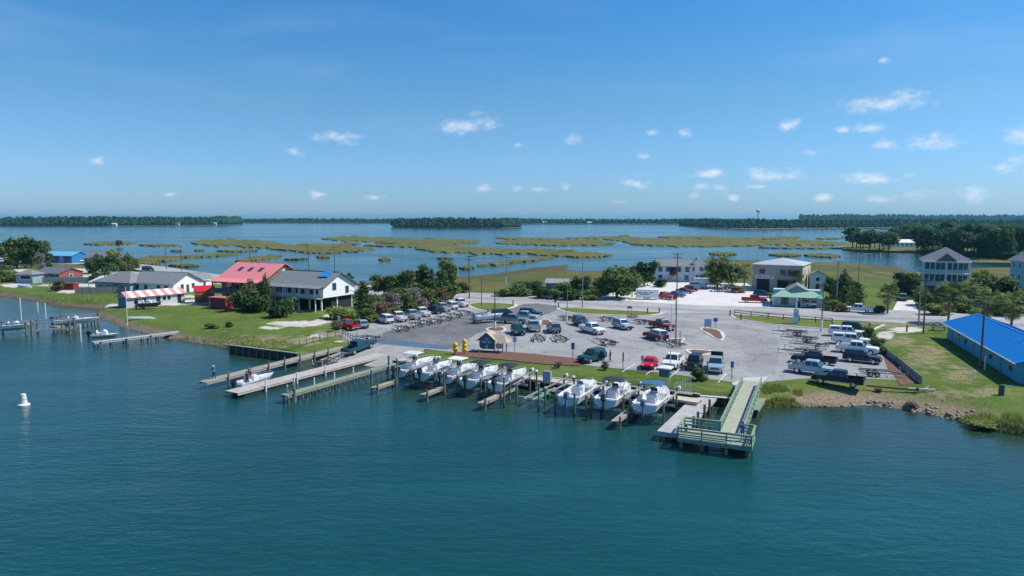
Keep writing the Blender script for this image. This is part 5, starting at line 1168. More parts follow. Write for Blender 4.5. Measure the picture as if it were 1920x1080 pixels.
# small grey pavilion, far houses and the blue roofed store
t = thing('pavilion', 'small grey pavilion with a hipped roof and one open side', 'pavilion', at(57, 530), R(-8)); walls(t, 5.8, 4.5, 0, 2.7, 0, SIDE_G); roof_hip(t, 5.8, 4.5, 2.7, 1.3, ROOF_G, .5)
win(t, 5.8, 4.5, 'F', .6, 1.9, 3.4, 1.1, WHITE, OPEN, name='opening')
t = thing('store_building', 'long store with bright blue walls and a pale blue roof', 'building', at(121, 492), R(-12)); walls(t, 17, 9, 0, 3.4, 1.5, mat('bright_blue_wall', (.02, .18, .42), .6, .08)); roof_gable(t, 17, 9, 3.4, 1.6, mat('pale_blue_metal', (.16, .45, .60), .5, .06), .5)
for u in (-6, -3, 0, 3, 6): win(t, 17, 9, 'F', u, 2.3, 1.6, 1.0, DARK)
for px, py, w, d, e, rh, wm_, rm_, rz, l in [(183, 495, 8, 7, 3, 2.2, SIDE_W, ROOF_T, -20, 'pale gabled cottage behind the leafy shrubs'), (197, 496, 9, 7, 3.4, 2.2, mat('mauve_siding', (.32, .28, .34), .8), ROOF_D, 30, 'mauve grey house beside the pale gabled cottage'),
                                          (112, 523, 12, 8, 2.4, 1.4, mat('brick_red_wall', (.25, .08, .07), .8, .1), ROOF_D, -24, 'low house with a slate blue roof behind the pavilion'), (12, 480, 9, 7, 3, 1.6, SIDE_W, ROOF_T, -20, 'pale house at the picture edge among tall trees'), (55, 477, 8, 6, 4.5, 1.5, SIDE_B, mat('pale_metal_roof', (.6, .62, .62), .5), -20, 'house with a white roof showing between dark trees')]:
    t = thing('house', l, 'house', at(px, py), R(rz)); walls(t, w, d, 0, e, rh, wm_); roof_gable(t, w, d, e, rh, rm_, .4)
    for u in (-w * .3, 0, w * .3): win(t, w, d, 'F', u, e * .55, .9, 1.1)
    win(t, w, d, 'R', 0, e * .55, .9, 1.1); door(t, w, d, 'F', w * .15, 0)

# tan workshop
w, d, rz = 13.2, 15, R(-31); fr = at(1503, 549); c = fr + Vector((math.cos(rz), math.sin(rz), 0)) * (-w / 2) + Vector((-math.sin(rz), math.cos(rz), 0)) * d / 2
t = thing('workshop', 'tan two storey workshop with a low grey roof and a dark garage opening', 'building', c, rz); walls(t, w, d, 0, 7.3, 0, TAN); roof_hip(t, w, d, 7.3, 1.5, mat('pale_metal', (.52, .52, .52), .5, .05, metal=.2), .35)
MB().box((w / 2 + .03, 0, 3.6), (.06, d - .4, 7.2)).build('sunlit_side', SUNLIT_WALL, t)  # sunlight painted on this wall: paler cream sheet over the tan
for u, ww in ((-3.9, 1.5), (1.6, 1.4), (3.2, 1.0), (5.2, 1.4)): win(t, w, d, 'F', u, 5.5, ww, 1.3, TAN)
win(t, w, d, 'F', -3.6, 1.7, 3.2, 3.2, DARK, OPEN, 'garage_opening'); win(t, w, d, 'F', 1.6, 1.9, 2.6, 2.4, DARK, OPEN, 'garage_opening')
MB().box((-3.2, -d / 2 - .06, 3.9), (5.2, .1, .9)).build('sign_board', mat('sign_white', (.68, .70, .74), .6), t)
for i, (x, l) in enumerate([(-4.6, 1.4), (-3.0, 1.2), (-1.6, .9)]): MB().box((x, -d / 2 - .12, 3.9), (l, .03, .3)).build('lettering', mat('sign_print', (.22, .28, .42), .6), t)
MB().box((3, -d / 2 - .8, 3.5), (5, 1.6, .15)).build('balcony', WOOD, t); MB().box((3, -d / 2 - 1.55, 4.1), (5, .06, .9)).build('balcony_rail', WOOD, t)
for u in (-3, 3): win(t, w, d, 'R', u, 5.4, 1.2, 1.3); win(t, w, d, 'R', u, 2.2, 1.2, 1.3)
# green roofed shop
c, rz, w = centre(at(1449, 573), at(1540, 577), 9); d = 9
t = thing('shop', 'low blue grey shop with a pale green porch roof', 'shop', c, rz); walls(t, w, d, 0, 3.3, 0, SIDE_B); walls(t, w * .42, d, 3.3, 3.5, 1.2, mat('shop_gable', (.30, .33, .36), .8), 'y', 'gable_block'); roof_gable(t, w * .42, d, 3.5, 1.25, ROOF_G, .3, 'y', name='gable_roof')
MB().box((0, -d / 2 - .04, 3.5), (w, .12, .8)).build('parapet', mat('parapet_blue', (.24, .42, .50), .7), t)
gr = MB(); x = w / 2 + .4
gr.add([(-x, -d / 2 - 2.0, 2.35), (x, -d / 2 - 2.0, 2.35), (x - 2.2, -d / 2 - .1, 3.75), (-x + 2.2, -d / 2 - .1, 3.75), (-x, -d / 2 - .1, 2.35), (x, -d / 2 - .1, 2.35)], [(0, 1, 2, 3), (0, 3, 4), (1, 5, 2), (0, 4, 5, 1), (4, 3, 2, 5)]); gr.build('porch_roof', mat('pale_green_metal', (.33, .55, .36), .55, .05), t)
for u in (-3.0, -2.2): win(t, w, d, 'F', u, 1.3, .5, 1.6, DARK)
win(t, w, d, 'F', 1.5, 1.5, 1.0, 1.3); door(t, w, d, 'F', .2, 0); posts(t, [(-w / 2, -d / 2 - 1.8), (w / 2, -d / 2 - 1.8)], -.1, 2.4, .14, WHITE, 'porch_post')
# shop sign pillar
t = thing('sign_pillar', 'tall slim white sign pillar on the grass strip', 'sign', at(1492, 608), R(-20)); MB().box((0, 0, 1.5), (.95, .5, 3.0)).build('pedestal', mat('pillar_pale', (.55, .68, .74), .6), t); MB().box((0, 0, 4.1), (.3, .25, 2.3)).build('mast', WHITE, t); MB().box((.25, 0, 4.8), (.35, .1, .3)).build('lamp', WHITE, t); MB().box((0, -.27, 1.9), (.7, .04, 1.0)).build('sign_face', mat('sign_face_blue', (.30, .48, .62), .6), t)
# three storey house with balconies
t = thing('balcony_house', 'three storey grey blue house with stacked balconies and a dark hipped roof', 'house', at(1768, 552), R(-29)); w, d = 10.4, 10; HB = mat('blue_grey_siding', (.26, .37, .43), .75, .06)
walls(t, w, d, 3, 9.2, 0, HB); roof_hip(t, w, d, 9.2, 3.3, ROOF_D, .7); posts(t, [(x, y) for x in (-5, 0, 5) for y in (-6.8, -2, 5)], 0, 3, .35, WHITE)
MB().box((.0, 1, 1.5), (w - 2, 7, 3)).build('lower_enclosure', mat('lower_tan', (.28, .24, .20), .9), t)
pd = MB().add([(-2.3, -d / 2 - 1.9, 9.35), (2.3, -d / 2 - 1.9, 9.35), (0, -d / 2 - 1.9, 11.3), (-2.3, -1, 9.35), (2.3, -1, 9.35), (0, -1, 11.3)], [(0, 1, 2), (5, 4, 3), (0, 3, 4, 1), (1, 4, 5, 2), (2, 5, 3, 0)]); pd.build('gable_dormer', ROOF_D, t)
for z in (3.0, 6.1):
    MB().box((0, -d / 2 - .9, z), (w + .3, 1.9, .25)).build('balcony_deck', WHITE, t); MB().box((0, -d / 2 - 1.75, z + .62), (w, .06, .8)).build('balcony_railing', mat('rail_pale', (.42, .52, .56), .7), t)
    for u in (-4.2, -3, -1.8, -.7, .8, 2, 3.2, 4.3): win(t, w, d, 'F', u, z + 1.55, .95, 2.2, None, mat('teal_glass', (.03, .12, .16), .1, .2, 1, spec=.8))
posts(t, [(x, -d / 2 - 1.7) for x in (-5.1, 0, 5.1)], 3, 9.2, .28, WHITE, 'balcony_post'); MB().box((0, -d / 2 - .9, 9.1), (w + .6, 2.0, .3)).build('eave_band', WHITE, t)
for u in (-3, 3): win(t, w, d, 'L', u, 7.5, 1, 1.3); win(t, w, d, 'L', u, 4.5, 1, 1.3)
t = thing('tall_house', 'tall sky blue house cut by the picture edge', 'house', at(1945, 556), R(-12)); walls(t, 9, 10, 0, 9.5, 2.6, mat('sky_blue_siding', (.16, .45, .60), .7, .06), 'y'); roof_gable(t, 9, 10, 9.5, 2.6, ROOF_D, .5, 'y')
for z in (2, 5, 8):
    for u in (-3, 0, 3): win(t, 9, 10, 'F', u, z, 1, 1.4); win(t, 9, 10, 'L', u, z, 1, 1.4)
# pale house beyond the gravel yard
t = thing('beach_house', 'pale blue two storey house with an orange wooden stair', 'house', at(1262, 526), R(-14)); walls(t, 12, 9, 0, 5.2, 1.6, SIDE_B); roof_gable(t, 12, 9, 5.2, 1.7, ROOF_T, .4)
for u, z in ((-4, 4), (-1.6, 4), (1.8, 4), (4.4, 4), (-4, 1.4), (4.2, 1.4)): win(t, 12, 9, 'F', u, z, 1.1, 1.4, mat('shutter_blue', (.10, .28, .45), .7))
win(t, 12, 9, 'F', 0, 3.4, 2.0, 2.4, DARK, OPEN, 'opening')
OST = mat('orange_wood', (.42, .19, .07), .8, .15)
for i in range(9): MB().box((-1.6 + .32 * i, -d / 2 + .2 - 1.2, .3 + .31 * i), (.36, 1.2, .08)).build('stair_tread', OST, t)
MB().bar((-1.8, -5.1, .3), (1.2, -5.1, 3.1), .1, .3).bar((-1.8, -6.4, .3), (1.2, -6.4, 3.1), .1, .3).build('stair_stringer', OST, t); MB().bar((-1.8, -6.4, 1.4), (1.2, -6.4, 4.2), .08, .1).build('stair_rail', OST, t)
t = thing('cottage', 'white gabled cottage with a purple grey roof beside the pale blue house', 'house', at(1306, 527), R(-14)); walls(t, 5.5, 7, 0, 5.2, 2.2, SIDE_W, 'y'); roof_gable(t, 5.5, 7, 5.2, 2.2, mat('purple_shingle', (.22, .20, .26), .9, .1), .4, 'y')
for u, z in ((-1.2, 4.2), (1.2, 4.2), (0, 1.6)): win(t, 5.5, 7, 'F', u, z, .9, 1.3)
t = thing('ruined_shed', 'weathered grey shed half buried in shrubs beyond the road', 'shed', at(1046, 540), R(-10)); walls(t, 6.5, 4, 0, 1.7, 1.0, mat('old_boards', (.30, .28, .28), .9, .25, 1, .4)); roof_gable(t, 6.5, 4, 1.7, 1.0, mat('old_roof', (.33, .31, .31), .9, .3, 1, .4), .3); door(t, 6.5, 4, 'F', 1, 0, .9, 1.6)
t = thing('garden_shed', 'pale blue garden shed beside the tan workshop', 'shed', at(1530, 545), R(-15)); walls(t, 4, 4, 0, 4.6, 1, SIDE_B, 'y'); roof_gable(t, 4, 4, 4.6, 1, ROOF_G, .3, 'y'); door(t, 4, 4, 'F', 0, 0); win(t, 4, 4, 'F', 0, 3.4, .9, 1)
# long building with a blue metal roof
a, b = at(1775, 634), at(1910, 719); u = (b - a).normalized(); n = Vector((-u.y, u.x, 0)); w = (b - a).length; d = 8.6; c = (a + b) / 2 + n * d / 2
t = thing('long_building', 'long low teal building with a bright blue metal roof', 'building', Vector((c.x, c.y, 1.2)), math.atan2(u.y, u.x)); BM = mat('bright_blue_metal', (.004, .20, .55), .38, .03, .5, .0, stretch=(8, .3, 1))
walls(t, w, d, 0, 2.7, 1.5, mat('teal_wall', (.06, .33, .46), .7, .08, .8)); rf = roof_gable(t, w, d, 2.7, 1.5, BM, .7)
k = 1.5 / 4.3; mat('teal_trim', (.08, .28, .40), .7)
for i in range(1, 44):
    x = -w / 2 - .7 + (w + 1.4) * i / 44
    MB().bar((x, -5.0, 2.7 - .7 * k + .21), (x, 0, 4.41), .05, .05).build('roof_seam', BM, rf); MB().bar((x, 5.0, 2.7 - .7 * k + .21), (x, 0, 4.41), .05, .05).build('roof_seam', BM, rf)
for i in range(8):
    u_ = -w / 2 + 3 + i * (w - 6) / 7
    (win(t, w, d, 'F', u_, 1.5, 1.0, 1.0, MATS['teal_trim']) if i % 3 else door(t, w, d, 'F', u_, 0, .95, 2.0, MATS['teal_trim']))
win(t, w, d, 'R', 0, 1.5, 1.2, 1.0)

# far houses on the wooded shores
FW = mat('far_white', (.55, .55, .53), .7, .05)
for px, py, w, l in [(100, 423, 26, 'white roofed house on the far wooded shore'), (31, 423, 16, 'small pale house at the far end of the wooded shore'), (215, 423.5, 20, 'pale house half way along the far wooded shore'), (231, 423, 14, 'brown roofed house on the far wooded shore'), (333, 422.5, 16, 'reddish house on the far wooded shore'), (404, 422, 12, 'tiny pale house near the tip of the far shore'), (1020, 419.5, 30, 'pale far house past the end of the wooded island'), (1105, 420, 24, 'tiny white house on the thin distant shore')]:
    t = thing('far_house', l, 'house', zup(at(px, py, .7), .7), 0, 'houses on the far shore'); s = w / 22
    walls(t, 12 * s, 8 * s, 0, 5, 2.5, FW); roof_gable(t, 12 * s, 8 * s, 5, 2.5, mat('far_brown_roof', (.2, .12, .1), .9) if 'brown' in l or 'red' in l else FW, .6)
    for u in (-3.5 * s, 0, 3.5 * s): win(t, 12 * s, 8 * s, 'F', u, 3.5, 1.6, 2)
t = thing('lakeside_house', 'long house with a white roof among the trees across the creek', 'house', zup(at(1692, 463, .9), .9), R(-6)); walls(t, 20, 9, 0, 3.4, 1.8, SIDE_W); roof_gable(t, 20, 9, 3.4, 1.9, mat('white_metal_roof', (.80, .80, .80), .5, .03), .6)
for u in (-8, -5, -2, 1, 4, 7): win(t, 20, 9, 'F', u, 1.9, 1.4, 1.5)
t = thing('water_tower', 'white water tower rising above the far tree line', 'water tower', at(1421, 423.5, .7), 0); m = MB().cyl((0, 0, 0), (0, 0, 34), 2.4, 1.6, n=12); m.build('shaft', FW, t)
MB().cyl((0, 0, 33), (0, 0, 36.5), 2, 6, n=16).cyl((0, 0, 36.5), (0, 0, 40), 6, 6, n=16).cyl((0, 0, 40), (0, 0, 43), 6, 1, n=16).build('tank', FW, t)
# ================================================================== TREES AND PLANTS
def leafmat(name, c1, c2, trans=.36):
    c1 = tuple(v * 1.3 for v in c1); c2 = tuple(v * 1.2 for v in c2)
    m = bpy.data.materials.new(name); m.use_nodes = True; t = m.node_tree; p = t.nodes['Principled BSDF']; p.inputs['Roughness'].default_value = .65; p.inputs['Specular IOR Level'].default_value = .25
    tc_ = t.nodes.new('ShaderNodeTexCoord'); nz_ = t.nodes.new('ShaderNodeTexNoise'); nz_.inputs['Scale'].default_value = 5.; nz_.inputs['Detail'].default_value = 3; t.links.new(tc_.outputs['Object'], nz_.inputs['Vector'])
    oi = t.nodes.new('ShaderNodeObjectInfo'); add = t.nodes.new('ShaderNodeMath'); add.operation = 'MULTIPLY_ADD'; add.inputs[1].default_value = .55; t.links.new(oi.outputs['Random'], add.inputs[0]); t.links.new(nz_.outputs[0], add.inputs[2])
    mr = t.nodes.new('ShaderNodeMapRange'); mr.inputs[1].default_value = .42; mr.inputs[2].default_value = 1.1; t.links.new(add.outputs[0], mr.inputs[0])
    mx = t.nodes.new('ShaderNodeMix'); mx.data_type = 'RGBA'; t.links.new(mr.outputs[0], mx.inputs[0]); mx.inputs[6].default_value = (*c1, 1); mx.inputs[7].default_value = (*c2, 1); t.links.new(mx.outputs[2], p.inputs['Base Color'])
    tr = t.nodes.new('ShaderNodeBsdfTranslucent'); t.links.new(mx.outputs[2], tr.inputs[0]); ms = t.nodes.new('ShaderNodeMixShader'); ms.inputs[0].default_value = trans
    t.links.new(p.outputs[0], ms.inputs[1]); t.links.new(tr.outputs[0], ms.inputs[2]); t.links.new(ms.outputs[0], t.nodes['Material Output'].inputs['Surface'])
    return m
LEAF = dict(oak=leafmat('oak_leaf', (.055, .10, .024), (.15, .20, .06)), dark=leafmat('dark_leaf', (.032, .075, .024), (.085, .14, .042)), cedar=leafmat('cedar_leaf', (.055, .09, .028), (.14, .17, .06)), light=leafmat('light_leaf', (.11, .17, .025), (.25, .29, .08)),
            brown=leafmat('brown_leaf', (.12, .10, .045), (.24, .17, .11)), grey=leafmat('grey_twig', (.15, .135, .105), (.30, .26, .23)), palm=leafmat('palm_leaf', (.08, .12, .035), (.21, .245, .09)), wood=leafmat('wood_leaf', (.030, .088, .040), (.075, .15, .055)), dead=leafmat('dead_frond', (.22, .17, .09), (.36, .29, .17)))
def leaf_cloud(C, Rr, n, size, seed, flat=.8, shell=.55):
    "n leaf quads spread through spheres C (k,3) of radii Rr"
    r = np.random.default_rng(seed); C = np.array(C); Rr = np.array(Rr); wts = Rr ** 2; k = r.choice(len(C), n, p=wts / wts.sum())
    d = r.normal(size=(n, 3)); d /= np.linalg.norm(d, axis=1)[:, None]; rad = Rr[k] * (shell + (1 - shell) * r.random(n)) * (1 + .34 * r.normal(size=n))
    P = C[k] + d * rad[:, None] * np.array([1, 1, flat])
    nrm = d * .6 + r.normal(size=(n, 3)) * .6 + np.array([0, 0, .35]); nrm /= np.linalg.norm(nrm, axis=1)[:, None]
    a = np.cross(nrm, r.normal(size=(n, 3))); a /= np.linalg.norm(a, axis=1)[:, None]; b = np.cross(nrm, a); s = size * r.uniform(.55, 1.4, n)[:, None]
    V = np.stack([P - a * s - b * s * .7, P + a * s - b * s * .5, P + a * s * .8 + b * s * .7, P - a * s * .7 + b * s * .8], 1)
    return V.reshape(-1, 3), np.arange(4 * n).reshape(-1, 4)
TP = {}
def tree_proto(kind, seed):
    k = (kind, seed)
    if k in TP: return TP[k]
    r = random.Random(seed * 13 + 5); C, Q = [], []; tr = MB()
    if kind == 'oak':          # unit tree: height 1, width about 1
        for i in range(18):
            a = r.uniform(0, 6.28); d = r.uniform(.05, .36); z = r.uniform(.24, .86); d *= 1.1 - .8 * max(0, z - .6); C.append((d * math.cos(a), d * math.sin(a), z)); Q.append(r.uniform(.11, .19))
        n, s = 2900, .034; tr.cyl((0, 0, -.03), (.02, 0, .45), .035, .02, n=7)
        for i in range(5): c = C[i]; tr.cyl((.01, 0, r.uniform(.22, .4)), c, .016, .005, n=5)
    elif kind == 'cedar':
        for i in range(16):
            z = .12 + .83 * i / 15; rr = .34 * (1 - z) ** .7 + .05; a = r.uniform(0, 6.28); d = rr * r.uniform(.2, .7); C.append((d * math.cos(a), d * math.sin(a), z)); Q.append(rr * r.uniform(.45, .8) + .03)
        n, s = 1900, .028; tr.cyl((0, 0, -.03), (0, 0, .85), .03, .006, n=7)
    elif kind == 'pine':
        for i in range(13):
            z = r.uniform(.42, .95); a = r.uniform(0, 6.28); d = r.uniform(.02, .28) * (1.25 - z); C.append((d * math.cos(a), d * math.sin(a), z)); Q.append(r.uniform(.11, .19))
        n, s = 2000, .036; tr.cyl((0, 0, -.03), (.01, 0, .9), .02, .006, n=7)
        for i in range(6): c = C[i]; tr.cyl((0, 0, c[2] - .08), c, .008, .003, n=4)
    elif kind == 'shrub':
        for i in range(14):
            a = r.uniform(0, 6.28); d = r.uniform(0, .36); z = r.uniform(.16, .72) * (1 - .5 * d); C.append((d * math.cos(a), d * math.sin(a), z)); Q.append(r.uniform(.13, .24))
        n, s = 1700, .042
        for i in range(6): tr.cyl((0, 0, -.04), C[i], .02, .006, n=5)
    elif kind == 'twiggy':
        for i in range(12):
            a = r.uniform(0, 6.28); d = r.uniform(0, .36); z = r.uniform(.2, .8) * (1 - .4 * d); C.append((d * math.cos(a), d * math.sin(a), z)); Q.append(r.uniform(.12, .22))
        n, s = 1300, .030
        for i in range(40):
            a = r.uniform(0, 6.28); d = r.uniform(.1, .5); z = r.uniform(.3, 1); q = (d * .5 * math.cos(a), d * .5 * math.sin(a), z * .5); tr.cyl((0, 0, -.03), q, .012, .006, n=4); tr.cyl(q, (d * math.cos(a + r.uniform(-.3, .3)), d * math.sin(a), z), .006, .002, n=4)
    V_, F_ = leaf_cloud(C, Q, n, s, seed)
    TP[k] = (V_, F_, tr.mesh('trunk', TRUNK)); return TP[k]
CR = {}
def crown_mesh(kind, seed, lm_):
    k = (kind, seed, lm_)
    if k not in CR: V_, F_, _ = tree_proto(kind, seed); CR[k] = fast_mesh('crown', V_, F_, LEAF[lm_])
    return CR[k]
tcount = 0
def tree(kind, px, py, hpx, wpx, lm_, label, cat='tree', z=None, group=None, name=None):
    global tcount; tcount += 1; seed = 1 + tcount % 4
    p = at(px, py, 1.2 if z is None else z)
    if z is None: p.z = min(1.2, max(ground_z(p), .2))
    m = mpp(px, py); H, W_ = hpx * m, wpx * m * 1.18
    nm = name or dict(oak='oak_tree', cedar='cedar_tree', pine='pine_tree', shrub='shrub', twiggy='dry_shrub')[kind]
    t = thing(nm, label, cat, p, (tcount * 2.399) % 6.28, group); _, _, tm = tree_proto(kind, seed); k = dict(cedar=1.25, pine=1.5).get(kind, 1.0)
    for n_, me in (('crown', crown_mesh(kind, seed, lm_)), ('trunk', tm)):
        o = link(n_, me, t); o.scale = (W_ * k, W_ * k, H)
    return t
def palm_mesh(seed, short=False):
    r = random.Random(seed); f = MB(); dd = MB()
    def frond(b, az_, up, l, out):
        d = Vector((math.cos(az_) * math.cos(up), math.sin(az_) * math.cos(up), math.sin(up))); mid = b + d * l * .55; side = d.cross(Vector((0, 0, 1))).normalized(); nrm = side.cross(d)
        out.add([b + side * .02, b - side * .02, mid - side * .02, mid + side * .02], [(0, 1, 2, 3)])
        for k in range(9):
            th = (k - 4) / 4 * 1.25; q = d * math.cos(th) + side * math.sin(th); drop = Vector((0, 0, -.18 - .25 * abs(math.sin(th)))); a = mid + q * l * .28 + nrm * r.uniform(-.03, .03); e = mid + q * l * .5 + drop * l * .35; w_ = q.cross(nrm).normalized() * l * .035
            out.add([mid, a + w_, e, a - w_], [(0, 1, 2, 3)])
    top = Vector((0, 0, 0))
    for i in range(52): frond(top + Vector((0, 0, r.uniform(-.25, .2))), r.uniform(0, 6.28), r.uniform(-.5, 1.25), r.uniform(1.3, 1.8), f)
    for i in range(12): frond(top + Vector((0, 0, -.3)), r.uniform(0, 6.28), r.uniform(-1.35, -.8), r.uniform(.9, 1.3), dd)
    return f.mesh('fronds', LEAF['palm'], fix=False), dd.mesh('dead_fronds', LEAF['dead'], fix=False)
PM = [palm_mesh(s) for s in (1, 2, 3)]
def palm(px, py, hpx, label, spread=1.):
    p = at(px, py); m = mpp(px, py); H = hpx * m - 1.2 * spread; t = thing('palm_tree', label, 'palm tree', p, random.uniform(0, 6)); i = random.randrange(3)
    tr = MB(); n = 9
    for k in range(n): tr.cyl((.04 * math.sin(k), 0, H * k / n - .05), (.04 * math.sin(k + 1), 0, H * (k + 1) / n), .22, .17, n=9)
    tr.build('trunk', mat('palm_trunk', (.20, .16, .12), .95, .3, 4, .6), t)
    for nm, me in (('fronds', PM[i][0]), ('dead_fronds', PM[i][1])):
        o = link(nm, me, t, (0, 0, H)); o.scale = (spread * 1.3,) * 3
T_ = tree
# beyond the far bungalows
T_('oak', 32, 503, 60, 50, 'oak', 'tallest green oak above the pavilion'); T_('oak', 60, 503, 54, 48, 'dark', 'broad dark oak beside the blue store'); T_('oak', 8, 487, 32, 40, 'dark', 'dark oak at the very picture edge beyond the road'); T_('oak', 75, 497, 48, 34, 'oak', 'oak with yellowish leaves touching the blue store')
T_('oak', 52, 470, 26, 36, 'grey', 'pale greyish treetop behind the tall oaks'); T_('twiggy', 78, 510, 42, 26, 'grey', 'bare grey tree between the oaks and the sandy lot'); T_('shrub', 20, 528, 26, 42, 'oak', 'rounded shrub beside the pavilion'); T_('shrub', 24, 500, 22, 26, 'dark', 'dark shrub by the pale wall near the picture edge'); T_('shrub', 4, 515, 22, 30, 'oak', 'olive shrub cut by the picture edge behind the pavilion')
T_('shrub', 112, 545, 24, 28, 'brown', 'brown and green bush behind the red skip'); T_('shrub', 90, 503, 16, 16, 'oak', 'small round bush at the sandy lot edge')
T_('shrub', 176, 512, 34, 34, 'dark', 'dark bush in front of the pale gabled cottage'); T_('oak', 203, 520, 44, 44, 'dark', 'dark oak behind the teal bungalow'); T_('oak', 217, 500, 34, 34, 'light', 'bright green young oak beside the mauve house'); T_('cedar', 240, 506, 32, 30, 'cedar', 'feathery cedar by the far road'); T_('shrub', 232, 507, 24, 30, 'cedar', 'low bush under the feathery cedar'); T_('shrub', 178, 530, 24, 22, 'dark', 'dark bush beside the canopy tent'); T_('cedar', 253, 503, 22, 20, 'cedar', 'small cedar at the marsh side of the far road')
T_('shrub', 252, 545, 18, 40, 'brown', 'pale brown hedge behind the striped shed')
T_('oak', 222, 462, 13, 16, 'brown', 'lone dark tree on a thin marsh island', z=.5)
# round the stilt house
T_('shrub', 458, 582, 46, 50, 'dark', 'large dark bush beside the red storage shed'); T_('cedar', 470, 580, 56, 40, 'cedar', 'cedar with grey top in front of the brown building'); T_('cedar', 499, 582, 66, 30, 'cedar', 'tall narrow cedar between the two large houses'); T_('shrub', 484, 585, 40, 44, 'dark', 'dark bush at the foot of the narrow cedar')
T_('shrub', 528, 595, 40, 50, 'dark', 'round dark bush in front of the stilt house'); T_('shrub', 546, 585, 34, 30, 'light', 'yellow green bush against the stilt house porch'); T_('twiggy', 478, 570, 46, 34, 'grey', 'bare grey branches in front of the red roof')
T_('shrub', 632, 598, 30, 46, 'light', 'yellow green bush under the white gable'); T_('cedar', 682, 590, 62, 46, 'dark', 'dense dark cedar beside the white gable'); T_('shrub', 655, 606, 28, 44, 'light', 'light green shrub behind the red pickup'); T_('shrub', 690, 604, 32, 40, 'oak', 'olive shrub above the silver hatchback'); T_('twiggy', 632, 622, 26, 24, 'brown', 'dry shrub at the fence corner by the red pickup'); T_('cedar', 655, 526, 20, 20, 'cedar', 'small cedar behind the stilt house roof')
for px, py, h, w, m, l in [(712, 602, 42, 46, 'brown', 'reddish brown thicket bush above the first white suv'), (734, 592, 50, 44, 'grey', 'grey leafless thicket bush behind the white pickup'), (752, 586, 46, 42, 'cedar', 'olive green thicket bush behind the silver grey pickup'), (778, 581, 50, 46, 'grey', 'tall grey thicket bush in the middle of the row'), (800, 577, 44, 40, 'oak', 'green thicket bush behind the navy suv'), (824, 570, 34, 40, 'brown', 'brown thicket bush beside the road end')]:
    T_('twiggy', px, py, h, w, m, l)
T_('shrub', 724, 596, 30, 44, 'cedar', 'low olive bush among the thicket above the first white suv'); T_('shrub', 768, 584, 30, 44, 'oak', 'low green bush among the thicket behind the fourth pickup'); T_('shrub', 812, 570, 30, 40, 'cedar', 'low olive bush among the thicket past the navy suv'); T_('shrub', 700, 585, 40, 46, 'oak', 'olive bush between the cedar and the thicket'); T_('oak', 722, 556, 44, 50, 'oak', 'green oak rising behind the thicket nearest the stilt house'); T_('oak', 762, 556, 52, 52, 'oak', 'green oak behind the middle of the thicket'); T_('oak', 796, 553, 58, 44, 'dark', 'dark oak behind the thicket beside the tallest one'); T_('oak', 838, 550, 64, 42, 'oak', 'tallest green oak at the road end of the thicket'); T_('shrub', 818, 556, 44, 46, 'dark', 'dark bush between the two tall oaks'); T_('shrub', 868, 548, 22, 40, 'cedar', 'low bush at the marsh edge beside the road'); T_('shrub', 784, 568, 30, 40, 'cedar', 'green bush inside the thicket')
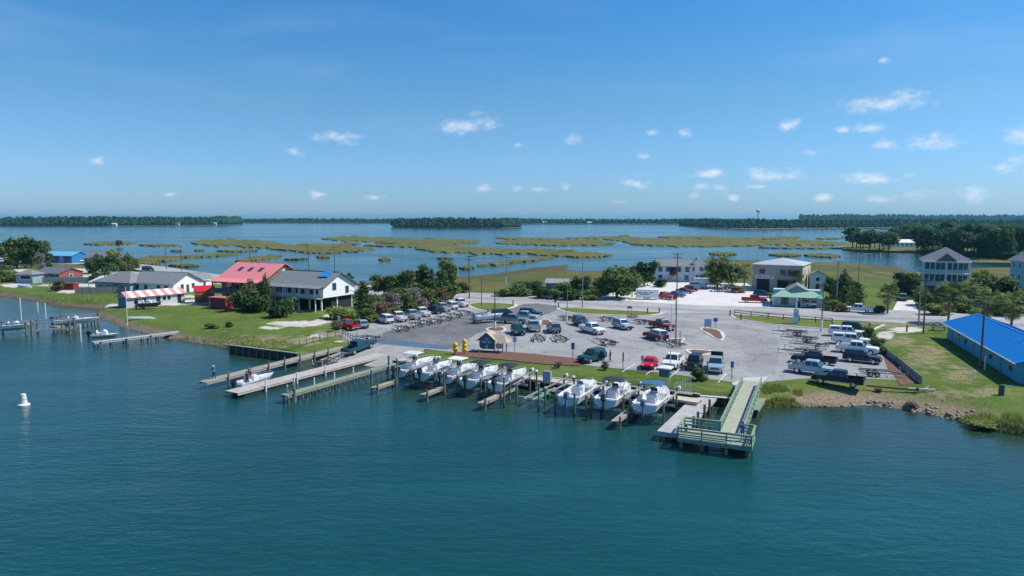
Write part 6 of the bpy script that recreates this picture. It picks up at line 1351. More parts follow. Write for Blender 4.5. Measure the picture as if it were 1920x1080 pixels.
# beyond the road
for px, py, h, w, k, m, l in [(975, 555, 28, 42, 'shrub', 'oak', 'olive bush beside the blue roadside pole'), (1000, 554, 36, 32, 'shrub', 'dark', 'dark bush beside the ruined shed'), (1014, 559, 24, 36, 'shrub', 'dark', 'dark round bush in front of the ruined shed'), (1040, 560, 20, 40, 'shrub', 'oak', 'low bush hiding the foot of the ruined shed'), (1070, 562, 24, 42, 'shrub', 'dark', 'dark bush next to the tall street lamp'), (1088, 553, 38, 36, 'oak', 'dark', 'dark small tree behind the street lamp'),
                              (1112, 562, 24, 34, 'shrub', 'light', 'bright green bush by the gravel drive'), (1128, 552, 38, 44, 'shrub', 'oak', 'broad bush behind the roadside oak'), (1157, 559, 60, 76, 'oak', 'oak', 'spreading oak standing on the roadside grass'), (1182, 546, 46, 44, 'shrub', 'oak', 'bushy tree past the spreading oak'), (1208, 537, 48, 48, 'oak', 'dark', 'dense dark oak beside the pale blue house'), (1240, 538, 18, 30, 'shrub', 'dark', 'low hedge below the orange stair'), (950, 555, 18, 44, 'shrub', 'light', 'rough yellow green bush on the marsh edge'),
                              (1345, 540, 62, 56, 'oak', 'oak', 'tall open oak behind the yard loaders'), (1372, 534, 40, 40, 'oak', 'cedar', 'grey green tree next to the tall open oak'), (1378, 548, 16, 34, 'shrub', 'brown', 'dry brush heap at the yard edge'), (1580, 576, 66, 46, 'cedar', 'dark', 'tall dark cedar beside the shop garden'), (1606, 572, 44, 34, 'cedar', 'dark', 'shorter cedar behind the tall dark one'), (1562, 560, 40, 36, 'oak', 'dark', 'dark tree between the shop and the cedar'), (1560, 582, 24, 30, 'shrub', 'light', 'flowering bright shrub at the shop corner'), (1578, 584, 18, 30, 'shrub', 'brown', 'golden brown garden shrub by the road'),
                              (1742, 578, 34, 44, 'shrub', 'dark', 'dark bush hiding the foot of the balcony house'), (1790, 572, 36, 46, 'shrub', 'dark', 'dark bush at the middle of the balcony house'), (1720, 548, 30, 40, 'shrub', 'dark', 'dark hedge on the creek side of the driveway head'), (1836, 582, 40, 50, 'shrub', 'dark', 'broad dark bush behind the middle palm'), (1875, 590, 36, 56, 'shrub', 'oak', 'olive bush between the two roadside palms'), (1915, 585, 44, 60, 'shrub', 'dark', 'dark bush at the picture edge past the palms'), (1545, 545, 34, 34, 'shrub', 'dark', 'dark bush behind the shop corner'), (1592, 560, 40, 40, 'shrub', 'dark', 'dark bush joining the two cedars'), (1060, 548, 24, 60, 'shrub', 'oak', 'spreading scrub behind the ruined shed'), (1150, 540, 22, 70, 'shrub', 'oak', 'low scrub behind the spreading oak'), (985, 543, 18, 50, 'shrub', 'cedar', 'thin scrub on the marsh side of the road'), (1440, 538, 22, 30, 'shrub', 'cedar', 'planting under the workshop wall'), (1330, 530, 22, 34, 'shrub', 'oak', 'bush beside the white gabled cottage'), (740, 568, 34, 60, 'shrub', 'oak', 'deep green bush inside the thicket behind the white pickup'), (845, 560, 30, 40, 'shrub', 'oak', 'green bush at the road end of the thicket'),
                              (1648, 586, 16, 26, 'shrub', 'dark', 'dark bush at the foot of the brown palm'), (1698, 558, 50, 48, 'oak', 'dark', 'dark oak beside the balcony house'), (1730, 572, 40, 40, 'shrub', 'oak', 'olive bush under the balcony house'), (1752, 590, 26, 46, 'shrub', 'light', 'yellow flowering bush behind the twin poles'), (1822, 572, 44, 52, 'oak', 'oak', 'oak at the far corner of the balcony house'), (1862, 570, 58, 58, 'oak', 'oak', 'large oak between the balcony house and the blue house'), (1895, 572, 50, 50, 'oak', 'dark', 'dark oak in front of the sky blue house'), (1838, 540, 34, 44, 'oak', 'light', 'pale green tree behind the large oak'), (1805, 585, 32, 44, 'shrub', 'oak', 'olive shrub below the balcony house'), (1740, 545, 30, 30, 'shrub', 'oak', 'bush against the stilts of the balcony house'), (1832, 595, 22, 36, 'shrub', 'light', 'light shrub beside the middle palm')]:
    T_(k, px, py, h, w, m, l)
palm(1664, 588, 50, 'shaggy brown skirted palm beside the pale driveway', 1.3); palm(1395, 546, 48, 'yellowish palm in front of the tan workshop', 1.3); palm(1492, 548, 36, 'squat palm behind the shop roof', 1.4); palm(1778, 606, 68, 'large palm at the far end of the blue metal roof', 1.6); palm(1850, 612, 62, 'palm rising behind the middle of the blue metal roof', 1.4); palm(1896, 618, 66, 'palm with a tall trunk near the picture edge', 1.5); palm(1712, 560, 40, 'small palm at the head of the driveway', 1.2); palm(1815, 575, 44, 'palm beside the balcony house wall', 1.2); palm(1468, 546, 34, 'small palm against the tan workshop wall', 1.1)
# lot and lawn shrubs
T_('shrub', 1309, 714, 30, 30, 'cedar', 'round olive shrub on the lawn in front of the black suv'); T_('shrub', 1629, 636, 28, 26, 'oak', 'round green shrub beside the white pickups'); T_('shrub', 1644, 652, 26, 24, 'oak', 'second green shrub along the timber fence'); T_('shrub', 1655, 664, 18, 20, 'oak', 'small green shrub at the top of the mulch strip'); T_('twiggy', 1047, 690, 15, 17, 'grey', 'small dead shrub on the lawn strip'); T_('twiggy', 1134, 694, 19, 18, 'brown', 'small dry shrub beside the dark teal suv'); T_('shrub', 1647, 728, 10, 12, 'brown', 'tiny brown bush at the shore edge'); T_('shrub', 1708, 748, 14, 24, 'grey', 'small grey bush on the bank'); T_('shrub', 396, 616, 12, 26, 'cedar', 'low olive bush at the foot of the narrow dock'); T_('shrub', 430, 613, 12, 16, 'cedar', 'second low bush on the lawn point')
T_('shrub', 1840, 782, 14, 50, 'light', 'light green bush at the end of the stony bank')
# wood across the creek: the front trees one by one, then the mass behind
rw = random.Random(11)
for i in range(46):
    x = 1596 + 330 * (i + rw.random() * .7) / 46; y = 465.5 + (x - 1600) * .062 + rw.uniform(-5, 1.5)
    if 1672 < x < 1716 and y > 462: y = 461
    pk = x < 1700 or rw.random() < .4
    T_('pine' if pk else 'oak', x, y, (34 if x < 1720 else 46 + (x - 1720) * .06) * rw.uniform(.8, 1.15), rw.uniform(26, 40), 'wood', 'slim tall pine in the wood across the creek' if pk else 'broad dark leafy tree in the wood across the creek', z=.9, group='trees of the wood across the creek')
for i in range(12):
    x = 1730 + 190 * i / 12 + rw.uniform(-5, 5); T_('shrub', x, 475 + (x - 1730) * .065, rw.uniform(12, 20), rw.uniform(22, 34), 'wood', 'green bush at the edge of the wood across the creek', 'bush', z=.9, group='bushes along the creek')
def wood_mass():
    r = np.random.default_rng(5); C, S = [], []
    for i in range(900):
        x = r.uniform(1690, 2250); y = r.uniform(446, 460) + (x - 1690) * .02; p = at(x, y, .9); h = r.uniform(11, 17)
        for k in (.4, .7): C.append((p.x + r.normal() * 2, p.y + r.normal() * 2, h * k)); S.append((h * .22, h * .22, h * .26))
    struct(link('treeline', blobs('treeline', np.array(C), np.array(S), FOREST, 8)), 'stuff', 'mass of woodland filling the point behind the creek')
wood_mass()
# reeds and rough grass along the banks
def blades(name, label, regions, n, h, m, seed, wd=.05, zp=.9):
    r = np.random.default_rng(seed); P = []
    tot = sum(q[2] * q[3] for q in regions)
    for px, py, rx, ry in regions:
        k = int(n * rx * ry / tot); a = r.uniform(0, 6.28, k); d = np.sqrt(r.random(k))
        for i in range(k):
            p = at(px + rx * d[i] * math.cos(a[i]), py + ry * d[i] * math.sin(a[i]), zp); P.append((p.x, p.y))
    P = np.array(P); z = heights(P @ np.array([[.883, .469], [-.469, .883]]))[0]; ok = z > -.15; P, z = P[ok], z[ok]; n = len(P)
    hh = h * r.uniform(.5, 1.2, n); a = r.uniform(0, 6.28, n); l = r.normal(size=(n, 2)) * .28 * hh[:, None]; w_ = wd
    V_ = np.zeros((n, 3, 3)); V_[:, 0, :2] = P + np.stack([np.cos(a), np.sin(a)], 1) * w_; V_[:, 1, :2] = P - np.stack([np.cos(a), np.sin(a)], 1) * w_; V_[:, 0, 2] = V_[:, 1, 2] = z - .05; V_[:, 2, :2] = P + l; V_[:, 2, 2] = z + hh
    struct(link(name, fast_mesh(name, V_.reshape(-1, 3), np.arange(3 * n).reshape(-1, 3), m)), 'stuff', label)
REED = leafmat('reed', (.14, .19, .04), (.30, .31, .09), .4); TUFT = leafmat('tuft', (.13, .21, .025), (.28, .31, .08), .4)
blades('reeds', 'tall reeds along the shore beside the pier', [(1440, 736, 14, 8), (1462, 734, 16, 7), (1490, 735, 16, 5), (1500, 757, 80, 7), (1570, 763, 40, 5), (1440, 760, 14, 7)], 3000, .55, REED, 3)
blades('reeds', 'low marsh grass at the water edge beside the pier landing', [(1470, 762, 46, 6), (1530, 768, 50, 5), (1585, 769, 24, 3), (1540, 762, 50, 4)], 6200, .6, REED, 12, .06, .3)
blades('reeds', 'reeds and rough grass on the bank below the long building', [(1860, 795, 60, 14), (1910, 805, 30, 12), (1830, 780, 40, 8)], 5000, .6, REED, 4)
blades('grass', 'rough grass along the stony bank of the lawn point', [(420, 640, 70, 8), (330, 634, 40, 7), (500, 648, 50, 6), (180, 562, 70, 8), (110, 562, 60, 6)], 5000, .4, TUFT, 5, .06)
blades('grass', 'uneven lawn grass round the car park', [(1760, 690, 110, 60), (1200, 710, 130, 12), (960, 690, 120, 12), (450, 605, 140, 22), (560, 650, 60, 14), (300, 595, 90, 16), (1800, 740, 90, 30), (1500, 722, 60, 8)], 14000, .09, TUFT, 6, .06)
# stones along the banks
def stones():
    r = np.random.default_rng(9); C, S = [], []
    for px, py, rx, ry, n in [(410, 649, 28, 4, 120), (370, 647, 30, 3, 60), (1690, 768, 80, 9, 90), (1760, 778, 60, 9, 80), (1640, 756, 40, 8, 60), (1800, 792, 30, 6, 60), (1580, 758, 50, 5, 50), (330, 641, 30, 3, 40)]:
        for i in range(n):
            p = at(px + rx * r.normal() * .5, py + ry * r.normal() * .5, .5); z = ground_z(p); s = r.uniform(.08, .26)
            if z > -.3: C.append((p.x, p.y, z + s * .15)); S.append((s * r.uniform(.8, 1.5), s * r.uniform(.8, 1.4), s * .7))
    struct(link('rubble', blobs('rubble', np.array(C), np.array(S), mat('bank_stone', (.22, .17, .12), .9, .3, .8, .3, col2=(.44, .37, .30)), 2)), 'stuff', 'broken stones scattered along the banks')
stones()
# ================================================================== POLES, SIGNS, PEOPLE, SMALL THINGS
def pole(px, py, top, label, r=.15, m=POLEWOOD, arms=0, lamp=None, base=None, cat='utility pole', name='utility_pole', flip=1):
    p = at(px, py); H = (py - top) * mpp(px, py); t = thing(name, label, cat, p, SHORE + R(90) if arms else SHORE); MB().cyl((0, 0, -.3), (0, 0, H), r, r * .65, n=9).build('shaft', m, t)
    for k in range(arms):
        z = H - .35 - .9 * k; MB().box((0, 0, z), (.12, 2.4, .14)).build('crossarm', POLEWOOD, t)
        for y in (-1.05, -.45, .45, 1.05): MB().cyl((0, y, z + .05), (0, y, z + .28), .05, .035, n=6).build('insulator', mat('insulator', (.4, .42, .42), .4), t)
    if arms == 2: MB().cyl((.28, 0, H - 2.6), (.28, 0, H - 1.7), .24, n=10).build('transformer', GALV, t)
    if lamp:
        MB().bar((0, 0, H - .3), (lamp * .8, 0, H + .2), .08).bar((lamp * .8, 0, H + .2), (lamp * 2.0, 0, H + .35), .08).build('lamp_arm', ALU, t); MB().box((lamp * 2.3, 0, H + .36), (.7, .3, .14)).build('lamp_head', ALU, t, bevel=.04)
    if base: MB().cyl((0, 0, 0), (0, 0, base), r * 1.5, n=10).build('base_guard', WHITE, t)
    return t
pole(880, 560, 478, 'wooden power pole with crossarms beside the road end of the thicket', .17, arms=2); pole(950, 552, 480, 'slim grey power pole with a blue banner across the road', .14, STEEL_POLE, arms=1); pole(1092, 577, 487, 'tall grey street lamp on the long grass median', .13, STEEL_POLE, lamp=1, cat='street lamp', name='street_lamp')
MB().box((-.35, 0, 3.6), (.5, .06, 2.2)).build('banner', mat('banner_blue', (.10, .38, .50), .7), bpy.data.objects.get('utility_pole.001'))
pole(903, 574, 518, 'short dark post on the grass median near the thicket', .12, cat='pole', name='lot_pole'); pole(928, 617, 543, 'dark lot lamp post with a white foot beside the kiosk bed', .13, mat('post_dark', (.06, .055, .05), .8), base=1.4, cat='lamp post', name='lot_pole'); pole(1063, 608, 533, 'thin lot lamp post with a white foot in the middle of the lot', .10, mat('post_grey', (.16, .17, .17), .7), base=2.6, cat='lamp post', name='lot_pole')
pole(1185, 557, 498, 'wooden power pole beside the white cargo trailer', .15, arms=1); pole(1269, 553, 474, 'tall wooden power pole behind the gravel yard cars', .17, arms=2); pole(1267, 640, 556, 'grey lamp pole standing in the triangular mulch bed', .13, STEEL_POLE, cat='lamp post', name='lot_pole')
pole(1540, 622, 530, 'wooden pole with a white foot beside the parked trailers', .13, mat('post_brown', (.13, .11, .10), .8), base=2.2, cat='pole', name='lot_pole'); pole(1568, 578, 488, 'grey power pole beside the shop garden', .15, STEEL_POLE, arms=1); pole(1607, 570, 478, 'power pole with a lamp beyond the cedar', .14, STEEL_POLE, lamp=1)
pole(1722, 612, 520, 'pale twin power pole by the road in front of the balcony house', .15, STEEL_POLE, arms=1); pole(1731, 626, 522, 'dark twin power pole by the road in front of the balcony house', .15, arms=1); pole(1838, 692, 566, 'dark wooden power pole beside the long building', .17); pole(1846, 694, 668, 'short pale pipe next to the pole by the long building', .09, WHITE, cat='post', name='post')
for px, py, top, l in [(6, 470, 436, 'at the picture edge'), (238, 515, 478, 'behind the feathery cedar'), (312, 505, 463, 'first past the dark blue van'), (341, 508, 460, 'second past the dark blue van'), (470, 522, 458, 'behind the red roof'), (580, 530, 474, 'behind the stilt house ridge'), (628, 532, 462, 'nearest the blue tarp')]:
    pole(px, py, top, 'thin power pole along the far road ' + l, .15, arms=1)
pole(239, 608, 538, 'thin pale flagless pole on the lawn point beside the striped shed', .07, WHITE, cat='pole', name='flag_pole')
pole(1256, 716, 570, 'tall thin white flag pole on the lawn behind the lifts', .06, WHITE, cat='flag pole', name='flag_pole')
def wire(a, b, label):
    (x0, y0, t0), (x1, y1, t1) = a, b; p = at(x0, y0); q = at(x1, y1); p.z += (y0 - t0) * mpp(x0, y0) - .2; q.z += (y1 - t1) * mpp(x1, y1) - .2; m = MB(); n = 14; pr = p
    for i in range(1, n + 1):
        t = i / n; c = p.lerp(q, t); c.z -= 4 * .02 * (q - p).length * t * (1 - t); m.cyl(pr - p, c - p, .022, n=4, cap=False); pr = c
    o = m.build('overhead_wire', DARK); o.location = p; tag(o, label, 'wire')
wire((1568, 578, 492), (1722, 612, 524), 'overhead wire from the grey pole by the shop garden to the pale twin pole'); wire((1731, 626, 526), (1838, 692, 570), 'overhead wire from the dark twin pole to the pole by the long building'); wire((880, 560, 482), (1269, 553, 478), 'long overhead wire across the road behind the street lamp'); wire((628, 532, 466), (880, 560, 482), 'overhead wire passing over the thicket oaks'); wire((470, 522, 462), (628, 532, 466), 'overhead wire behind the red roof and the stilt house')
def sign(px, py, top, w, h, col, label, post=WOOD, two=False, shape=None, rz=0., text=None):
    p = at(px, py); H = (py - top) * mpp(px, py); t = thing('road_sign', label, 'sign', p, R(rz))
    for x in ((-w * .4, w * .4) if two else (0,)): MB().box((x, .05, H / 2 - .1), (.09, .09, H + .1)).build('post', post, t)
    if shape == 'stop': MB().cyl((0, -.03, H - w / 2), (0, 0, H - w / 2), w / 2, n=8).build('panel', col, t)
    else: MB().box((0, -.02, H - h / 2), (w, .05, h)).build('panel', col, t)
    return t
SB = mat('sign_blue', (.03, .14, .42), .5, .05); SBL = mat('sign_pale_blue', (.30, .48, .66), .5, .05); SK = mat('sign_dark', (.06, .07, .08), .6); SW = mat('sign_plain_white', (.72, .72, .70), .5); STP = mat('sign_red', (.40, .04, .04), .5)
sign(965, 660, 631, .6, .8, SBL, 'pale blue sign on a post beside the kiosk'); sign(1074, 671, 642, .5, 1.0, SB, 'blue sign on a post above the long mulch bed'); sign(1168, 694, 660, .18, 1.2, SK, 'slim dark post marker on the lawn edge'); sign(1204, 692, 666, .4, .7, SBL, 'small blue sign beside the red rounded car'); sign(1372, 713, 677, .4, .8, SB, 'blue sign on a post near the pier walkway'); sign(1327, 617, 598, 1.3, 1.4, SBL, 'wide pale blue sign board on the curved mulch island', two=True); sign(1341, 617, 596, .8, .7, SB, 'small dark blue sign beside the wide sign board')
sign(1266, 590, 552, .95, .95, STP, 'red octagonal sign at the yard entrance', shape='stop'); sign(1041, 574, 561, .6, .6, SK, 'small dark sign at the tip of the long median'); sign(636, 620, 592, .45, .9, SW, 'white sign in the bushes above the red pickup'); sign(682, 603, 586, .45, .8, SW, 'white sign in the bushes above the silver hatchback'); sign(1326, 712, 679, .14, 1.2, SK, 'thin dark marker post beside the silver blue pickup'); sign(1275, 648, 620, .2, .5, SW, 'short white marker in the triangular mulch bed'); sign(1180, 594, 574, .9, .5, mat('bike_sign', (.16, .15, .13), .7), 'dark bracket sign over the mulch patch on the long median', two=True)
sign(116, 505, 480, 1.4, 2.2, mat('fuel_sign', (.14, .20, .45), .5), 'tall blue and white fuel sign in the sandy lot', two=True)
for px, py, l in [(1389, 600, 'first in from the yard entrance'), (1369, 592, 'at the tip of the grass strip'), (1214, 588, 'near the end of the long median'), (1236, 588, 'last on the long median'), (1047, 577, 'at the tip of the long median'), (962, 572, 'at the tip of the thicket median'), (1560, 616, 'beside the parked trailers'), (1630, 617, 'past the white pickups'), (1700, 622, 'by the twin poles')]:
    t = thing('bollard', 'short brown wooden post ' + l, 'post', at(px, py), .3, 'wooden posts on the medians'); MB().box((0, 0, .55), (.2, .2, 1.1)).build('shaft', POLEWOOD, t); MB().box((0, 0, 1.14), (.24, .24, .08)).build('cap', POLEWOOD, t)
# kiosk
t = thing('kiosk', 'open gabled information kiosk with a blue notice board', 'kiosk', at(917, 659), R(-20)); t.scale = (.8, .8, .74); KB = mat('kiosk_blue', (.05, .12, .17), .7, .1)
posts(t, [(x, y) for x in (-1.5, 1.5) for y in (-1.0, 1.0)], -.1, 2.3, .16, mat('kiosk_post', (.20, .18, .16), .8), 'post'); posts(t, [(3.2, -1.0), (3.2, 1.0)], -.1, 2.3, .16, MATS['kiosk_post'], 'post')
walls(t, 3.0, .2, .75, 2.4, 0, KB, name='board', c=(0, -1.0)); MB().add([(-1.9, -1.1, 2.4), (1.9, -1.1, 2.4), (0, -1.1, 4.1), (-1.9, -.95, 2.4), (1.9, -.95, 2.4), (0, -.95, 4.1)], [(0, 1, 2), (5, 4, 3), (0, 3, 4, 1), (1, 4, 5, 2), (2, 5, 3, 0)]).build('gable_board', KB, t)
TANR = mat('tan_shingle', (.42, .35, .25), .85, .1, 1.5, .2)
for s in (-1, 1):
    q = [(0, -1.4, 4.15), (s * 2.2, -1.4, 2.25), (s * 2.2, 1.6, 2.25), (0, 1.6, 4.15)]; MB().add(q + [(a, b, z + .12) for a, b, z in q], [(0, 1, 2, 3), (7, 6, 5, 4), (0, 4, 5, 1), (1, 5, 6, 2), (2, 6, 7, 3), (3, 7, 4, 0)]).build('roof', TANR, t)
MB().add([(2.2, -1.4, 2.25), (4.1, -1.4, 2.25), (4.1, 1.6, 2.25), (2.2, 1.6, 2.25), (.6, .1, 3.75), (3.2, .1, 3.5)], [(0, 1, 5, 4), (2, 3, 4, 5), (1, 2, 5), (3, 0, 4), (3, 2, 1, 0)]).build('side_roof', TANR, t); MB().box((2.4, -1.0, 1.5), (1.3, .08, 1.0)).build('notice_panel', mat('notice', (.42, .40, .36), .7), t)
for x, z, w_, h_ in ((-.6, 2.2, .9, .5), (.45, 2.2, .8, .5), (0, 2.85, .7, .35), (0, 1.25, .6, .7)): MB().box((x, -1.13, z), (w_, .02, h_)).build('poster', mat('poster_blue', (.20, .42, .50), .6, .15, 3), t)
# yellow bulging life-vest stands
YEL = mat('vest_yellow', (.75, .48, .01), .55, .06)
for px, py, n, l in [(854, 664, 2, 'nearest the ramp'), (871, 665, 3, 'taller one, beside the mulch bed')]:
    t = thing('vest_stand', 'bright yellow bulging stand ' + l, 'stand', at(px, py), .2); MB().cyl((0, 0, -.1), (0, 0, .7), .07, n=8).build('post', WOOD, t)
    for k in range(n):
        bm = bmesh.new(); bmesh.ops.create_uvsphere(bm, u_segments=12, v_segments=8, radius=.45); me = bpy.data.meshes.new('bulge'); bm.to_mesh(me); bm.free(); me.materials.append(YEL); me.polygons.foreach_set('use_smooth', [True] * len(me.polygons))
        o = link('bulge', me, t, (0, 0, .75 + .62 * k)); o.scale = (.95 - .08 * k, .7, .95)
# pump box behind the empty lift, fish table, shelter on the dock
t = thing('utility_box', 'grey utility cabinet on a stand behind the empty lift', 'cabinet', at(1026, 722, 1.35), SHORE); MB().box((0, 0, 1.15), (1.0, .5, 1.2)).build('cabinet', mat('cabinet_grey', (.30, .36, .42), .5), t, bevel=.03); posts(t, [(-.4, 0), (.4, 0)], 0, .6, .1, WOOD, 'leg'); MB().box((0, -.26, 1.15), (.8, .03, .9)).build('cabinet_door', mat('cabinet_door', (.36, .42, .50), .5), t)
t = thing('utility_box', 'small grey cabinet on the lawn behind the cream topped boat', 'cabinet', at(917, 702), SHORE); MB().box((0, 0, .65), (.8, .5, 1.3)).build('cabinet', MATS['cabinet_grey'], t, bevel=.03); MB().box((0, -.26, .7), (.6, .03, .9)).build('cabinet_door', MATS['cabinet_door'], t)
t = thing('lamp_post', 'slim dock lamp with a white head on the lawn behind the lifts', 'lamp post', at(899, 694), 0); MB().cyl((0, 0, 0), (0, 0, 3.0), .05, n=7).build('shaft', STEEL_POLE, t); MB().cyl((0, 0, 2.9), (0, 0, 3.15), .14, .1, n=8).build('lamp_head', WHITE, t)
t = thing('dock_shelter', 'small white topped dark shelter beside the blue canopy boat', 'shelter', at(1246, 727, 1.35), SHORE); MB().box((0, 0, 1.9), (1.2, 1.0, 1.0)).build('cabinet', mat('shelter_teal', (.03, .10, .12), .6), t, bevel=.05); roof_hip(t, 1.3, 1.1, 2.4, .25, WHITE, .2); posts(t, [(x, y) for x in (-.5, .5) for y in (-.4, .4)], 0, 1.5, .1, ALU, 'leg')
t = thing('dock_stair', 'grey railed gangway stair at the head of the grey dock', 'stair', at(1268, 738, 1.35), SHORE)
for i in range(7): MB().cyl((-.2 + .3 * i, 0, 0), (-.2 + .3 * i, 0, 1.2 + .1 * i), .05, n=6).build('baluster', ALU, t)
MB().bar((-.2, 0, 1.2), (1.6, 0, 1.85), .07).build('handrail', ALU, t); MB().box((.7, .3, .06), (2.0, .7, .1)).build('landing', WOOD, t)
# people
SKIN = mat('skin', (.45, .27, .19), .6, .06)
def person(p, rz, label, shirt, trousers, hat=None, arms=((-.32, .05, .95), (.32, .05, .95)), step=.12, hair=(.05, .03, .02), sit=False, elbow=None):
    t = thing('person', label, 'person', p, rz)
    bm = bmesh.new(); sk = bm.verts.layers.skin.verify(); V_ = {}
    def vt(n, co, r): v = bm.verts.new(co); v[sk].radius = (r, r); V_[n] = v; return v
    vt('pel', (0, 0, .95), .15).__getitem__(sk).use_root = True
    vt('wst', (0, 0, 1.12), .135); vt('chs', (0, .01, 1.36), .155); vt('nck', (0, 0, 1.52), .06); vt('hd', (0, .02, 1.62), .095); vt('crn', (0, .02, 1.74), .075)
    E = [('pel', 'wst'), ('wst', 'chs'), ('chs', 'nck'), ('nck', 'hd'), ('hd', 'crn')]
    for s, nm in ((-1, 'l'), (1, 'r')):
        vt(nm + 'hip', (s * .1, 0, .88), .1); vt(nm + 'kn', (s * .11, s * step * .6 + .02, .5), .072); vt(nm + 'an', (s * .12, s * step - .02, .09), .045); vt(nm + 'to', (s * .13, s * step + .16, .04), .04)
        E += [('pel', nm + 'hip'), (nm + 'hip', nm + 'kn'), (nm + 'kn', nm + 'an'), (nm + 'an', nm + 'to')]
        hx, hy, hz_ = arms[0 if s < 0 else 1]; sh = Vector((s * .2, 0, 1.42)); hd_ = Vector((hx, hy, hz_)); el_ = sh.lerp(hd_, .5) + Vector((s * .06, -.06, -.03))
        vt(nm + 'sh', sh, .07); vt(nm + 'el', el_, .05); vt(nm + 'wr', hd_, .034); dr_ = (hd_ - el_).normalized(); pm = hd_ + dr_ * .06; vt(nm + 'pm', pm, .04)
        E += [('chs', nm + 'sh'), (nm + 'sh', nm + 'el'), (nm + 'el', nm + 'wr'), (nm + 'wr', nm + 'pm')]
        sd_ = dr_.cross(Vector((0, 1, .3))).normalized()
        for k in range(5):
            o_ = (k - 2) * .018; ln = (.045, .085, .095, .088, .07)[k]; a_ = pm + sd_ * o_ + dr_ * .035; vt(f'{nm}f{k}', a_ + dr_ * ln * (.4 if k == 0 else 1) + sd_ * (-.04 if k == 0 else 0) + Vector((0, .015, 0)), .009); E.append((nm + 'pm', f'{nm}f{k}'))
    for a, b in E: bm.edges.new((V_[a], V_[b]))
    me = bpy.data.meshes.new('body'); bm.to_mesh(me); bm.free(); o = link('body', me, t); o.modifiers.new('skin', 'SKIN'); sb = o.modifiers.new('sub', 'SUBSURF'); sb.levels = sb.render_levels = 1
    dg = bpy.context.evaluated_depsgraph_get(); nm_ = bpy.data.meshes.new_from_object(o.evaluated_get(dg)); o.modifiers.clear(); o.data = nm_; nm_.materials.clear()
    for m in (SKIN, shirt, trousers, DARK): nm_.materials.append(m)
    for f in nm_.polygons:
        c = f.center; f.use_smooth = True; ar = math.hypot(c.x, c.y)
        f.material_index = 3 if c.z < .1 else 2 if c.z < 1.0 and abs(c.x) < .26 else 0 if c.z > 1.5 or (abs(c.x) > .27 and c.z < 1.25) else 1
    hb = bmesh.new(); bmesh.ops.create_uvsphere(hb, u_segments=12, v_segments=8, radius=.115); bmesh.ops.delete(hb, geom=[v for v in hb.verts if v.co.z < -.02], context='VERTS'); hm = bpy.data.meshes.new('hair'); hb.to_mesh(hm); hb.free()
    hm.materials.append(hat or mat('hair', hair, .8)); ho = link('cap' if hat else 'hair', hm, t, (0, .0, 1.70)); 
    if hat: MB().box((0, .13, 1.70), (.17, .14, .02)).build('cap_brim', hat, ho); ho.children[0].location.z = -1.70
    fc = MB()
    for s in (-1, 1): fc.box((s * .035, .108, 1.655), (.022, .02, .014))
    fc.build('eyes', DARK, t); MB().box((0, .122, 1.625), (.024, .03, .045), top=.5).build('nose', SKIN, t); MB().box((0, .108, 1.582), (.05, .014, .012)).build('mouth', mat('lips', (.32, .12, .10), .6), t)
    for s in (-1, 1): MB().box((s * .1, .01, 1.64), (.02, .04, .06)).build('ear', SKIN, t)
    return t
SHB = mat('shirt_blue', (.05, .22, .42), .8, .08); SHW = mat('shirt_white', (.70, .70, .70), .8, .05); SHN = mat('shirt_navy', (.10, .14, .30), .8, .08); TRD = mat('trousers_dark', (.03, .035, .05), .85); TRK = mat('shorts_khaki', (.30, .26, .20), .85)
def on(a_, b_, z): return fromAB(a_, b_, z)
person(on(-74.5, 58.3, 1.0), R(150), 'person in a bright blue shirt and pale cap on the end of the ramp dock', SHB, TRD, SHW, arms=((-.28, .22, 1.12), (.3, .2, 1.1)))
person(on(-60.1, 58.0, 1.05), R(120), 'person in a white shirt and cap standing at the end of the narrow green dock', SHW, TRK, mat('cap_pale', (.6, .6, .58), .8))
person(at(1392, 826, 1.08), R(170), 'person in a blue shirt fishing at the corner of the pier platform', SHN, mat('jeans', (.12, .20, .32), .85), None, arms=((-.2, .34, 1.15), (.2, .36, 1.18)))
person(at(1144, 679), R(60), 'person in dark clothes walking across the lot beside the dark teal suv', TRD, TRD, None, step=.2)
person(fromAB(-71.6, 61.6, .14), R(-20), 'person in a navy shirt at the helm of the white skiff', SHN, TRK, TRD); person(fromAB(-71.1, 60.6, .14), R(160), 'person in a red top sitting low by the skiff outboard', mat('shirt_red', (.30, .04, .05), .8), TRD, None)
# odd things on the grass
t = thing('upturned_canoe', 'long pale green upturned canoe on the lawn', 'canoe', at(267, 598), R(8)); h = hull(5.2, .8, .45); h.v = [(a - 2.6, b, .5 - c) for a, b, c in h.v]; h.build('hull', [mat('canoe_green', (.50, .60, .48), .6, .05), DARK], t)
MB().bar((-2.6, 0, .52), (2.6, 0, .52), .05).build('keel', mat('keel_pale', (.6, .66, .58), .6), t)
t = thing('upturned_boat', 'pale upturned boat lying on the far lawn', 'boat', at(49, 539), R(-30)); h = hull(6.5, 1.8, .8); h.v = [(a - 3.2, b, .85 - c) for a, b, c in h.v]; h.build('hull', [mat('old_hull', (.55, .60, .64), .6, .06), DARK], t); MB().bar((-3.2, 0, .87), (1.5, 0, .87), .08).build('keel', WHITE, t)
t = thing('skip', 'dark red waste skip on bare sand before the fence', 'skip', at(131, 543), R(-6)); SKR = mat('skip_red', (.25, .015, .02), .6, .12)
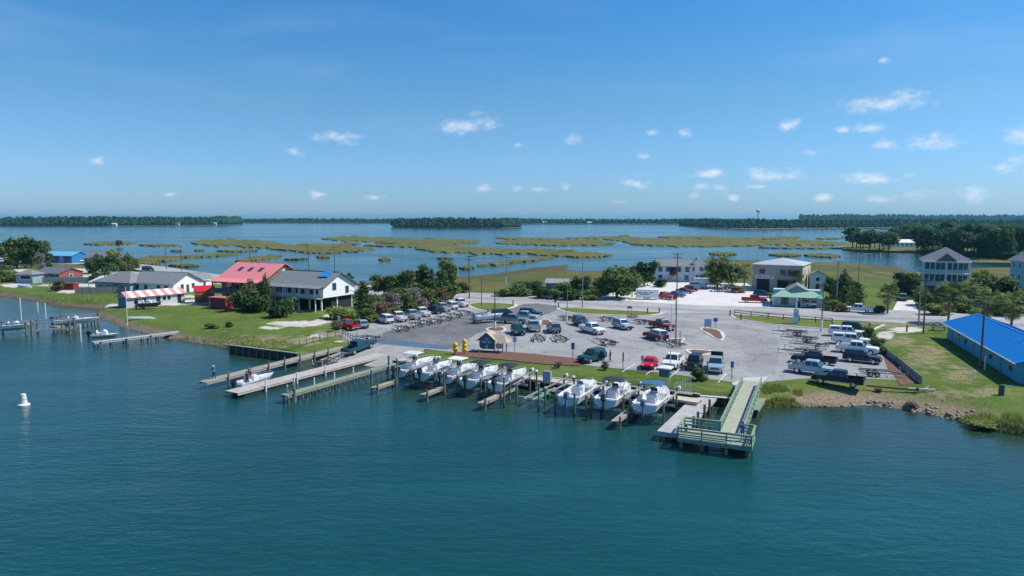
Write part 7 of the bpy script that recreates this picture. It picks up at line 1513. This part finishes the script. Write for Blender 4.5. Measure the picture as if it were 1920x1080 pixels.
MB().prism([(-1.9, .15), (-2.0, 1.7), (2.0, 1.7), (1.9, .15)], -1.1, -1.02).prism([(-1.9, .15), (-2.0, 1.7), (2.0, 1.7), (1.9, .15)], 1.02, 1.1).box((-1.95, 0, .95), (.08, 2.1, 1.5)).box((1.95, 0, .95), (.08, 2.1, 1.5)).box((0, 0, .2), (3.8, 2.1, .1)).build('hopper', SKR, t)
for x in (-1.2, 0, 1.2): MB().box((x, -1.14, .9), (.1, .08, 1.5)).build('rib', SKR, t)
t = thing('garden_bench', 'white garden seat on the sand beside the red skip', 'bench', at(105, 541), R(-10)); MB().box((0, 0, .45), (2.4, .7, .1)).build('seat', WHITE, t); MB().box((0, .35, .85), (2.4, .08, .8)).build('backrest', WHITE, t); posts(t, [(x, y) for x in (-1.1, 1.1) for y in (-.3, .3)], 0, .45, .1, WHITE, 'leg')
bt = boat(at(260, 580) + Vector((0, 0, .6)), 12, 'small dark hulled boat on a trailer beside the striped shed', L_=4.8, B=1.9, D=.9, top=None, lowm=mat('dark_hull', (.05, .06, .07), .4), group=None, rail=False, name='trailered_boat'); trailer(276, 579, 12, 'trailer under the dark hulled boat by the striped shed')
t = thing('electric_box', 'dark green box with a grey pipe on the lawn below the long building', 'utility box', at(1877, 741), R(-20)); MB().box((0, 0, .6), (.5, .4, 1.2)).build('cabinet', mat('box_green', (.03, .09, .06), .6), t, bevel=.03); MB().bar((0, 0, 1.22), (1.1, -.3, 1.22), .12, .08).build('pipe', GALV, t)
t = thing('hydrant', 'small white standpipe on the wide lawn', 'standpipe', at(1826, 707), 0); MB().cyl((0, 0, 0), (0, 0, .8), .12, .1, n=8).build('pipe', WHITE, t); MB().cyl((0, 0, .8), (0, 0, .95), .15, .05, n=8).build('cap', WHITE, t)
t = thing('picnic_table', 'dark wooden table at the far end of the long building', 'table', at(1760, 620), R(-20)); MB().box((0, 0, .75), (2.2, .9, .08)).build('tabletop', POLEWOOD, t); posts(t, [(x, y) for x in (-.9, .9) for y in (-.35, .35)], 0, .72, .1, POLEWOOD, 'leg')
for s in (-1, 1): MB().box((0, s * .8, .45), (2.2, .3, .06)).build('bench', POLEWOOD, t)
t = thing('driftwood', 'bleached driftwood log lying on the bank', 'log', at(1730, 733), R(-15)); MB().cyl((-1.6, 0, .15), (1.4, .2, .2), .16, .1, n=8).build('log', mat('bleached', (.55, .52, .48), .9, .15, 2, .3), t); MB().cyl((.2, .1, .2), (.9, .8, .5), .07, .03, n=6).build('branch', MATS['bleached'], t)
t = thing('landscape_timber', 'long landscape timber edging the lawn by the bank', 'timber', at(1640, 726), R(-24)); MB().box((1.8, 0, .12), (5.4, .2, .22)).build('beam', mat('rust_timber', (.26, .14, .08), .9, .2), t); MB().box((4.5, 0, .2), (.25, .25, .4)).build('stake', POLEWOOD, t)
